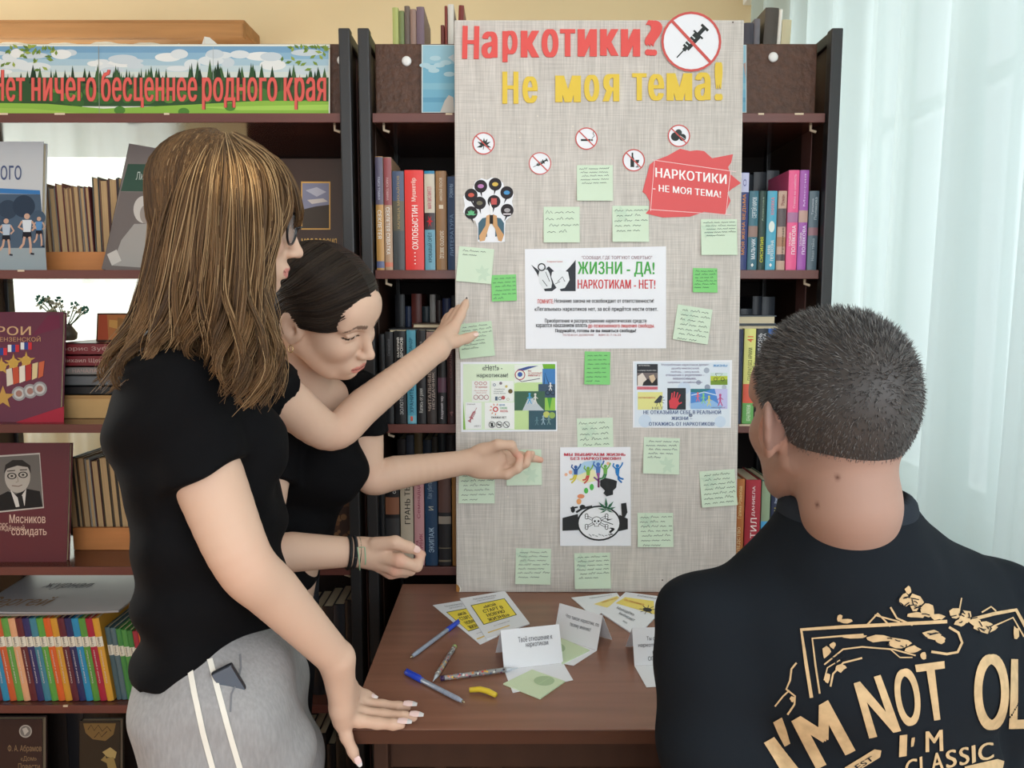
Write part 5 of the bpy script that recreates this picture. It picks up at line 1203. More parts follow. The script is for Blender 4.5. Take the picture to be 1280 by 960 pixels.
ban(792, 200.5, 14, [Q_([(788, 209), (788, 199), (789.4, 196), (789.4, 191), (791.4, 191), (791.4, 196), (792.6, 199), (792.6, 209)], DARK), Q_([(794, 200), (799, 200), (798, 204), (795, 204)], DARK), R_(796.2, 204, 797, 208.5, DARK), R_(794.6, 208.5, 798.6, 209.4, DARK)], 'small no alcohol sign with bottle and glass', .9)
ban(848.5, 170, 14, [D_(844, 171, 5.4, DARK), D_(853, 172, 4.4, DARK), D_(848, 166, 4.2, (70, 76, 76)), L_([(850, 170), (856, 174)], .8, (200, 204, 204))], 'small no pills sign above the red splash', .9)
# red splash
sp = [(803, 240), (812, 206), (818, 201), (834, 195), (850, 186), (862, 189), (871, 188), (880, 189), (890, 198), (916, 193), (914, 203), (910, 209), (913, 218), (926, 229), (915, 236), (909, 241), (913, 251), (906, 268), (880, 265), (862, 271), (828, 272), (807, 267), (812, 261), (812, 252), (807, 243)]
on_board('paper_splash', 'red torn edge paper splash with white capitals on the right of the board', 'paper sign', None, sp,
 [('white_frame', [L_([(815, 200), (920, 215)], .7, (250, 220, 220)), L_([(812, 262), (914, 269)], .7, (250, 220, 220)), L_([(818, 200), (813, 264)], .7, (250, 220, 220)), L_([(913, 214), (907, 269)], .7, (250, 220, 220))]),
  ('lettering', [((lambda t: (np.stack([t[0][:, 0], t[0][:, 1]+(t[0][:, 0]-818)*.10], 1), t[1]))(textfit('НАРКОТИКИ', 819, 221.5, 908, 209.5, .03)), ink((255, 250, 250))), ((lambda t: (np.stack([t[0][:, 0], t[0][:, 1]+(t[0][:, 0]-818)*.10], 1), t[1]))(textfit('- НЕ МОЯ ТЕМА!', 816, 239, 901, 230.5, .03)), ink((255, 250, 250)))])],
 n0=.0012, paper=mat((222, 92, 94), .55, .3), corner=.008)
# hand tree cut-out
ht = [(597, 302), (597, 285), (594, 276), (584, 273), (579, 265), (581, 257), (579, 246), (584, 238), (591, 236), (594, 227), (602, 223), (609, 225), (614, 222), (622, 223), (629, 229), (630, 234), (638, 236), (642, 243), (640, 252), (642, 262), (638, 271), (632, 276), (631, 286), (631, 302), (627, 303), (600, 303)]
bub = [(589, 244, (204, 96, 84)), (601, 233, (190, 130, 186)), (619, 230.5, (214, 182, 90)), (633.5, 241, (80, 150, 206)), (599.5, 254, (120, 116, 96)), (617.5, 252, (204, 104, 100)), (589, 266, (96, 170, 120)), (634, 263, (170, 166, 170))]
on_board('paper_cutout', 'white paper cut-out of hands raised with dark round bubbles', 'paper cut-out', None, ht,
 [('bubbles', [D_(x, y, 8, (50, 46, 50)) for x, y, c in bub] + [Q_([(x-1.5, y+6), (x+1.5, y+6), (x+(610-x)*.16, y+14)], (50, 46, 50)) for x, y, c in bub]),
  ('bubble_pictures', [D_(x, y, 3.8, c, 0, 2.6) for x, y, c in bub] + [Q_(rotp([(0, 0), (1, -3), (0, -7), (-1, -3)], 589, 269, R(k)), (110, 190, 140)) for k in (-80, -40, 0, 40, 80)] + [R_(629, 267, 639, 268.6, (226, 220, 226)), R_(614, 248, 621, 256, (196, 92, 90))]),
  ('sleeves', [Q_([(598, 300), (598, 279), (603, 273), (608, 272), (609, 296)], (76, 106, 122)), Q_([(630, 294), (630, 279), (626, 273), (620, 272), (619, 296)], (76, 106, 122))]),
  ('hands', [Q_([(600, 302), (599, 295), (607, 282), (608, 270), (613, 268), (614, 278), (611, 284), (606, 301)], (214, 168, 122)), Q_([(627, 302), (630, 294), (622, 282), (621, 270), (616, 268), (615, 280), (619, 286), (623, 301)], (204, 158, 112)), R_(612, 269, 616.5, 280, (48, 42, 40)), Q_([(612, 252), (616, 262), (615, 269), (612.5, 262)], (250, 250, 250))])], n0=.0012, thick=.0008, corner=.004)
# A4 poster
BLK = (44, 44, 52); RDT = (204, 66, 66)
on_board('poster', 'white printed poster with green and red headline in the middle of the board', 'poster', 'printed posters on the board', [(656, 311.5), (832.5, 308), (832.5, 435.5), (657, 436)],
 [('picture', [Q_([(664, 331), (676, 340), (686, 333), (700, 346), (712, 334), (719.5, 325), (719.5, 364), (701, 364), (698, 358), (690, 364), (681, 364), (676, 352), (670, 340)], (58, 62, 68)), Q_([(670, 326), (684, 322), (702, 324), (712, 330), (706, 336), (694, 334), (684, 330), (676, 332)], (236, 240, 244)),
   Q_([(675, 336), (682, 333), (687, 342), (690, 354), (689, 360), (680, 361), (674, 354), (673, 344)], (226, 230, 234)), Q_([(690, 340), (700, 337), (710, 340), (712, 350), (706, 360), (697, 362), (692, 354), (689, 346)], (232, 236, 240)), L_([(678, 350), (684, 358)], .8, BLK), L_([(697, 352), (703, 346), (706, 352)], .8, BLK), L_([(694, 355), (700, 352)], .7, BLK), L_([(682, 340), (687, 352)], .7, BLK), D_(677, 334, 5, (40, 44, 48), .7), L_([(681, 336), (690, 338)], 1, (60, 60, 66))]),
  ('green_headline', [T_('ЖИЗНИ - ДА!', 722, 327, 818, 346, (74, 168, 76), .03)]),
  ('red_headline', [T_('НАРКОТИКАМ - НЕТ!', 722, 349.5, 819, 361, (206, 72, 76), .03)]),
  ('body_text', [T_('ПОМНИТЕ:', 672, 374, 692, 379.5, RDT, .02), T_('Незнание закона не освобождает от ответственности!', 693, 373.5, 817, 379.5, BLK, .02), T_('«Легальных» наркотиков нет, за всё придётся нести ответ.', 668, 383.5, 822, 390, BLK, .02), T_('Приобретение и распространение наркотических средств', 681, 398.5, 808, 404.5, BLK, .02),
   T_('карается наказанием вплоть', 670, 405, 734, 410.5, BLK, .02), T_('до пожизненного лишения свободы.', 735, 404.5, 818, 410.5, RDT, .02), T_('Подумайте, готовы ли вы лишиться свободы?', 694, 411, 795, 416.5, BLK, .04)]),
  ('small_text', [T_('"СООБЩИ, ГДЕ ТОРГУЮТ СМЕРТЬЮ"', 727, 320, 815, 325, (150, 110, 120), 0), T_('Наркотики', 684, 326, 703, 328.6, (190, 90, 90), 0), T_('ТЕЛЕФОН ДОВЕРИЯ', 703, 417.5, 742, 420.5, (170, 100, 104), 0), T_('8(8412) 7-16-22', 748, 417.5, 776, 420.5, (170, 100, 104), 0)])], n0=.0010, corner=.004)
# green leaning A5 poster on the left
GRN = (178, 212, 140)
def figure(x, y, s, c):
    return [D_(x, y-7*s, 1.5*s, c), L_([(x, y-5.5*s), (x, y)], 2.2*s, c), L_([(x, y), (x-2.5*s, y+6*s)], 1.2*s, c), L_([(x, y), (x+2.5*s, y+6*s)], 1.2*s, c), L_([(x, y-4*s), (x-3.5*s, y-1*s)], .9*s, c), L_([(x, y-4*s), (x+3.5*s, y-1.5*s)], .9*s, c)]
on_board('poster', 'pale green landscape poster with photo squares on the left of the board', 'poster', 'printed posters on the board', [(575.5, 452.5), (696, 452), (696.5, 539), (576.5, 540)],
 [('tinted_ground', [R_(579, 455, 693, 537, (220, 236, 208)), Q_([(643, 480), (693, 455), (693, 537), (643, 537)], (196, 222, 160)), Q_([(678, 455), (694, 455), (694, 500), (684, 480)], (120, 180, 60)), Q_([(681, 497), (694, 497), (694, 513), (681, 513)], (150, 200, 90)), Q_([(684, 497), (690, 497), (687, 513)], (84, 160, 72)), Q_([(579, 500), (582, 537), (579, 537)], (140, 190, 90))]),
  ('white_squares', [R_(590, 476, 612, 502, (236, 240, 236)), R_(614, 476, 642, 502, (236, 240, 236)), R_(582, 503, 602, 536, (238, 240, 240)), R_(606, 503, 643, 536, (240, 242, 240)), R_(643, 456, 678, 478, (232, 238, 230))]),
  ('photo_squares', [R_(678, 461, 694, 497, (74, 130, 190)), R_(673, 480, 694, 497, (70, 90, 110)), L_([(680, 480), (681, 466), (686, 480)], .9, (40, 50, 60)), R_(643, 489, 681, 513, (70, 104, 84)), Q_([(653, 513), (660, 498), (666, 498), (680, 513)], (190, 200, 206)), R_(661, 513, 695, 537, (62, 92, 104)), D_(683, 518, 4, (190, 196, 110)), D_(690, 519, 4, (150, 180, 96))] + figure(662, 499, .95, (80, 160, 206)) + figure(669, 499.5, .95, (220, 220, 216)) + figure(688, 484, .7, (226, 226, 226)) + [D_(684.5, 491, 3, (30, 40, 50), .75), D_(691, 491, 3, (30, 40, 50), .75)] + figure(679, 526, .8, (150, 176, 190)) + figure(686, 526, .8, (120, 150, 150)) + figure(671, 527, .7, (96, 130, 140))),
  ('headline', [T_('«Нет!» -', 603, 456, 628, 463, (64, 72, 76), .01), T_('наркотикам!', 596, 466.5, 635, 473, (64, 72, 76), .01)]),
  ('pictograms', [D_(650, 468.5, 6.5, (180, 70, 80), .84), Q_([(646, 462), (660, 458), (673, 457), (664, 460), (655, 463)], (70, 90, 150)), L_([(645, 472), (652, 477), (675, 473)], .8, (80, 70, 100)), D_(650, 468, 3, (70, 100, 170)), T_('МЫ', 660, 462.6, 664, 464.6, (170, 60, 70), .02), T_('ЗА ЗДОРОВЫЙ', 660, 465, 677, 467.4, (180, 70, 80), .02), T_('ИММУНИТЕТ', 660, 468, 677, 470.4, (180, 70, 80), .02)] +
   [D_(x, 479, 2.2, (190, 90, 90), .75) for x in (595.5, 601, 606.5)] + [D_(x, 496.5, 3, (160, 80, 84), .8) for x in (595, 601.5, 608)] + [T_('Нет-наркотикам', 594, 482, 609, 485.5, (190, 90, 90), 0), T_('Мы за здоровый', 593, 487.4, 609, 489, (190, 90, 90), 0), T_('образ жизни', 595, 490.2, 608, 491.8, (190, 90, 90), 0)] +
   [T_('Я выбираю', 618, 485.6, 631, 487.4, (90, 96, 104), 0), T_('здоровый', 617, 488.3, 629, 490, (90, 96, 104), 0), T_('образ жизни', 617, 490.8, 632, 492.6, (90, 96, 104), 0), D_(638, 489, 2.8, (110, 96, 60)), D_(633, 483, 1.6, (206, 190, 120)), D_(626, 479, 1.8, (130, 120, 130)), D_(618, 481, 1.8, (120, 130, 150), .6), T_('1', 619, 495.5, 622, 500.5, (90, 110, 130), .02), D_(629, 497, 2.4, (190, 100, 100)), D_(625, 498, 2.2, (130, 140, 150), .6), D_(635, 499, 1.8, (200, 196, 170), .6)] +
   syringe(591, 519, .36, R(118), (176, 110, 116)) + [T_('опасный', 584, 504.2, 594, 505.8, (110, 110, 116), 0), T_('НЕТ!', 593, 531.5, 600.5, 533.5, (110, 110, 116), 0)] +
   [D_(619.5, 511.5, 3.4, (204, 80, 80), .6)] + [L_([(619.5+5*cos(R(k)), 511.5+5*sin(R(k))), (619.5+7.4*cos(R(k)), 511.5+7.4*sin(R(k)))], 1, (214, 130, 80)) for k in range(90, 330, 40)] + [T_('ЦЕНИ', 624, 505, 631, 507.4, (60, 130, 180), .02), T_('СВОЮ', 625, 508.6, 634, 511, (90, 170, 110), .02), T_('ЖИЗНЬ', 625, 512.4, 635, 515, (200, 80, 90), .02), T_('СКАЖИ НЕТ', 614, 520.4, 633, 523, (60, 60, 64), .03)] +
   [D_(x, 530.6, 4.1, (56, 58, 60), .84) for x in (615, 624, 633)] + [L_([(x-2.6, 528), (x+2.6, 533.4)], .8, (56, 58, 60)) for x in (615, 624, 633)] + [R_(613.6, 528.4, 616.4, 533.4, (56, 58, 60)), R_(621.5, 530, 626.5, 531.4, (56, 58, 60))])], n0=.0010)
BLU = (70, 92, 140)
on_board('poster', 'pale blue landscape poster with capitals at its foot, right side of the board', 'poster', 'printed posters on the board', [(791, 451.5), (915, 450), (913.5, 535), (791, 534.5)],
 [('tinted_ground', [R_(793, 453, 912, 533, (222, 232, 242))] + [D_(x, y, r, (206, 222, 240)) for x, y, r in ((870, 505, 9), (855, 485, 8), (806, 526, 8), (900, 527, 7))] + [D_(883, 463, 3.5, (170, 180, 196)), D_(873, 478, 3, (170, 180, 196)), D_(884, 484, 3.6, (150, 160, 180)), D_(905, 484, 3, (180, 190, 204)), D_(863, 519, 2.4, (130, 140, 160))]),
  ('pictures', [R_(796, 455, 822, 466, (56, 58, 64)), R_(796, 466, 822, 482, (120, 110, 110)), Q_([(797, 470), (803, 466), (808, 474), (806, 482), (797, 482)], (226, 216, 206)), Q_([(811, 470), (817, 468), (820, 476), (814, 479)], (214, 190, 160)), Q_([(804, 478), (810, 473), (815, 479), (821, 472), (822, 482), (803, 482)], (52, 50, 52)), R_(796, 483, 822, 487, (214, 130, 140)), R_(797, 490, 828, 512, (228, 226, 150)), Q_([(817, 503), (825, 494), (828, 495), (826, 503), (820, 504)], (64, 70, 78))] + [L_([(823, 500), (823+8*cos(R(k)), 500+8*sin(R(k)))], .6, (64, 70, 78)) for k in (-30, 0, 30, 70, 110)] +
   [R_(834, 485, 857, 512, (52, 58, 62)), Q_([(837, 510), (836, 501), (840, 497), (846, 497), (849, 504), (845, 511)], (214, 74, 84)), L_([(839, 499), (840, 491)], 1.6, (214, 74, 84)), L_([(842, 498), (843, 489.5)], 1.6, (214, 74, 84)), L_([(845, 498), (847, 490.5)], 1.6, (214, 74, 84)), L_([(847, 500), (850, 493)], 1.5, (214, 74, 84)), L_([(848, 505), (852, 503)], 1.6, (214, 74, 84)),
    R_(863, 486, 909, 511, (86, 142, 214)), Q_([(863, 486), (890, 486), (876, 491), (863, 490)], (60, 130, 140)), Q_([(893, 486), (909, 486), (909, 511), (900, 511)], (196, 196, 236)), Q_([(863, 504), (890, 500), (903, 508), (898, 511), (863, 511)], (150, 190, 234)), L_([(864, 494), (880, 490), (896, 494)], 1.2, (206, 226, 244))] + figure(872, 497, .8, (230, 110, 110)) + figure(879, 499, .9, (140, 210, 140)) + figure(886, 502, .9, (214, 214, 110)) + figure(900, 501, 1.05, (190, 90, 140)) +
   [R_(888, 466, 909, 481, (190, 202, 70)), R_(888, 466, 909, 470, (206, 226, 220)), Q_([(888, 476), (909, 474), (909, 481), (888, 481)], (120, 150, 60)), L_([(894, 467), (903, 467), (897, 473), (894, 467)], .6, (60, 60, 60)), D_(894, 474, 2.4, (70, 70, 60), .7), D_(903, 474, 2.4, (70, 70, 60), .7)]),
  ('headline', [T_('НЕ ОТКАЗЫВАЙ СЕБЕ В РЕАЛЬНОЙ', 804, 511.5, 901, 517.5, BLU, .03), T_('ЖИЗНИ –', 839, 520.5, 865, 525, BLU, .03), T_('ОТКАЖИСЬ ОТ НАРКОТИКОВ!', 811, 527.5, 893, 532, BLU, .03)]),
  ('small_text', [T_('Употребление наркотиков делает:', 826, 454.5, 886, 457.8, (140, 130, 160), .01), T_('дружбу невозможной,', 839, 459, 874, 462, (140, 130, 160), .01), T_('любовь – ненужной,', 838, 463.4, 874, 466.4, (140, 130, 160), .01), T_('отношения с родителями –', 832, 467.8, 880, 470.8, (140, 130, 160), .01), T_('невыносимыми,', 841, 472, 870, 475, (140, 130, 160), .01), T_('здоровье – ослабленным.', 834, 476.4, 878, 479.4, (140, 130, 160), .01), T_('ЖИЗНЬ?', 891, 455.5, 909, 458.5, (80, 150, 206), .03), T_('КРЕМЛЬ', 798, 456, 812, 457.6, (220, 220, 220), 0), T_('СУИЦИД УБИЙСТВО', 797, 462, 820, 464, (226, 226, 226), 0), T_('ЭТО ТВОЙ ВЫБОР', 797.5, 484, 820.5, 486.2, (200, 60, 80), 0), T_('остановись', 798, 496, 819, 498, (200, 90, 90), 0), T_('НАРКОТИКАМ НЕТ', 889, 508.5, 907, 510, (100, 80, 110), 0), T_('НЕТ', 815, 508.5, 829, 511.4, (110, 116, 120), 0)])], n0=.0010)
# A5 portrait poster
def jumper(x, y, s, c1, c2, f):
    return [D_(x, y-9*s, 2*s, c1), Q_([(x-2.6*s, y-7*s), (x+2.6*s, y-7*s), (x+2*s, y), (x-2*s, y)], c1), L_([(x-2*s, y-6*s), (x-5*s, y-9*s), (x-4*s, y-12*s)], 1.6*s, c1), L_([(x+2*s, y-6*s), (x+5*s, y-10*s), (x+6*s, y-13*s)], 1.6*s, c1), L_([(x-1*s, y), (x-3*s*f, y+5*s), (x-7*s*f, y+6*s)], 2*s, c2), L_([(x+1*s, y), (x-1*s*f, y+6*s), (x-5*s*f, y+10*s)], 1.9*s, c2)]
BK2 = (48, 50, 52)
skull = [D_(745.5, 650.5, 6, BK2, 0, 5.4), D_(745.5, 650.5, 5.2, (240, 242, 246), 0, 4.6), R_(742.6, 654, 748.4, 657.6, BK2), R_(743.3, 653, 747.8, 657, (240, 242, 246)), D_(743.3, 651, 1.3, BK2), D_(747.9, 651, 1.3, BK2), Q_([(745.6, 652.4), (746.5, 654), (744.7, 654)], BK2)]
bones = []
for a0, b0 in (((733, 645), (758, 658)), ((733, 658), (758, 645))):
    bones += [L_([a0, b0], 3, BK2), L_([a0, b0], 1.6, (240, 242, 246))] + [D_(x+dx, y+dy, 2.2, BK2) for (x, y) in (a0, b0) for dx, dy in ((0, 1.4), (0, -1.4))] + [D_(x+dx, y+dy, 1.4, (240, 242, 246)) for (x, y) in (a0, b0) for dx, dy in ((0, 1.4), (0, -1.4))]
on_board('poster', 'white upright poster with jumping figures and a large black watch', 'poster', 'printed posters on the board', [(700, 559), (788, 558.5), (788.5, 682), (700, 682)],
 [('colour_splash', [Q_([(712, 590), (730, 577), (752, 574), (752, 580), (738, 592), (718, 596)], (176, 210, 236)), Q_([(716, 596), (742, 586), (748, 600), (730, 604)], (238, 234, 190)), D_(713, 590, 2.4, (236, 180, 150)), D_(707.5, 593, 2, (240, 190, 160)), D_(760, 579, 2, (240, 190, 150))]),
  ('jumping_figures', jumper(719.5, 593, 1.05, (60, 96, 160), (214, 200, 70), 1) + jumper(735, 594, 1.0, (130, 180, 70), (206, 80, 80), 1) + jumper(747.5, 591, 1.2, (80, 120, 190), (150, 90, 150), -.2) + jumper(756.5, 592, 1.05, (120, 180, 90), (60, 130, 80), 1) + jumper(771.5, 592, 1.1, (50, 130, 200), (50, 120, 190), -1) + [L_([(742, 596), (748, 601)], 2, (130, 90, 150)), L_([(748, 598), (748, 609)], 2.2, (110, 50, 90))]),
  ('footprints', [D_(739.5, 608.5, 2.6, (90, 190, 90), 0, 4), D_(732.5, 613, 2.6, (90, 190, 90), 0, 3.6), D_(726, 620, 4.4, (234, 150, 110), 0, 2.8), D_(723.5, 626.5, 3, (240, 170, 110), 0, 3.6), D_(716, 636.5, 2.6, BK2, 0, 4), D_(728, 633.5, 3.6, BK2, 0, 3), L_([(713, 635), (722, 633.5)], 2, BK2)]),
  ('watch', [Q_([(703, 647), (722, 642), (725, 662), (703, 663)], BK2), Q_([(784.5, 648), (774, 643), (771, 664), (784.5, 661)], BK2), Q_([(776, 629), (782.5, 628), (784, 640), (781, 646), (777, 645)], BK2), D_(748.5, 653.5, 27.5, BK2, 0, 22), D_(748.5, 653.5, 25.4, (240, 242, 246), 0, 20), Q_([(750, 600), (757, 597), (766, 599), (771, 601), (770, 609), (766, 613), (766, 618), (758, 620), (754, 616), (756, 613), (750, 607)], BK2), L_([(720, 640), (728, 635), (740, 632.5)], 2.6, BK2)]),
  ('skull_and_bones', bones + skull + [L_([(752, 650), (766, 655)], 1, BK2), Q_([(758, 648.5), (766, 648), (759, 650.5)], BK2), T_('?', 761, 659, 768, 668, BK2, .02)] + [L_([(736+4*k, 668+((k % 3)-1)), (739+4*k, 670-((k % 2)*1.5))], .8, (120, 124, 128)) for k in range(7)]),
  ('leaf', [Q_(rotp([(0, 0), (1.7, -7), (0, -15), (-1.7, -7)], 758, 637, R(k), s), (60, 110, 84)) for k, s in ((-115, .6), (-80, .75), (-45, .95), (-4, 1.05), (38, .95), (72, .8), (110, .6))]),
  ('headline', [T_('МЫ ВЫБИРАЕМ ЖИЗНЬ', 705, 566, 781.5, 569.6, (196, 60, 80), .05), T_('БЕЗ НАРКОТИКОВ!!!', 713, 571, 776, 574.6, (196, 60, 80), .05)])], n0=.0022, corner=.003)
# sticky notes
M_N1 = mat((212, 230, 208), .7, .15); M_N2 = mat((134, 210, 130), .7, .15); M_N3 = mat((200, 222, 196), .7, .15)
rn = random.Random(21)
def note(cx, cy, s, rot, lb, lines, m=M_N1, leaf=None, full=.8, s2=None, curl=.005, n0=.0008, hand_=(56, 74, 74)):
    h = (s2 or s)/2; w = s/2; a = R(rot)
    tr = lambda x, y: (cx+x*cos(a)-y*sin(a), cy+x*sin(a)+y*cos(a))
    out = [tr(-w, -h), tr(w, -h), tr(w, h), tr(-w, h)]
    parts = []
    if leaf:
        lx, ly = leaf; sh = []; c = (200, 222, 200) if m is not M_N2 else (126, 206, 124)
        for k in range(6):
            an = R(-150+k*52); e = tr(lx*w+w*.5*cos(an), ly*h+h*.5*sin(an)); c0 = tr(lx*w, ly*h); mx = ((e[0]+c0[0])/2-(e[1]-c0[1])*.24, (e[1]+c0[1])/2+(e[0]-c0[0])*.24); my = ((e[0]+c0[0])/2+(e[1]-c0[1])*.24, (e[1]+c0[1])/2-(e[0]-c0[0])*.24)
            sh.append(Q_([c0, mx, e, my], c))
        parts.append(('leaf_print', sh))
    sc = scribble(-w*.9, -h*.92, w*.93, -h*.92+2*h*full, lines, rn, .55)
    parts.append(('handwriting', [((np.array([tr(x, y) for x, y in V]), Fs), ink(hand_)) for V, Fs in sc]))
    on_board('sticky_note', lb, 'sticky note', 'sticky notes on the board', out, parts, n0=n0, paper=m, curl=curl, pname='paper')
note(743.5, 229, 45, 0, 'pale green sticky note left of the red splash, half blank below', 5, full=.5)
note(702, 281, 45, 0, 'pale green sticky note above the left half of the white poster headline', 4, full=.72)
note(788, 280, 45.5, 0, 'pale green sticky note under the left tip of the red splash', 5, full=.7, leaf=(-.5, -.5))
note(898.5, 296.5, 45, 0, 'pale green sticky note under the right side of the red splash', 5, full=.45, leaf=(-.6, -.4))
note(594, 331.5, 44, 5, 'nearly blank tilted sticky note left under the paper cut-out', 2, full=.22, leaf=(.45, .45))
note(630, 360, 31, -2, 'small bright green note left of the white poster', 6, M_N2, full=.9, s2=33)
note(881, 350.5, 30.5, 1, 'small bright green note right of the white poster', 6, M_N2, full=.8)
note(595, 425, 43.5, -6, 'pale sticky note touched by the thumb of the raised hand', 7, M_N3, full=.72, leaf=(-.5, -.6))
note(865.5, 405.5, 44, 9, 'tilted pale sticky note right of the white poster, full of writing', 7, leaf=(-.4, -.4), full=.95)
note(746.5, 460, 32, 1, 'bright green note centred under the white poster', 7, M_N2, full=.9, s2=41)
note(744, 545, 45, -1.5, 'sticky note half covered by the upright poster with the watch', 6, leaf=(-.4, -.3), full=.9, curl=.0, n0=.0006)
note(826.5, 569.5, 45, 2, 'pale sticky note below the pale blue poster', 5, leaf=(.3, .5), full=.55, hand_=(40, 56, 84))
note(897.5, 610, 44.5, -4, 'tilted sticky note at the right edge of the board beside the boy', 7, leaf=(-.5, -.4), full=.9)
note(819, 662, 44.5, 0, 'sticky note right of the watch poster at its lower corner', 7, leaf=(-.5, -.5), full=.95, s2=42)
note(666.5, 707.5, 44, 1, 'sticky note at the foot of the board left of centre', 7, leaf=(-.6, -.5), full=.8)
note(740.5, 713, 45, -1, 'sticky note at the foot of the board under the watch poster', 6, leaf=(-.6, -.5), full=.7, s2=44)
note(655, 584, 44, -1, 'sticky note behind the pointing finger of the lower hand', 2, leaf=(.35, .45), full=.35)
note(596, 606, 45, 0, 'sticky note under the wrist of the lower pointing hand', 7, leaf=(-.5, -.5), full=.9)

# ------------------------------------------------------------------ things on the table
ZT = .7504
TP = Plane3((0, 0, ZT), (1, 0, 0), (0, 1, 0))
def on_table(name, label, cat, group, outline, parts, n0=.0012, paper=M_PAPER):
    uv = np.array([TP.uv(*p) for p in outline]); o = uv.mean(0)
    r = empty(name, (o[0], o[1], ZT), (0, 0, 0), label, cat, group)
    V, Fs = poly2d(outline); f = TP.local((o[0], o[1]), n0); b = MB(); n = len(outline)
    e = [tuple(p) for p in f(np.array(outline, float))]; e2 = [(x, y, .0001) for x, y, _ in e]
    b.add(e, Fs, paper); b.add(e+e2, [(i, (i+1) % n, n+(i+1) % n, n+i) for i in range(n)], paper); b.build('sheet', r)
    for i, (pn, sh) in enumerate(parts): flat_part(pn, sh, TP.local((o[0], o[1]), n0+.0003+.0003*i), r)
    return r
def warp_quad(q, sh):
    """shapes drawn in the unit square (x right, y down) laid into a photo quad TL,TR,BR,BL"""
    A, B_, C_, D2 = [np.array(p, float) for p in q]; out = []
    for (V, Fs), m in sh:
        s = V[:, :1]; t = V[:, 1:2]; out.append((((1-t)*((1-s)*A+s*B_)+t*((1-s)*D2+s*C_), Fs), m))
    return out
Y_ = (252, 230, 84); INKD = (70, 64, 40)
def yellow_leaflet(q, label, n0, lines):
    on_table('leaflet', label, 'leaflet', 'leaflets on the table', q,
     [('yellow_panel', warp_quad(q, [R_(.12, .20, .88, .70, (60, 60, 40)), R_(.135, .215, .865, .685, Y_), R_(.1, .88, .6, .905, (236, 206, 120))])),
      ('lettering', warp_quad(q, [T_(t, x0, y0, x1, y1, INKD, .03) for t, x0, y0, x1, y1 in lines] + [T_('Районная библиотека', .25, .06, .75, .10, (110, 110, 116), 0), T_('отдел обслуживания', .3, .12, .7, .155, (110, 110, 116), 0), T_('р.п. Башмаково', .3, .78, .66, .81, (120, 120, 124), 0)]))], n0=n0)
LN = [('«МОЙ', .34, .26, .62, .34), ('СТАРТ В', .28, .37, .72, .45), ('НОВУЮ', .30, .48, .70, .56), ('ЖИЗНЬ»', .26, .59, .74, .67)]
yellow_leaflet([(541, 757), (585, 750), (622, 796), (600, 806)], 'white leaflet with yellow panel underneath the other at the left of the table', .0011, LN)
yellow_leaflet([(575, 749.5), (631, 740), (662, 780.5), (608, 800)], 'white leaflet with yellow panel lying on top of its twin', .0026, LN)
def bug(x, y, s):
    return [D_(x, y, s*.10, (60, 60, 60), 0, s*.05)] + [L_([(x, y), (x+s*.17*cos(R(k)), y+s*.12*sin(R(k)))], s*.014, (60, 60, 60)) for k in (-150, -110, -70, -30, 30, 80, 120, 160)]
q1 = [(714, 747.5), (771, 741.5), (779, 752), (742, 772)]
on_table('leaflet', 'white leaflet half covered behind the standing question card', 'leaflet', 'leaflets on the table', q1, [('yellow_patch', warp_quad(q1, [Q_([(.3, .5), (.95, .35), (1.0, .85), (.5, .9)], (244, 224, 140))])), ('lettering', warp_quad(q1, [T_('Районная библиотека', .35, .12, .85, .2, (120, 120, 124), 0), T_('наркотикам', .5, .5, .9, .62, (206, 150, 80), .02)]))], n0=.0011)
q2 = [(782, 741.5), (841, 749), (796, 797), (752, 768)]
on_table('leaflet', 'white leaflet with a black beetle on a yellow patch near the boy', 'leaflet', 'leaflets on the table', q2, [('yellow_patch', warp_quad(q2, [Q_([(.1, .2), (.7, .15), (.95, .45), (.05, .5)], (246, 224, 120))])), ('beetle', warp_quad(q2, bug(.74, .40, 1.0))), ('lettering', warp_quad(q2, [T_('Остановись', .14, .27, .6, .33, (206, 130, 80), .02), T_('Молодёжь', .16, .58, .60, .67, (110, 110, 116), .01), T_('выбирает', .30, .70, .70, .79, (110, 110, 116), .01), T_('жизнь', .5, .86, .62, .90, (130, 130, 134), 0), T_('Библиотека', .3, .05, .7, .10, (120, 120, 124), 0)]))], n0=.0026)
q3 = [(838, 744), (870, 741), (880, 748), (850, 752)]
on_table('leaflet', 'corner of a white leaflet beside the shoulder of the boy', 'leaflet', 'leaflets on the table', q3, [('lettering', warp_quad(q3, [T_('Библиотека', .3, .3, .7, .5, (130, 130, 134), 0)]))], n0=.0011)
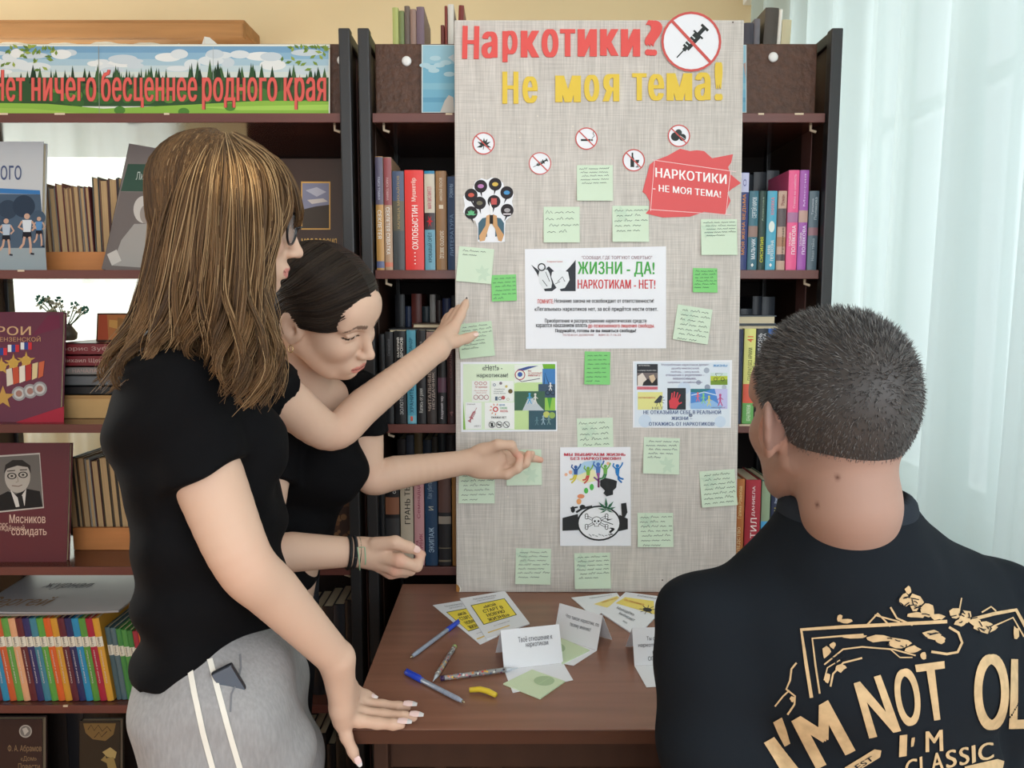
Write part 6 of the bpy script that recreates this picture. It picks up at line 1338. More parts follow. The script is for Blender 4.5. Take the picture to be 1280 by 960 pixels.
# folded cards
def slab(b, q, t, m):
    q = [Vector(p) for p in q]; n = (q[1]-q[0]).cross(q[-1]-q[0]).normalized()*t
    k = len(q); b.add(q+[p-n for p in q], [tuple(range(k)), tuple(range(2*k-1, k-1, -1))]+[(i, k+i, k+(i+1) % k, (i+1) % k) for i in range(k)], m)
def tent(label, bl, br, hface, lean, back, fl, flr, text):
    """bl, br: photo px of the bottom edge on the table; hface m; lean deg; back spread m; fl, flr: px of the front flap corners"""
    A = PZ(*bl, ZT+.0008); B_ = PZ(*br, ZT+.0008); U = (B_-A); w = U.length; U.normalize()
    bk = Vector((-U.y, U.x, 0)); up = bk*sin(R(lean))+Vector((0, 0, cos(R(lean))))
    T1, T2 = A+up*hface, B_+up*hface
    r = empty('folded_card', A, (0, 0, 0), label, 'card', 'folded question cards on the table')
    O = Vector(A)
    b = MB(); slab(b, [p-O for p in (A, B_, T2, T1)], .0004, M_PAPER); b.build('front_face', r)
    K1, K2 = A+bk*back, B_+bk*back
    b = MB(); slab(b, [p-O for p in (T1, T2, K2, K1)], .0004, M_PAPER); b.build('back_face', r)
    F1, F2 = PZ(*fl, ZT+.0006), PZ(*flr, ZT+.0006)
    b = MB(); slab(b, [p-O for p in (F1, F2, B_-Vector((0, 0, .0002)), A-Vector((0, 0, .0002)))], .0004, M_PAPER); b.build('base_flap', r)
    pl = Plane3(A, U, up); sh = []
    for tx, x0, y0, x1, y1 in text:
        V, Fs = textfit(tx, x0*w, y1*hface, x1*w, y0*hface, .008); sh.append(((V, Fs), ink((70, 72, 84))))
    flat_part('question_text', sh, lambda V: np.array([tuple(pl.place(x, y, .0006)-O) for x, y in V]), r)
    return r
tent('white folded card reading about your attitude in front, beside the patterned pen', (630, 837), (704, 828.5), .064, 24, .066, (641, 866), (716.5, 850), [('Твоё отношение к', .28, .78, .86, .64), ('наркотикам', .40, .60, .78, .47)])
tent('folded card asking what a drug is, turned to the left behind the first card', (692, 796), (746, 813), .062, 18, .055, (674, 824), (717, 832), [('Что такое наркотик, по', .20, .76, .96, .62), ('твоему мнению?', .32, .56, .80, .42)])
tent('folded card half hidden behind the sleeve of the boy', (793, 832), (872, 830), .062, 22, .075, (808, 859), (884, 856), [('Ты считаешь, что', .22, .76, .72, .64), ('наркотики - это плохо?', .08, .58, .86, .46), ('В ЧЁМ', .3, .40, .5, .29), ('ОПАСНОСТЬ?', .22, .23, .7, .12)])
def flat_note(label, q, leafc):
    on_table('sticky_note', label, 'sticky note', 'green notes on the table', q, [('leaf_print', warp_quad(q, [D_(leafc[0], leafc[1], .24, (176, 200, 160)), L_([(leafc[0]-.2, leafc[1]), (leafc[0]+.2, leafc[1])], .02, (190, 212, 172))]))], n0=.0024, paper=mat((214, 230, 196), .7, .15))
flat_note('blank green note lying in front of the attitude card', [(629, 856), (665, 838.5), (706, 853), (675, 874.5)], (.72, .6))
flat_note('blank green note at the foot of the left turned card', [(690, 806), (702, 799), (737, 814), (703, 831)], (.3, .3))
# pens
def pen(label, a, b_, kind, name='pen'):
    A = PZ(*a, ZT+.0048); B_ = PZ(*b_, ZT+.0048); L = (B_-A).length; D = (B_-A).normalized()
    r = empty(name, A, (0, 0, atan2(D.y, D.x)), label, 'pen', 'pens on the table')
    M_ = Matrix.Rotation(pi/2, 4, 'Y')
    def lt(prof, m, nm, par=r):
        q = MB(); q.lathe(prof, m, 14, M_); return q.build(nm, par, True)
    if kind == 'blue':
        blue = mat((38, 70, 190), .3, .5); clear = mat((150, 160, 178), .15, .6, noise=((300, 30, 30), .15))
        c = .042
        o = lt([(.0001, 0), (.0040, .0005), (.0046, .004), (.0048, c), (.0036, c+.0005)], blue, 'cap')
        q = MB(); q.box(.001, c-.004, .0, .0024, .0044, .0062, blue, .0006); q.build('clip', o)
        lt([(.0036, c-.001), (.0040, c), (.0040, L-.016), (.0026, L-.006)], clear, 'barrel')
        lt([(.0024, L-.007), (.0011, L-.002), (.0005, L)], mat((200, 190, 160), .25, .6, metal=.8), 'tip')
        lt([(.0001, 0), (.0014, .001), (.0014, L*.45), (.0001, L*.46)], blue, 'ink_refill')
    else:
        base = mat((150, 150, 150), .35, .5); e0 = .085*L
        lt([(.0001, 0), (.0036, .0008), (.0040, .003), (.0040, L-.024), (.0036, L-.022)], base, 'barrel')
        q = MB(); rp = random.Random(len(label)); cols = [(206, 60, 60), (230, 190, 70), (60, 50, 60), (226, 226, 220), (214, 130, 60), (110, 40, 90), (90, 120, 150), (226, 150, 150)]
        for k in range(90):
            x = rp.uniform(.006, L-.026); an = rp.uniform(0, 2*pi); rr = rp.uniform(.0012, .0024); cc = cols[rp.randrange(len(cols))]
            V = []
            for j in range(9):
                t = 2*pi*j/9; V.append((x+rr*cos(t), .0043*cos(an+rr*sin(t)/.0042), .0043*sin(an+rr*sin(t)/.0042)))
            q.add(V, [tuple(range(9))], mat(cc, .35, .5))
        q.build('spot_pattern', r)
        lt([(.0001, -.001), (.0042, -.0005), (.0043, .005), (.004, .006)], mat((60, 36, 80) if kind == 'b' else (170, 190, 110), .35, .5), 'end_plug')
        lt([(.0036, L-.023), (.0030, L-.016), (.0015, L-.010), (.0009, L-.003), (.0004, L)], mat((196, 204, 214), .2, .6), 'nib')
pen('clear blue capped pen pointing at the dark corner, upper left on the table', (573, 777), (513, 822), 'blue')
pen('clear blue capped pen nearest to the leaning hand', (507, 840), (581, 878), 'blue')
pen('spotted pen standing out short between the two blue pens', (568.5, 808), (541, 852), 'a')
pen('spotted pen with open nib reaching the attitude card', (551, 848), (648, 835), 'b')
pts = [PZ(587, 862.5, ZT+.005), PZ(600, 861.5, ZT+.0065), PZ(610, 864, ZT+.006), PZ(620, 869, ZT+.005)]
q = MB(); q.tube(pts, [.0042, .0046, .0046, .004], mat((226, 196, 56), .4, .4), 10); o = q.build('plastic_strip', None, True); props(o, 'yellow curved plastic strip lying in front of the pens', 'plastic strip')
o.data.transform(Matrix.Translation(-pts[0])); o.location = pts[0]
# ------------------------------------------------------------------ people
M_SKIN = mat(None, .58, .28, attr=True, key='skin', sss=.05, bump=((220, 220, 220), .08, .0006))
M_HAIRS = mat(None, .42, .28, attr=True, key='hair_strands')
M_TEE = mat((15, 15, 17), .9, .10, bump=((16, 16, 26), .25, .006), key='black_cotton')
M_TEE3 = mat((25, 30, 36), .9, .12, bump=((14, 14, 20), .25, .006), key='navy_black_cotton')
M_GREYP = mat((152, 151, 152), .85, .15, noise=((260, 260, 60), .10), bump=((14, 14, 9), .35, .010), key='grey_melange')
M_DARKP = mat((40, 42, 48), .8, .2, bump=((14, 14, 9), .3, .008))
M_SHOE = mat((228, 226, 222), .5, .3); M_SOLE = mat((60, 58, 56), .7, .2)
def adopt(o, root):
    o.parent = root; o.matrix_parent_inverse = Matrix.Translation(-root.location); return o
def colours(n, c): return np.tile(np.array(lin(c)[:3]), (n, 1))
def soft(V, col, p, r, c, amt):
    d = np.linalg.norm(V-np.array(p), axis=1); m = (np.clip(1-d/r, 0, 1)*amt)[:, None]; col[:] = col*(1-m)+np.array(lin(c)[:3])*m
def nail(root, tip, d, up, L, w, c, tipc=None):
    d = Vector(d).normalized(); up = Vector(up); up = (up-d*up.dot(d)).normalized(); s = d.cross(up); b = MB(); V = []; n = 6
    for i in range(n+1):
        t = i/n; ww = w*(1-.5*t**3)*(.75+.5*min(t*3, 1)*.5)
        for j in range(5):
            a = -1+j/2; V.append(Vector(tip)+d*(L*(t-.55))+s*(ww*a)+up*(.0012*(1-a*a)-.0018*t*t))
    mm = mat(c, .15, .6); mt = mat(tipc or c, .15, .6)
    for i in range(n):
        b.add(V, [(i*5+j, i*5+j+1, i*5+j+6, i*5+j+5) for j in range(4)], mt if i >= n-2 else mm)
    return adopt(b.build('fingernail', None, True), root)
def shoe(root, heel, yaw, L=.25):
    c, s = cos(yaw), sin(yaw); f = np.array([c, s, 0]); l = np.array([-s, c, 0]); h = np.array(heel, float)
    g = SDF(h-.3, h+.3, .006); g.lo[2] = 0; g = SDF((h[0]-.3, h[1]-.3, -.01), (h[0]+.3, h[1]+.3, .16), .006)
    B = np.stack([f, l, [0, 0, 1]], 1)
    g.ell(h+f*.05+[0, 0, .05], (.065, .04, .05), B, 0); g.ell(h+f*.16+[0, 0, .03], (.09, .047, .036), B, .03); g.cone(h+f*.03+[0, 0, .06], h+f*.03+[0, 0, .12], .045, .045, .02); g.cut(h+[0, 0, .018], (0, 0, -1))
    V, Q = g.mesh(); o = adopt(mesh_np('shoe', V, Q, M_SHOE, None, True), root)
    b = MB(); n = 24; pr = [(h+f*(.10+.145*cos(2*pi*k/n))+l*(.046*sin(2*pi*k/n))*(1+.1*cos(2*pi*k/n))) for k in range(n)]
    V = [(p[0], p[1], .0005) for p in pr]+[(p[0], p[1], .022) for p in pr]; b.add(V, [tuple(range(n))[::-1], tuple(range(n, 2*n))]+[(k, (k+1) % n, n+(k+1) % n, n+k) for k in range(n)], M_SOLE)
    so = b.build('sole'); so.parent = o; return o
def folds(amp, *waves):
    def f(X, Y, Z):
        r = 0
        for kx, ky, kz, ph in waves: r = r+np.sin(X*kx+Y*ky+Z*kz+ph+1.3*np.sin(X*ky*.5+Z*kx*.4))
        return amp*r
    return f

# ---- girl with long light brown hair and glasses
SK1 = (210, 176, 154)
g1loc = Vector((-.40, 1.06, 0))
G1 = empty('person', g1loc, (0, 0, 0), 'person with long light brown hair, glasses and grey trousers leaning on the table', 'person', 'people at the display board')
H1 = Head(NP(285, 268, 1.03), (.95, .27, -.16), (.16, 0, 1), .88)
g = SDF((-.56, .80, .60), (-.03, 1.62, 1.62), .0026)
H1.build(g, ears=(1, 1))
nb = NP(252, 462, 1.05)
g.chain([H1.w((-.02, 0, -.05)), H1.w((-.035, 0, -.12)), nb], [.050, .047, .056], .02)
g.chain([nb, NP(252, 560, 1.05), NP(258, 700, 1.06), NP(262, 850, 1.06)], [.06, .08, .075, .085], .03)
shR, elR, wrR = NP(220, 500, .95), NP(303, 700, .925), NP(421, 824, 1.03)
shL, elL, wrL = NP(290, 455, 1.15), NP(414, 540, 1.30), NP(546, 436, 1.46)
mid = lambda a, b, t: a+(b-a)*t
g.cone(nb, shR, .055, .046, .02)
g.limb([shR, mid(shR, elR, .5), elR, mid(elR, wrR, .3), mid(elR, wrR, .7), wrR], [.047, .0425, .036, .034, .028, .0235])
g.cone(nb, shL, .055, .046, .02)
g.limb([shL, mid(shL, elL, .5), elL, mid(elL, wrL, .3), mid(elL, wrL, .7), wrL], [.043, .038, .032, .032, .027, .0235])
# right hand, fingers flat on the table
Z0 = .7600
kn = [np.array(PZ(438, 874, .782)), np.array(PZ(433, 886, .780)), np.array(PZ(430, 897, .776)), NP(427, 901, 1.052)]
for k_, r_ in zip(kn, (.013, .0135, .0125, .0115)): g.cone(wrR, k_, .0185, r_, .012)
g.cone(mid(kn[0], wrR, .2), mid(kn[3], wrR, .2), .012, .012, .015)
T = lambda px, py, z=Z0: np.array(PZ(px, py, z))
for ch, rd in (([kn[0], T(455, 879, .764), T(478, 882), T(498, 883.5), T(509, 884, .7585)], [.0115, .0095, .0085, .0078, .0062]),
               ([kn[1], T(452, 891, .764), T(480, 894), T(504, 896), T(517, 897, .7585)], [.012, .0098, .0086, .008, .0064]),
               ([kn[2], T(449, 901, .764), T(472, 904), T(492, 905.5), T(502, 906, .7585)], [.0115, .0095, .0085, .0078, .0062]),
               ([kn[3], NP(433, 921, 1.050), NP(441, 939, 1.048), NP(446, 950, 1.047)], [.0115, .0088, .0075, .006]),
               ([mid(wrR, kn[0], .55), T(444, 866, .782), T(456, 870, .769), T(464, 871.5, .764)], [.014, .011, .0095, .0075])): g.chain(ch, rd, .005)
# left hand raised towards the board
kL = [NP(566, 412, 1.505), NP(561, 410, 1.525), NP(556, 412, 1.54), NP(552, 416, 1.55)]
for k_, r_ in zip(kL, (.0125, .0125, .012, .0115)): g.cone(wrL, k_, .019, r_, .012)
for ch, rd in (([kL[0], NP(576, 394, 1.525), NP(581, 382, 1.54), NP(583, 376.5, 1.548)], [.0115, .0092, .0078, .006]),
               ([kL[1], NP(570, 394, 1.55), NP(573, 387, 1.565), NP(574, 384, 1.572)], [.0115, .0092, .008, .0065]),
               ([kL[2], NP(563, 397, 1.565), NP(566, 391, 1.578), NP(567, 388, 1.584)], [.011, .009, .0078, .0065]),
               ([kL[3], NP(557, 402, 1.572), NP(559, 397, 1.582), NP(560, 394, 1.588)], [.0105, .0085, .0072, .006]),
               ([mid(wrL, kL[0], .25), NP(570, 427, 1.485), NP(584, 423, 1.505), NP(594, 418, 1.52)], [.016, .0115, .0098, .0075])): g.chain(ch, rd, .006)
V, Q = g.mesh(2); del g
col = colours(len(V), SK1)
H1.paint(V, col, brow=(110, 82, 60), lip=(196, 110, 108), iris=(70, 80, 80), open_=.35)
for k_ in kn+kL: soft(V, col, k_, .016, (216, 140, 120), .35)
for p in (elR, elL): soft(V, col, p, .05, (214, 150, 128), .3)
adopt(mesh_np('body', V, Q, M_SKIN, None, True, None, col), G1)
for tip, prev in ((T(509, 884), T(498, 883.5)), (T(517, 897), T(504, 896)), (T(502, 906), T(492, 905.5))):
    d = tip-prev; nail(G1, tip+np.array([0, 0, .0066])+d/np.linalg.norm(d)*.006, d, (0, -.3, 1), .021, .0058, (236, 206, 202), (206, 204, 206))
nail(G1, NP(448.5, 953, 1.040), NP(446, 950, 1.047)-NP(441, 939, 1.048), (.3, -1, .2), .016, .0048, (236, 206, 202), (226, 220, 220))
nail(G1, T(466, 871, .770), T(464, 871.5)-T(456, 870), (0, -.4, 1), .018, .006, (238, 214, 212), (240, 230, 228))
nail(G1, NP(595, 417, 1.512), NP(594, 418, 1.52)-NP(584, 423, 1.505), (-.2, -1, .5), .014, .006, (236, 206, 198))
nail(G1, NP(582.5, 374, 1.552), NP(583, 376.5, 1.548)-NP(581, 382, 1.54), (-.8, .3, .2), .012, .0045, (40, 36, 40))
nail(G1, NP(572.5, 383, 1.574), NP(574, 384, 1.572)-NP(573, 387, 1.565), (-.8, .3, .2), .010, .0045, (40, 36, 40))
# t-shirt
def shirt1():
    lo, hi = (-.62, .80, .84), (-.20, 1.34, 1.42); h = .0042
    g = SDF(lo, hi, h)
    for px, py, Y, a, b, c in ((238, 505, 1.05, .085, .15, .075), (248, 570, 1.05, .090, .148, .085), (266, 650, 1.06, .092, .145, .09), (268, 730, 1.06, .088, .145, .09), (265, 810, 1.06, .088, .148, .08)):
        g.ell(NP(px, py, Y), (a, b, c), None, .05)
    g.ell(NP(322, 560, 1.02), (.035, .05, .05), None, .05)
    g.cone(NP(228, 478, .96), NP(282, 462, 1.14), .052, .05, .05)
    for a, b, hm, r0, r1 in ((shR, elR, .47, .058, .056), (shL, elL, .40, .056, .052)):
        s = SDF(lo, hi, h); e = mid(a, b, hm+.15); s.cone(a, e, r0, r1, 0); s.ell(a, (.062, .058, .06), None, .02); s.cut(mid(a, b, hm), b-a)
        g.comb((slice(None),)*3, s.d, .014, 'add')
    g.warp(folds(.0022, (30, 18, 60, 0), (55, 22, -34, 1), (12, 40, 85, 2)))
    n0 = H1.w((-.03, 0, -.13)); g.cone(n0, n0+np.array([0, 0, .08]), .062, .062, .012, 'sub')
    g.cut(NP(258, 830, 1.0), (.03, -.02, -1))
    return g.mesh(2)
V, Q = shirt1(); adopt(mesh_np('t_shirt', V, Q, M_TEE, None, True), G1)
# trousers
g = SDF((-.64, .82, .03), (-.18, 1.34, 1.0), .0055)
g.ell(NP(282, 845, 1.06), (.098, .148, .10), None, .0); g.ell(NP(262, 845, 1.06), (.074, .14, .085), None, .04)
g.chain([NP(280, 880, .985), NP(288, 960, .98), (-.375, .965, .42), (-.39, .97, .08)], [.098, .096, .08, .07], .04)
g.chain([NP(300, 870, 1.13), NP(312, 960, 1.13), (-.335, 1.13, .42), (-.345, 1.13, .08)], [.10, .10, .082, .07], .04)
g.warp(folds(.003, (26, 14, 22, 0), (40, 18, -30, 2), (9, 30, 44, 1)))
g.cut((0, 0, .955), (0, 0, 1)); g.cut((0, 0, .05), (0, 0, -1))
V, Q = g.mesh(2); tr = adopt(mesh_np('trousers', V, Q, M_GREYP, None, True), G1)
bv = BVHTree.FromPolygons(V.tolist(), Q.tolist())
M_STR = mat((226, 222, 212), .7, .2)
for pts in ([(236, 826), (243, 865), (254, 915), (270, 975)], [(262, 824), (272, 862), (284, 905), (304, 975)]):
    o = project_part('side_stripe', [(line2d(pts, 7), M_STR)], bv, None, .0015, 4); o.parent = tr
o = project_part('pocket_seam', [(line2d([(300, 818), (301, 835), (297, 852), (289, 868), (288, 890)], 2.2), mat((120, 122, 128), .8, .1))], bv, None, .0012, 3); o.parent = tr
shoe(G1, (-.42, .97, 0), R(10)); shoe(G1, (-.38, 1.13, 0), R(5))
# phone in the pocket
ph = empty('phone', P(287, 852, .922), (R(6), R(-24), R(10)), 'dark phone sticking out of the grey trouser pocket', 'phone')
q = MB(); q.box(-.014, .014, -.004, .004, -.045, .022, mat((34, 38, 46), .3, .5), .003); q.build('body', ph); q = MB(); q.box(-.0125, .0125, -.0046, -.004, -.043, .0205, mat((84, 96, 110), .15, .6)); q.build('screen', ph)
# hair
def G(*p): return [NP(*q) for q in p]
hg = [G((262, 171, 1.05), (214, 200, 1.06), (192, 265, 1.06), (180, 340, 1.06), (164, 405, 1.05), (140, 445, 1.04), (118, 478, 1.03)),
      G((266, 170, 1.03), (221, 203, .99), (198, 275, .975), (186, 350, .965), (172, 415, .955), (150, 455, .945), (136, 492, .94)),
      G((270, 170, 1.01), (236, 212, .955), (214, 290, .935), (202, 360, .93), (193, 420, .925), (180, 455, .92), (166, 486, .92)),
      G((275, 170, 1.0), (254, 215, .940), (241, 300, .920), (234, 365, .918), (228, 410, .925), (222, 432, .935), (214, 455, .95)),
      G((279, 170, .995), (274, 215, .935), (268, 300, .912), (266, 365, .908), (268, 410, .912), (272, 445, .912), (276, 478, .91)),
      G((283, 170, .995), (296, 215, .940), (298, 300, .918), (298, 370, .905), (304, 420, .898), (304, 462, .892), (290, 508, .888)),
      G((287, 171, 1.0), (316, 213, .952), (322, 295, .928), (320, 360, .918), (330, 415, .91), (330, 462, .905), (308, 512, .90)),
      G((290, 172, 1.0), (334, 210, .968), (345, 280, .948), (330, 345, .942), (334, 400, .935), (346, 448, .93), (328, 512, .925)),
      G((292, 172, 1.01), (345, 205, .985), (363, 255, .975), (344, 310, .965), (331, 370, .955), (344, 430, .95), (345, 488, .95))]
fr = [G((292, 172, 1.02), (340, 195, 1.0), (362, 225, 1.0), (370, 250, 1.01), (372, 272, 1.02), (366, 288, 1.03)),
      G((290, 172, 1.03), (345, 196, 1.03), (367, 225, 1.04), (376, 250, 1.05), (378, 268, 1.06), (374, 282, 1.07)),
      G((288, 172, 1.05), (345, 197, 1.07), (365, 228, 1.09), (372, 255, 1.10), (372, 280, 1.12), (364, 300, 1.13))]
hf = [G((288, 172, 1.05), (345, 198, 1.08), (362, 240, 1.12), (352, 300, 1.14), (340, 360, 1.14), (335, 420, 1.13), (330, 450, 1.12)),
      G((282, 172, 1.07), (310, 205, 1.13), (318, 280, 1.155), (310, 350, 1.155), (305, 410, 1.15), (300, 450, 1.14), (296, 475, 1.13)),
      G((274, 172, 1.08), (250, 205, 1.13), (238, 290, 1.15), (230, 350, 1.14), (222, 410, 1.12), (214, 450, 1.11), (204, 480, 1.10)),
      G((264, 172, 1.06), (218, 200, 1.08), (196, 270, 1.09), (184, 340, 1.09), (170, 405, 1.08), (150, 448, 1.06), (130, 480, 1.05))]
HC = [(62, 46, 34), (132, 101, 68)]
SK_1 = [(H1.w((-.016, 0, .032)), H1.B, np.array((.096, .078, .082))*.90), (H1.w((-.034, 0, .0)), H1.B, np.array((.076, .072, .076))*.88)]
prt = [strands('hair', hg, 4200, .00065, None, HC, None, 22, spread=.006, clump=.72, depth=.02, wave=.015, skull=SK_1), strands('hair', fr, 650, .0005, None, HC, None, 16, spread=.004, clump=.4, sheet=False, depth=.004, wave=.001, skull=SK_1),
       strands('hair', hf, 1200, .0008, None, HC, None, 18, spread=.006, clump=.5, depth=.02, wave=.008, skull=SK_1), strands('hair', hg, 160, .00035, None, [HC[1], (190, 160, 120)], None, 22, spread=.022, clump=.0, sheet=False, depth=.0, wave=.012, skull=SK_1)]
gs = SDF(H1.c-.14, H1.c+.14, .004); gs.ell(H1.w((-.016, 0, .032)), np.array((.096, .078, .081))*.87, H1.B, 0); gs.ell(H1.w((-.034, 0, .0)), np.array((.080, .074, .078))*.82, H1.B, .02); gs.cut(H1.w((.055, 0, .05)), H1.B @ np.array((.85, 0, -.35)))
V, Q = gs.mesh(); prt.append((V, Q, colours(len(V), HC[0])))
adopt(body_mesh('hair', prt, M_HAIRS), G1)
# glasses
M_RIM = mat((30, 30, 34), .25, .5); M_LENS = mat((150, 160, 170), .05, .6, alpha=.35)
q = MB(); ql = MB()
for y in (1, -1):
    c = H1.w((.094, y*.034, -.006)); f_ = H1.B[:, 0]*.96+H1.B[:, 1]*y*.22; f_ /= np.linalg.norm(f_); u_ = H1.B[:, 2]; s_ = np.cross(u_, f_); s_ /= np.linalg.norm(s_)
    ring = [Vector(c+(s_*cos(t)*.0255+u_*sin(t)*.0215)*.95) for t in np.linspace(0, 2*pi, 29)]
    q.tube(ring, .0017, M_RIM, 7, False); ql.add(ring[:-1], [tuple(range(28))], M_LENS)
    q.tube([Vector(H1.w(p)) for p in ((.088, y*.059, .004), (.082, y*.072, .003), (.03, y*.080, -.001), (-.02, y*.084, -.004), (-.034, y*.083, -.02))], .0016, M_RIM, 6)
q.tube([Vector(H1.w(p)) for p in ((.100, .011, -.002), (.107, 0, .001), (.100, -.011, -.002))], .0016, M_RIM, 6)
gl = adopt(q.build('glasses', None, True), G1); o = ql.build('lens'); o.parent = gl

# ---- dark haired girl bending forward
SK2 = (212, 178, 156)
g2loc = Vector((-.46, 1.42, 0))
G2 = empty('person', g2loc, (0, 0, 0), 'person with dark hair bending her head, pointing a finger at the board', 'person', 'people at the display board')
H2 = Head(NP(407, 387, 1.30), (.845, -.24, -.45), (.40, -.46, .77), .95)
g = SDF((-.56, 1.12, .66), (.09, 1.62, 1.50), .0026)
H2.build(g, ears=(0, 1))
nb2 = NP(384, 512, 1.425)
g.chain([H2.w((-.03, 0, -.045)), H2.w((-.05, 0, -.105)), nb2], [.052, .047, .056], .022)
g.chain([nb2, NP(385, 560, 1.46), NP(360, 650, 1.45), NP(335, 760, 1.43)], [.055, .075, .075, .08], .03)
sL2, eL2, wL2 = NP(447, 500, 1.45), NP(462, 596, 1.455), NP(588, 577, 1.525)
sR2, eR2, wR2 = NP(338, 520, 1.36), NP(325, 690, 1.27), NP(452, 690, 1.335)
g.cone(nb2, sL2, .05, .044, .02)
g.limb([sL2, mid(sL2, eL2, .5), eL2, mid(eL2, wL2, .25), mid(eL2, wL2, .7), wL2], [.044, .037, .031, .033, .0265, .0225])
g.cone(nb2, sR2, .05, .045, .02)
g.limb([sR2, mid(sR2, eR2, .5), eR2, mid(eR2, wR2, .3), mid(eR2, wR2, .7), wR2], [.045, .04, .033, .034, .028, .0235])
# pointing hand, palm towards the viewer
PBm = np.stack([[1, .1, -.02], [-.1, 1, 0], [0, 0, 1]], 1); PBm = PBm/np.linalg.norm(PBm, axis=0)
g.ell(NP(609, 576, 1.532), (.040, .016, .032), PBm, .014); g.cone(wL2, NP(605, 576, 1.53), .021, .022, .015)
g.ell(NP(606, 563, 1.520), (.026, .014, .015), PBm, .012); g.ell(NP(606, 590, 1.524), (.030, .013, .014), PBm, .012)
for ch, rd in (([NP(604, 563, 1.518), NP(622, 556, 1.512), NP(639, 556.5, 1.514), NP(645, 567, 1.522)], [.0135, .0110, .0095, .0078]),
               ([NP(616, 592, 1.527), NP(634, 593, 1.517), NP(647, 586, 1.516), NP(650.5, 571, 1.522)], [.0115, .0098, .0088, .0072]),
               ([NP(624, 586, 1.542), NP(646, 586, 1.537), NP(657.5, 579, 1.535), NP(660.5, 567, 1.538)], [.0110, .0096, .0086, .0072]),
               ([NP(624, 578, 1.552), NP(648, 576, 1.553), NP(660, 573, 1.553), NP(665, 567, 1.552)], [.0110, .0096, .0084, .0070]),
               ([NP(626, 569, 1.556), NP(650, 570, 1.562), NP(665, 572.5, 1.564), NP(676, 575, 1.565)], [.0110, .0095, .0082, .0066])): g.chain(ch, rd, .005)
# pinching hand, back towards the viewer
PB2 = np.stack([[1, .05, -.12], [-.05, 1, 0], [.12, 0, 1]], 1); PB2 = PB2/np.linalg.norm(PB2, axis=0)
g.ell(NP(476, 693, 1.332), (.042, .018, .030), PB2, .014); g.cone(wR2, NP(474, 693, 1.332), .022, .022, .015)
for ch, rd in (([NP(470, 681, 1.322), NP(494, 678, 1.312), NP(511, 684, 1.312), NP(521, 688.5, 1.318)], [.0140, .0115, .0098, .0078]),
               ([NP(482, 697, 1.318), NP(499, 700.5, 1.306), NP(521, 708, 1.308), NP(527.5, 693, 1.318)], [.0135, .0120, .0095, .0072]),
               ([NP(480, 705, 1.325), NP(494, 712, 1.316), NP(513, 713, 1.325), NP(522, 704, 1.338)], [.0130, .0115, .0092, .0075]),
               ([NP(476, 708, 1.337), NP(489, 716, 1.332), NP(507, 715.5, 1.342), NP(515, 707, 1.352)], [.0125, .0108, .0088, .0072]),
               ([NP(472, 706, 1.35), NP(485, 715, 1.35), NP(500, 714.5, 1.358), NP(507, 707, 1.366)], [.0115, .0098, .008, .0066])): g.chain(ch, rd, .005)
V, Q = g.mesh(2); del g
col = colours(len(V), SK2)
H2.paint(V, col, brow=(96, 72, 60), lip=(206, 116, 110), iris=(50, 40, 36), open_=.14)
for p in ((eL2), (eR2)): soft(V, col, p, .05, (212, 150, 128), .3)
for px, py, Y in ((650, 570, 1.52), (661, 567, 1.538), (676, 575, 1.563), (645, 567, 1.52), (499, 701, 1.300), (494, 713, 1.308), (527, 693, 1.318), (489, 717, 1.325)): soft(V, col, NP(px, py, Y), .017, (220, 128, 110), .4)
adopt(mesh_np('body', V, Q, M_SKIN, None, True, None, col), G2)
nail(G2, NP(522, 687, 1.309), NP(521, 688.5, 1.318)-NP(511, 684, 1.312), (.1, -.9, .5), .013, .0062, (236, 200, 190))
lo, hi = (-.58, 1.22, .80), (-.17, 1.62, 1.36)
g = SDF(lo, hi, .0042)
for px, py, Y, a, b, c in ((398, 540, 1.47, .098, .105, .072), (388, 590, 1.455, .095, .11, .075), (366, 655, 1.455, .085, .105, .075), (345, 730, 1.44, .085, .11, .08), (330, 800, 1.43, .09, .115, .08)):
    g.ell(NP(px, py, Y), (a, b, c), None, .05)
g.ell(NP(418, 585, 1.395), (.055, .045, .05), None, .05)
g.cone(NP(345, 525, 1.38), NP(440, 505, 1.47), .048, .046, .045)
for a, b, hm, r0, r1 in ((sL2, eL2, .42, .052, .046), (sR2, eR2, .5, .056, .052)):
    s = SDF(lo, hi, .0042); s.cone(a, mid(a, b, hm+.2), r0, r1, 0); s.ell(a, (.054, .054, .055), None, .02); s.cut(mid(a, b, hm), b-a); g.comb((slice(None),)*3, s.d, .014, 'add')
g.warp(folds(.002, (30, 18, 50, 0), (48, 20, -34, 1), (12, 36, 70, 2)))
n0 = NP(386, 492, 1.385); g.cone(n0+np.array([.0, .03, -.02]), n0+np.array([.03, -.06, .03]), .058, .066, .012, 'sub')
g.cut((0, 0, .835), (0, 0, -1))
V, Q = g.mesh(2); adopt(mesh_np('t_shirt', V, Q, M_TEE, None, True), G2)
g = SDF((-.66, 1.28, .03), (-.34, 1.60, .98), .006)
g.ell(NP(330, 800, 1.43), (.085, .112, .09), None, 0)
g.chain([(-.47, 1.38, .82), (-.48, 1.37, .45), (-.50, 1.37, .08)], [.082, .07, .06], .04); g.chain([(-.47, 1.50, .82), (-.49, 1.50, .45), (-.51, 1.50, .08)], [.082, .07, .06], .04)
g.warp(folds(.002, (26, 14, 22, 0), (40, 18, -30, 2))); g.cut((0, 0, .05), (0, 0, -1))
V, Q = g.mesh(2); adopt(mesh_np('trousers', V, Q, M_DARKP, None, True), G2)
shoe(G2, (-.54, 1.37, 0), R(-10)); shoe(G2, (-.55, 1.50, 0), R(5))
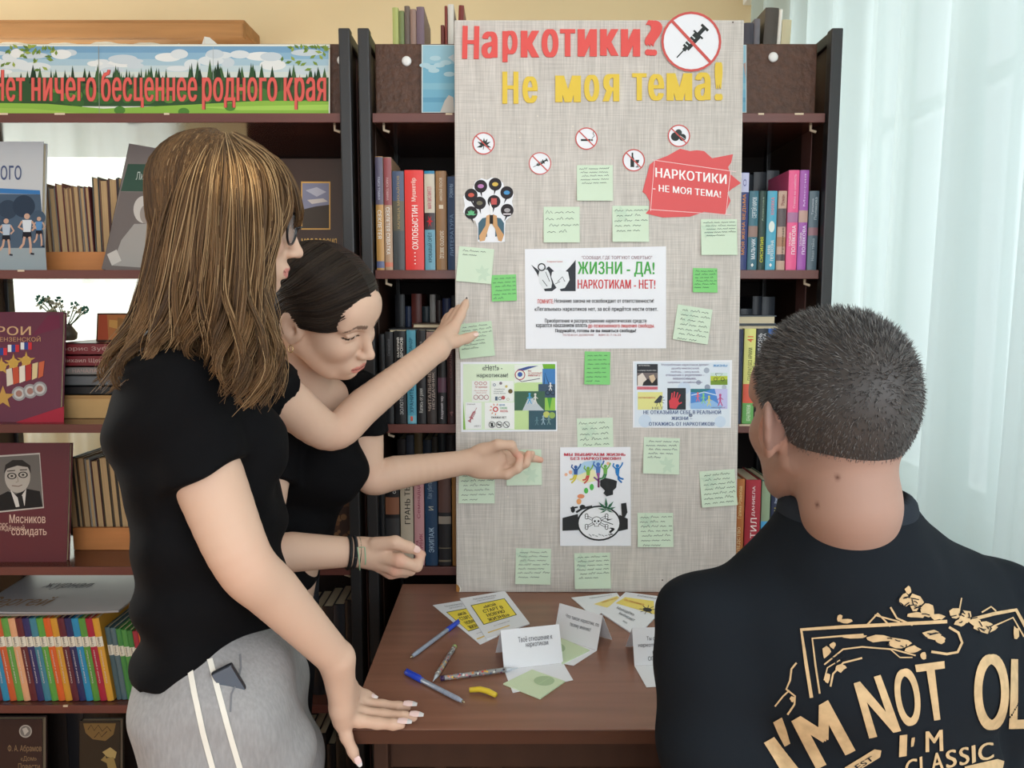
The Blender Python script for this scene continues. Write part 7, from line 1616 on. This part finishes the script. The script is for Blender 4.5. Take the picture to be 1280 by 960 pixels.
# hair combed from a parting to the nape
EC, ER = np.array((-.014, 0, .028)), np.array((.104, .084, .090))
def onskull(p, k=1.0):
    q = (np.array(p, float)-EC)/ER; return H2.w(EC+ER*q/np.linalg.norm(q)*k)
ST = [(.100, 0, .034), (.080, 0, .080), (.050, 0, .104), (.008, 0, .117), (-.045, 0, .108), (-.088, 0, .075)]
MD = [[(.086, .036, .030), (.060, .066, .006), (.016, .084, -.006)], [(.066, .046, .070), (.036, .075, .044), (-.005, .086, .026)], [(.040, .052, .088), (.012, .080, .058), (-.025, .084, .030)], [(.0, .055, .098), (-.022, .080, .062), (-.05, .076, .026)], [(-.05, .046, .094), (-.062, .066, .06), (-.078, .058, .02)], [(-.09, .03, .065), (-.097, .040, .036), (-.10, .036, .005)]]
def side2(s):
    out = []
    for st, md in zip(ST, MD):
        pts = [onskull(st, 1.01)]+[onskull((x, s*y, z), 1.02) for x, y, z in md]
        pts += [H2.w((-.066, s*.062, -.030)), H2.w((-.088, s*.034, -.068)), H2.w((-.108, s*.010, -.10))]
        out.append(pts)
    return out
tail = [[H2.w((-.100, y, -.085)), H2.w((-.128, y*1.5, -.12)), H2.w((-.128, y*1.5, -.16))+np.array([-.01, .01, -.01]), H2.w((-.128, y, -.16))+np.array([-.03, .02, -.06]), H2.w((-.128, y, -.16))+np.array([-.04, .03, -.11])] for y in (-.02, -.007, .007, .02)]
HC2 = [(30, 25, 23), (66, 55, 47)]
np.random.seed(5)
wisps = [[onskull((.088, -.012, .058), 1.02), onskull((.072, -.045, .045), 1.03), H2.w((.050, -.074, .018)), H2.w((.020, -.088, .008))], [onskull((.086, -.012, .060), 1.02), onskull((.070, -.05, .05), 1.03), H2.w((.046, -.078, .024)), H2.w((.016, -.089, .014))],
         [onskull((.094, .0, .052), 1.02), H2.w((.108, .01, .040)), H2.w((.116, .012, .022)), H2.w((.118, .015, .008))], [onskull((.092, .004, .054), 1.02), H2.w((.110, .02, .044)), H2.w((.122, .022, .030)), H2.w((.126, .024, .018))]]
prt = [strands('hair', side2(-1), 2600, .00055, None, HC2, None, 20, spread=.0025, clump=.25, depth=.006, wave=.001), strands('hair', side2(1), 1500, .00055, None, HC2, None, 20, spread=.0025, clump=.25, depth=.006, wave=.001),
       strands('hair', tail, 500, .0007, None, HC2, None, 14, spread=.006, clump=.3, sheet=False, depth=.01), strands('hair', wisps[:2], 9, .00028, None, HC2, None, 14, spread=.0015, clump=.3, sheet=False, depth=0)]
gs = SDF(H2.c-.14, H2.c+.14, .004); gs.ell(H2.w((-.014, 0, .029)), np.array((.099, .079, .084))*.97, H2.B, 0); gs.ell(H2.w((-.04, 0, -.005)), np.array((.074, .070, .074))*.97, H2.B, .02); gs.cut(H2.w((.060, 0, .030)), H2.B @ np.array((.72, 0, -.62))); gs.cut(H2.w((-.02, 0, -.01)), H2.B @ np.array((.75, 0, -.45)))
V, Q = gs.mesh(); prt.append((V, Q, colours(len(V), HC2[0])))
adopt(body_mesh('hair', prt, M_HAIRS), G2)
# earring and bracelets
q = MB(); e0 = H2.w((-.004, -.079, -.046)); q.tube([Vector(e0+np.array([.004*cos(t), -.001, .006*sin(t)-.006])) for t in np.linspace(0, 2*pi, 15)], .0007, mat((214, 190, 140), .2, .6, metal=.9), 6, False); adopt(q.build('earring', None, True), G2)
ax = wR2-eR2; ax /= np.linalg.norm(ax)
def band(px, r, w, m, nm, ry=None):
    c = NP(px, 691, 1.325+(px-440)*.0008); a = np.cross(ax, [0, 0, 1]); a /= np.linalg.norm(a); b_ = np.cross(a, ax); ry = ry or r; q = MB()
    q.tube([Vector(c+a*r*.94*cos(t)+b_*ry*sin(t)) for t in np.linspace(0, 2*pi, 33)], w, m, 8, False); return adopt(q.build(nm, None, True), G2)
band(435.5, .0275, .0032, mat((22, 22, 24), .6, .3), 'bracelet'); band(441.5, .0275, .0034, mat((34, 34, 38), .6, .3), 'bracelet')
bb = band(447.5, .0275, .0010, mat((84, 96, 76), .6, .3), 'cord_bracelet')
q = MB()
for p in ([(447, 684, 1.296), (449, 700, 1.296), (450, 713, 1.298)], [(449, 684, 1.296), (456, 684, 1.298), (457, 700, 1.30), (456.5, 706, 1.30)]): q.tube([P(*x) for x in p], .0012, mat((150, 180, 150), .6, .3), 6)
adopt(q.build('cord_ends', None, True), G2)
q = MB(); q.lathe([(.0005, -.006), (.005, -.004), (.006, 0), (.005, .004), (.0005, .006)], mat((40, 38, 44), .2, .6), 14, Matrix.Translation((0, 0, 0)))
tk = q.build('bead', None, True); tk.location = P(524, 692, 1.322); props(tk, 'tiny dark bead pinched between thumb and forefinger of the bending girl', 'bead')

# ---- boy seen from behind
SK3 = (164, 132, 118)
g3loc = Vector((.40, .80, 0))
G3 = empty('person', g3loc, (0, 0, 0), 'person with short dark hair seen from behind in a printed black shirt', 'person', 'people at the display board')
H3 = Head(NP(1033, 514, .83), (-.25, .965, -.06), (-.02, .04, 1), .95)
g = SDF((.18, .62, .42), (.68, 1.12, 1.42), .0028)
H3.build(g, ears=(1, 1), out=.008)
nb3 = NP(1056, 712, .83)
g.chain([H3.w((-.030, 0, -.045)), H3.w((-.040, 0, -.10)), nb3], [.050, .0455, .048], .02)
g.chain([nb3, NP(1070, 800, .84), (.395, .84, .75), (.39, .83, .53)], [.06, .09, .085, .09], .03)
sL3, eL3 = NP(884, 778, .83), np.array((.235, .80, .78)); sR3, eR3 = NP(1252, 765, .89), np.array((.555, .90, .78))
hL3, hR3 = np.array((.30, 1.00, .60)), np.array((.47, 1.02, .60))
for s_, e_, h_ in ((sL3, eL3, hL3), (sR3, eR3, hR3)):
    g.chain([nb3, s_, mid(s_, e_, .5), e_], [.042, .045, .043, .037], .02); g.chain([e_, mid(e_, h_, .4), h_], [.037, .034, .025], .012)
    dr = h_-e_; dr /= np.linalg.norm(dr); sd = np.cross(dr, [0, 0, 1]); sd /= np.linalg.norm(sd)
    g.ell(h_+dr*.05, (.04, .016, .034), np.stack([dr, np.cross(sd, dr), sd], 1), .012)
    for k in range(4): g.chain([h_+dr*.07+sd*(.02*(k-1.5)), h_+dr*.11+sd*(.021*(k-1.5))+[0, 0, -.006], h_+dr*(.135-.004*abs(k-1.2))+sd*(.021*(k-1.5))+[0, 0, -.018]], [.0095, .0085, .0068], .004)
    g.chain([h_+dr*.02-sd*.025*np.sign(s_[0]-.4), h_+dr*.06-sd*.05*np.sign(s_[0]-.4), h_+dr*.085-sd*.052*np.sign(s_[0]-.4)], [.013, .010, .008], .006)
V, Q = g.mesh(2); del g
col = colours(len(V), SK3); H3.paint(V, col, brow=(60, 50, 44), lip=(176, 104, 96))
for y in (1, -1): soft(V, col, H3.w((-.014, y*.08, -.01)), .035, (200, 122, 102), .35)
for px, py in ((1017, 631), (1044, 600)):      # moles on the neck
    dr = np.array(cam_dir(px, py)); dr /= np.linalg.norm(dr); t = (V-np.array(C0)) @ dr; off = np.linalg.norm(V-np.array(C0)-t[:, None]*dr, axis=1)
    cand = np.where(off < .004)[0]
    if len(cand): soft(V, col, V[cand[np.argmin(t[cand])]], .0042, (84, 52, 44), 1.0)
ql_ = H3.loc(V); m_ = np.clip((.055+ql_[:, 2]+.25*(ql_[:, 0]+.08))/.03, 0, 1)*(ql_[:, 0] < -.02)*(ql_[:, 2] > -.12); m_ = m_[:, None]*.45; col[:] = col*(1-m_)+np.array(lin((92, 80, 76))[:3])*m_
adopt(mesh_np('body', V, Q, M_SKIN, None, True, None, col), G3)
# shirt
lo, hi = (.10, .58, .50), (.72, 1.06, 1.20)
g = SDF(lo, hi, .0045)
dl = np.array([.95, .12, 0]); dl /= np.linalg.norm(dl); B3 = np.stack([dl, np.cross([0, 0, 1], dl), [0, 0, 1]], 1)
for c, r in ((NP(1066, 765, .845), (.165, .105, .07)), (NP(1070, 840, .845), (.172, .118, .09)), ((.395, .845, .84), (.17, .12, .10)), ((.395, .84, .70), (.165, .12, .10)), ((.39, .835, .58), (.17, .13, .09))): g.ell(c, r, B3, .05)
g.cone(NP(1058, 706, .83), sL3+np.array([.02, 0, 0]), .066, .05, .05); g.cone(NP(1070, 704, .83), sR3-np.array([.02, 0, 0]), .066, .05, .05)
for s_, e_ in ((sL3, eL3), (sR3, eR3)):
    s = SDF(lo, hi, .0045); s.chain([s_, mid(s_, e_, .5), mid(s_, e_, 1.15)], [.060, .062, .064], .02); s.cut(mid(s_, e_, .92), e_-s_); g.comb((slice(None),)*3, s.d, .02, 'add')
g.warp(folds(.0018, (22, 14, 40, 0), (36, 18, -26, 1), (10, 30, 60, 2)))
nk = NP(1056, 650, .835); g.cone(nk-[0, 0, .075], nk-[0, 0, .006], .090, .0690, .03); g.ell(nk+[0, -.050, -.045], (.062, .036, .046), None, .03); g.cut(nk+[0, 0, .006], (-.05, .25, 1)) if False else None; g.cone(nk-[0, 0, .02], nk+[0, .0, .10], .0555, .0585, .004, 'sub')
g.cut((0, 0, .53), (0, 0, -1))
V, Q = g.mesh(2); ts = adopt(mesh_np('t_shirt', V, Q, M_TEE3, None, True), G3)
bv3 = BVHTree.FromPolygons(V.tolist(), Q.tolist())
# ribbed collar lying round the neck hole
q = MB(); V = []; n = 120; dn = Vector((0, 0, -1))
for i in range(n):
    t = 2*pi*i/n; dd = Vector((cos(t), sin(t), 0)); base = Vector(nk)+Vector((0, 0, .16)); r0 = .050; hit = None
    while r0 < .12:
        h = bv3.ray_cast(base+dd*r0, dn, .30)
        if h[0] is not None and h[0].z > nk[2]-.085: hit = h; break
        r0 += .001
    z0 = hit[0].z if hit else nk[2]-.03
    V.append(base+dd*(r0-.002)+dn*(base.z-z0-.002)); V.append(base+dd*(r0+.001)+dn*(base.z-z0-.006))
    for k in range(1, 6):
        h = bv3.ray_cast(base+dd*(r0+.0045*k), dn, .40)
        p = h[0]+h[1]*(.0032+.0006*(i % 2)-(.003 if k == 5 else 0)) if h[0] is not None else V[-1]
        V.append(p)
Fs = [(7*i+j, 7*((i+1) % n)+j, 7*((i+1) % n)+j+1, 7*i+j+1) for i in range(n) for j in range(6)]
q.add(V, Fs, mat((38, 44, 52), .85, .15)); co = q.build('collar', None, True); co.parent = ts
# print on the back
K = .390625
def cp(pts): return [(780+K*x, 600+K*y) for x, y in pts]
TANP = mat((196, 168, 128), .7, .2, noise=((90, 90, 90), .14)); DKP = mat((32, 36, 42), .85, .1)
def gl_(ch, q4, b=.045):
    V, Fs = textfit(ch, 0, 1, 1, 0, b); return warp_quad(cp(q4), [((V, Fs), TANP)])
big = []
for ch, q4 in (('I', [(445, 838), (480, 818), (562, 925), (512, 945)]), ("'", [(478, 772), (506, 756), (536, 838), (512, 852)]), ('M', [(536, 768), (652, 702), (740, 862), (616, 925)]), ('N', [(733, 650), (818, 622), (884, 800), (783, 824)]), ('O', [(850, 614), (930, 592), (956, 772), (882, 794)]), ('T', [(928, 590), (1022, 578), (1034, 760), (964, 772)]), ('O', [(1114, 560), (1224, 553), (1230, 792), (1118, 802)]), ('L', [(1234, 572), (1292, 572), (1300, 792), (1228, 794)]), ('D', [(1310, 574), (1380, 580), (1372, 796), (1312, 794)])): big += gl_(ch, q4)
o = project_part('print_slogan', big, bv3, None, .0016, 3); o.parent = ts
sm = []
for ch, q4 in (('I', [(880, 814), (904, 811), (902, 880), (878, 884)]), ("'", [(918, 822), (928, 820), (926, 848), (914, 852)]), ('M', [(962, 802), (1016, 796), (1018, 864), (962, 868)])): sm += gl_(ch, q4, .02)
cl = [(893, 897), (940, 884), (975, 874), (1022, 864), (1064, 856), (1104, 848), (1124, 844), (1182, 834)]
for i, ch in enumerate('CLASSIC'):
    a, b_ = cl[i], cl[i+1]; sm += gl_(ch, [(a[0]+3, a[1]), (b_[0]-5, b_[1]+1), (b_[0]-3, b_[1]+56), (a[0]+5, a[1]+58)], .02)
sm += [(poly2d(cp([(705, 918), (800, 858), (822, 862), (818, 884), (730, 940)])), TANP), (poly2d(cp([(1085, 915), (1190, 893), (1212, 900), (1206, 930), (1090, 945)])), TANP)]
o = project_part('print_small_lettering', sm, bv3, None, .0016, 3); o.parent = ts
o = project_part('print_badge_text', warp_quad(cp([(735, 912), (790, 878), (800, 890), (748, 924)]), [(textfit('EST', 0, 1, 1, 0, .02), DKP)]), bv3, None, .0022, 3); o.parent = ts
art = []
def Lc(pts, w): art.append((line2d(cp(pts), w*K), TANP))
Lc([(600, 695), (583, 590), (567, 478), (700, 468), (925, 456), (1030, 452)], 11); Lc([(626, 682), (612, 590), (602, 506), (690, 498), (765, 492)], 6); Lc([(1110, 446), (1180, 428), (1250, 416), (1285, 478)], 11); Lc([(1180, 466), (1240, 440), (1275, 500)], 5); Lc([(1286, 470), (1300, 560)], 9)
Lc([(1036, 470), (1066, 488), (1078, 520), (1064, 550), (1030, 556), (980, 548)], 8); Lc([(770, 468), (810, 425), (850, 466)], 6); Lc([(800, 430), (880, 452)], 5); Lc([(850, 405), (870, 440), (920, 462)], 6); Lc([(640, 590), (700, 540), (760, 532), (860, 540), (930, 560)], 5); Lc([(660, 660), (668, 620), (700, 584), (760, 568)], 6); Lc([(640, 640), (650, 600), (690, 575)], 4)
Lc([(552, 584), (536, 604), (532, 640), (520, 668), (548, 690), (546, 716), (524, 748)], 6); Lc([(484, 722), (510, 690), (530, 672)], 5); Lc([(1140, 424), (1170, 406), (1186, 420)], 5); Lc([(1076, 378), (1070, 410)], 4); Lc([(850, 540), (880, 566), (920, 566)], 4)
ra = random.Random(17)
def blob(x, y, rx, ry, n=9): art.append((poly2d(cp([(x+rx*cos(2*pi*k/n)*ra.uniform(.55, 1.1), y+ry*sin(2*pi*k/n)*ra.uniform(.55, 1.1)) for k in range(n)])), TANP))
for x, y, rx, ry in ((905, 352, 12, 14), (896, 384, 22, 22), (930, 390, 26, 30), (968, 415, 30, 26), (1000, 436, 26, 14), (930, 430, 30, 14), (1056, 424, 22, 24), (1090, 436, 22, 26), (1072, 456, 20, 16), (1150, 470, 40, 22), (1120, 454, 24, 14), (710, 450, 26, 10), (690, 440, 12, 12), (740, 500, 44, 8), (820, 505, 50, 14), (880, 520, 50, 20), (920, 540, 28, 14), (985, 492, 34, 18), (1010, 512, 22, 14), (955, 560, 10, 18), (645, 548, 16, 26), (668, 528, 12, 12), (690, 600, 22, 16), (650, 632, 12, 18), (540, 700, 10, 10), (1250, 486, 14, 22)): blob(x, y, rx, ry)
o = project_part('print_frame_artwork', art, bv3, None, .0016, 3); o.parent = ts
dk = []
for _ in range(46):
    x, y = ra.choice([(900, 385), (960, 415), (1060, 432), (1150, 468), (870, 515), (985, 495), (690, 575), (930, 400), (1085, 440)]); x += ra.uniform(-30, 30); y += ra.uniform(-16, 16); a = ra.uniform(0, pi); L_2 = ra.uniform(6, 16)
    dk.append((line2d(cp([(x-L_2*cos(a), y-L_2*sin(a)*.6), (x, y+ra.uniform(-3, 3)), (x+L_2*cos(a), y+L_2*sin(a)*.6)]), 1.3), DKP))
o = project_part('print_artwork_lines', dk, bv3, None, .0022, 3); o.parent = ts
# short hair
gs = SDF(H3.c-.15, H3.c+.15, .003); k3 = .95
gs.ell(H3.w((-.012, 0, .032)), np.array((.098, .0745, .082))*k3, H3.B, 0); gs.ell(H3.w((-.030, 0, .002)), np.array((.077, .069, .073))*k3, H3.B, .02)
gs.cut(H3.w((-.004, 0, -.030)), H3.B @ np.array((.74, 0, -.67))); gs.cut(H3.w((-.09, 0, -.066)), H3.B @ np.array((-.25, 0, -1)))
V, Q = gs.mesh(1); N_ = np.zeros_like(V); fn = np.cross(V[Q[:, 1]]-V[Q[:, 0]], V[Q[:, 3]]-V[Q[:, 0]])
for j in range(4): np.add.at(N_, Q[:, j], fn)
N_ /= np.maximum(np.linalg.norm(N_, axis=1, keepdims=True), 1e-12)
lc = H3.loc(V); cap = (V, Q, colours(len(V), (66, 63, 62)))
np.random.seed(9); n = 13000; fi = np.random.randint(0, len(Q), n); w4 = np.random.dirichlet((1, 1, 1, 1), n)[:, :, None]
P0 = (V[Q[fi]]*w4).sum(1); NN = (N_[Q[fi]]*w4).sum(1); NN /= np.linalg.norm(NN, axis=1, keepdims=True); l0 = H3.loc(P0)
keep = (((NN @ H3.B)[:, 2] > -.75)); P0, NN, l0 = P0[keep], NN[keep], l0[keep]; n = len(P0)
top = np.clip((l0[:, 2]+.05)/.13, 0, 1)[:, None]
dirn = NN*(.5+.35*top)+(H3.B @ np.array([.25, 0, -.5]))*(1-top)+(H3.B @ np.array([.5, .1, .25]))*top+np.random.normal(size=(n, 3))*.16
dirn /= np.linalg.norm(dirn, axis=1, keepdims=True); ln = (.0025+.0080*top**1.8)*(.7+.6*np.random.rand(n, 1))
seg = 3; pts = np.stack([P0-NN*.001+dirn*ln*t+np.array([0, 0, -.0015])*t*t for t in np.linspace(0, 1, seg)], 1)
Tn = np.cross(dirn, np.random.normal(size=(n, 3))); Tn /= np.maximum(np.linalg.norm(Tn, axis=1, keepdims=True), 1e-6); Bn = np.cross(dirn, Tn); rr = np.array([.00042, .00036, .0001])[None, :, None]
Vh = np.stack([pts+Tn[:, None]*rr, pts-Tn[:, None]*rr*.5+Bn[:, None]*rr*.87, pts-Tn[:, None]*rr*.5-Bn[:, None]*rr*.87], 2).reshape(-1, 3)
base = (np.arange(n)[:, None]*seg+np.arange(seg-1)[None, :])*3
Qh = np.vstack([np.stack([base+a, base+b_, base+3+b_, base+3+a], -1).reshape(-1, 4) for a, b_ in ((0, 1), (1, 2), (2, 0))])
cm = np.array(lin((58, 57, 58))[:3]); cm2 = np.array(lin((132, 130, 128))[:3]); mx = np.random.rand(n, 1)**2; Ch = np.repeat(cm*(1-mx)+cm2*mx, seg*3, 0)
adopt(body_mesh('hair', [cap, (Vh, Qh, Ch)], M_HAIRS), G3)
# trousers, shoes, stool
g = SDF((.16, .66, .03), (.62, 1.34, .66), .007)
g.ell((.39, .80, .52), (.165, .14, .095), None, 0)
for sx_ in (-1, 1): g.chain([(.39+.08*sx_, .82, .515), (.39+.10*sx_, 1.20, .51), (.39+.10*sx_, 1.22, .08)], [.082, .068, .055], .03)
g.warp(folds(.002, (26, 14, 22, 0), (40, 18, -30, 2))); g.cut((0, 0, .05), (0, 0, -1))
V, Q = g.mesh(2); adopt(mesh_np('trousers', V, Q, M_DARKP, None, True), G3)
shoe(G3, (.29, 1.19, 0), R(90), .25); shoe(G3, (.49, 1.19, 0), R(90), .25)
st = empty('stool', (.39, .78, 0), (0, 0, 0), 'wooden stool under the boy in the printed shirt', 'stool')
q = MB(); q.box(-.17, .17, -.16, .16, .405, .428, M_TABLE, .006); q.build('seat', st)
for a in (-1, 1):
    for b_ in (-1, 1):
        q = MB(); q.box(a*.14-.016, a*.14+.016, b_*.13-.016, b_*.13+.016, .0005, .405, M_TABLED, .003); q.build('leg', st)
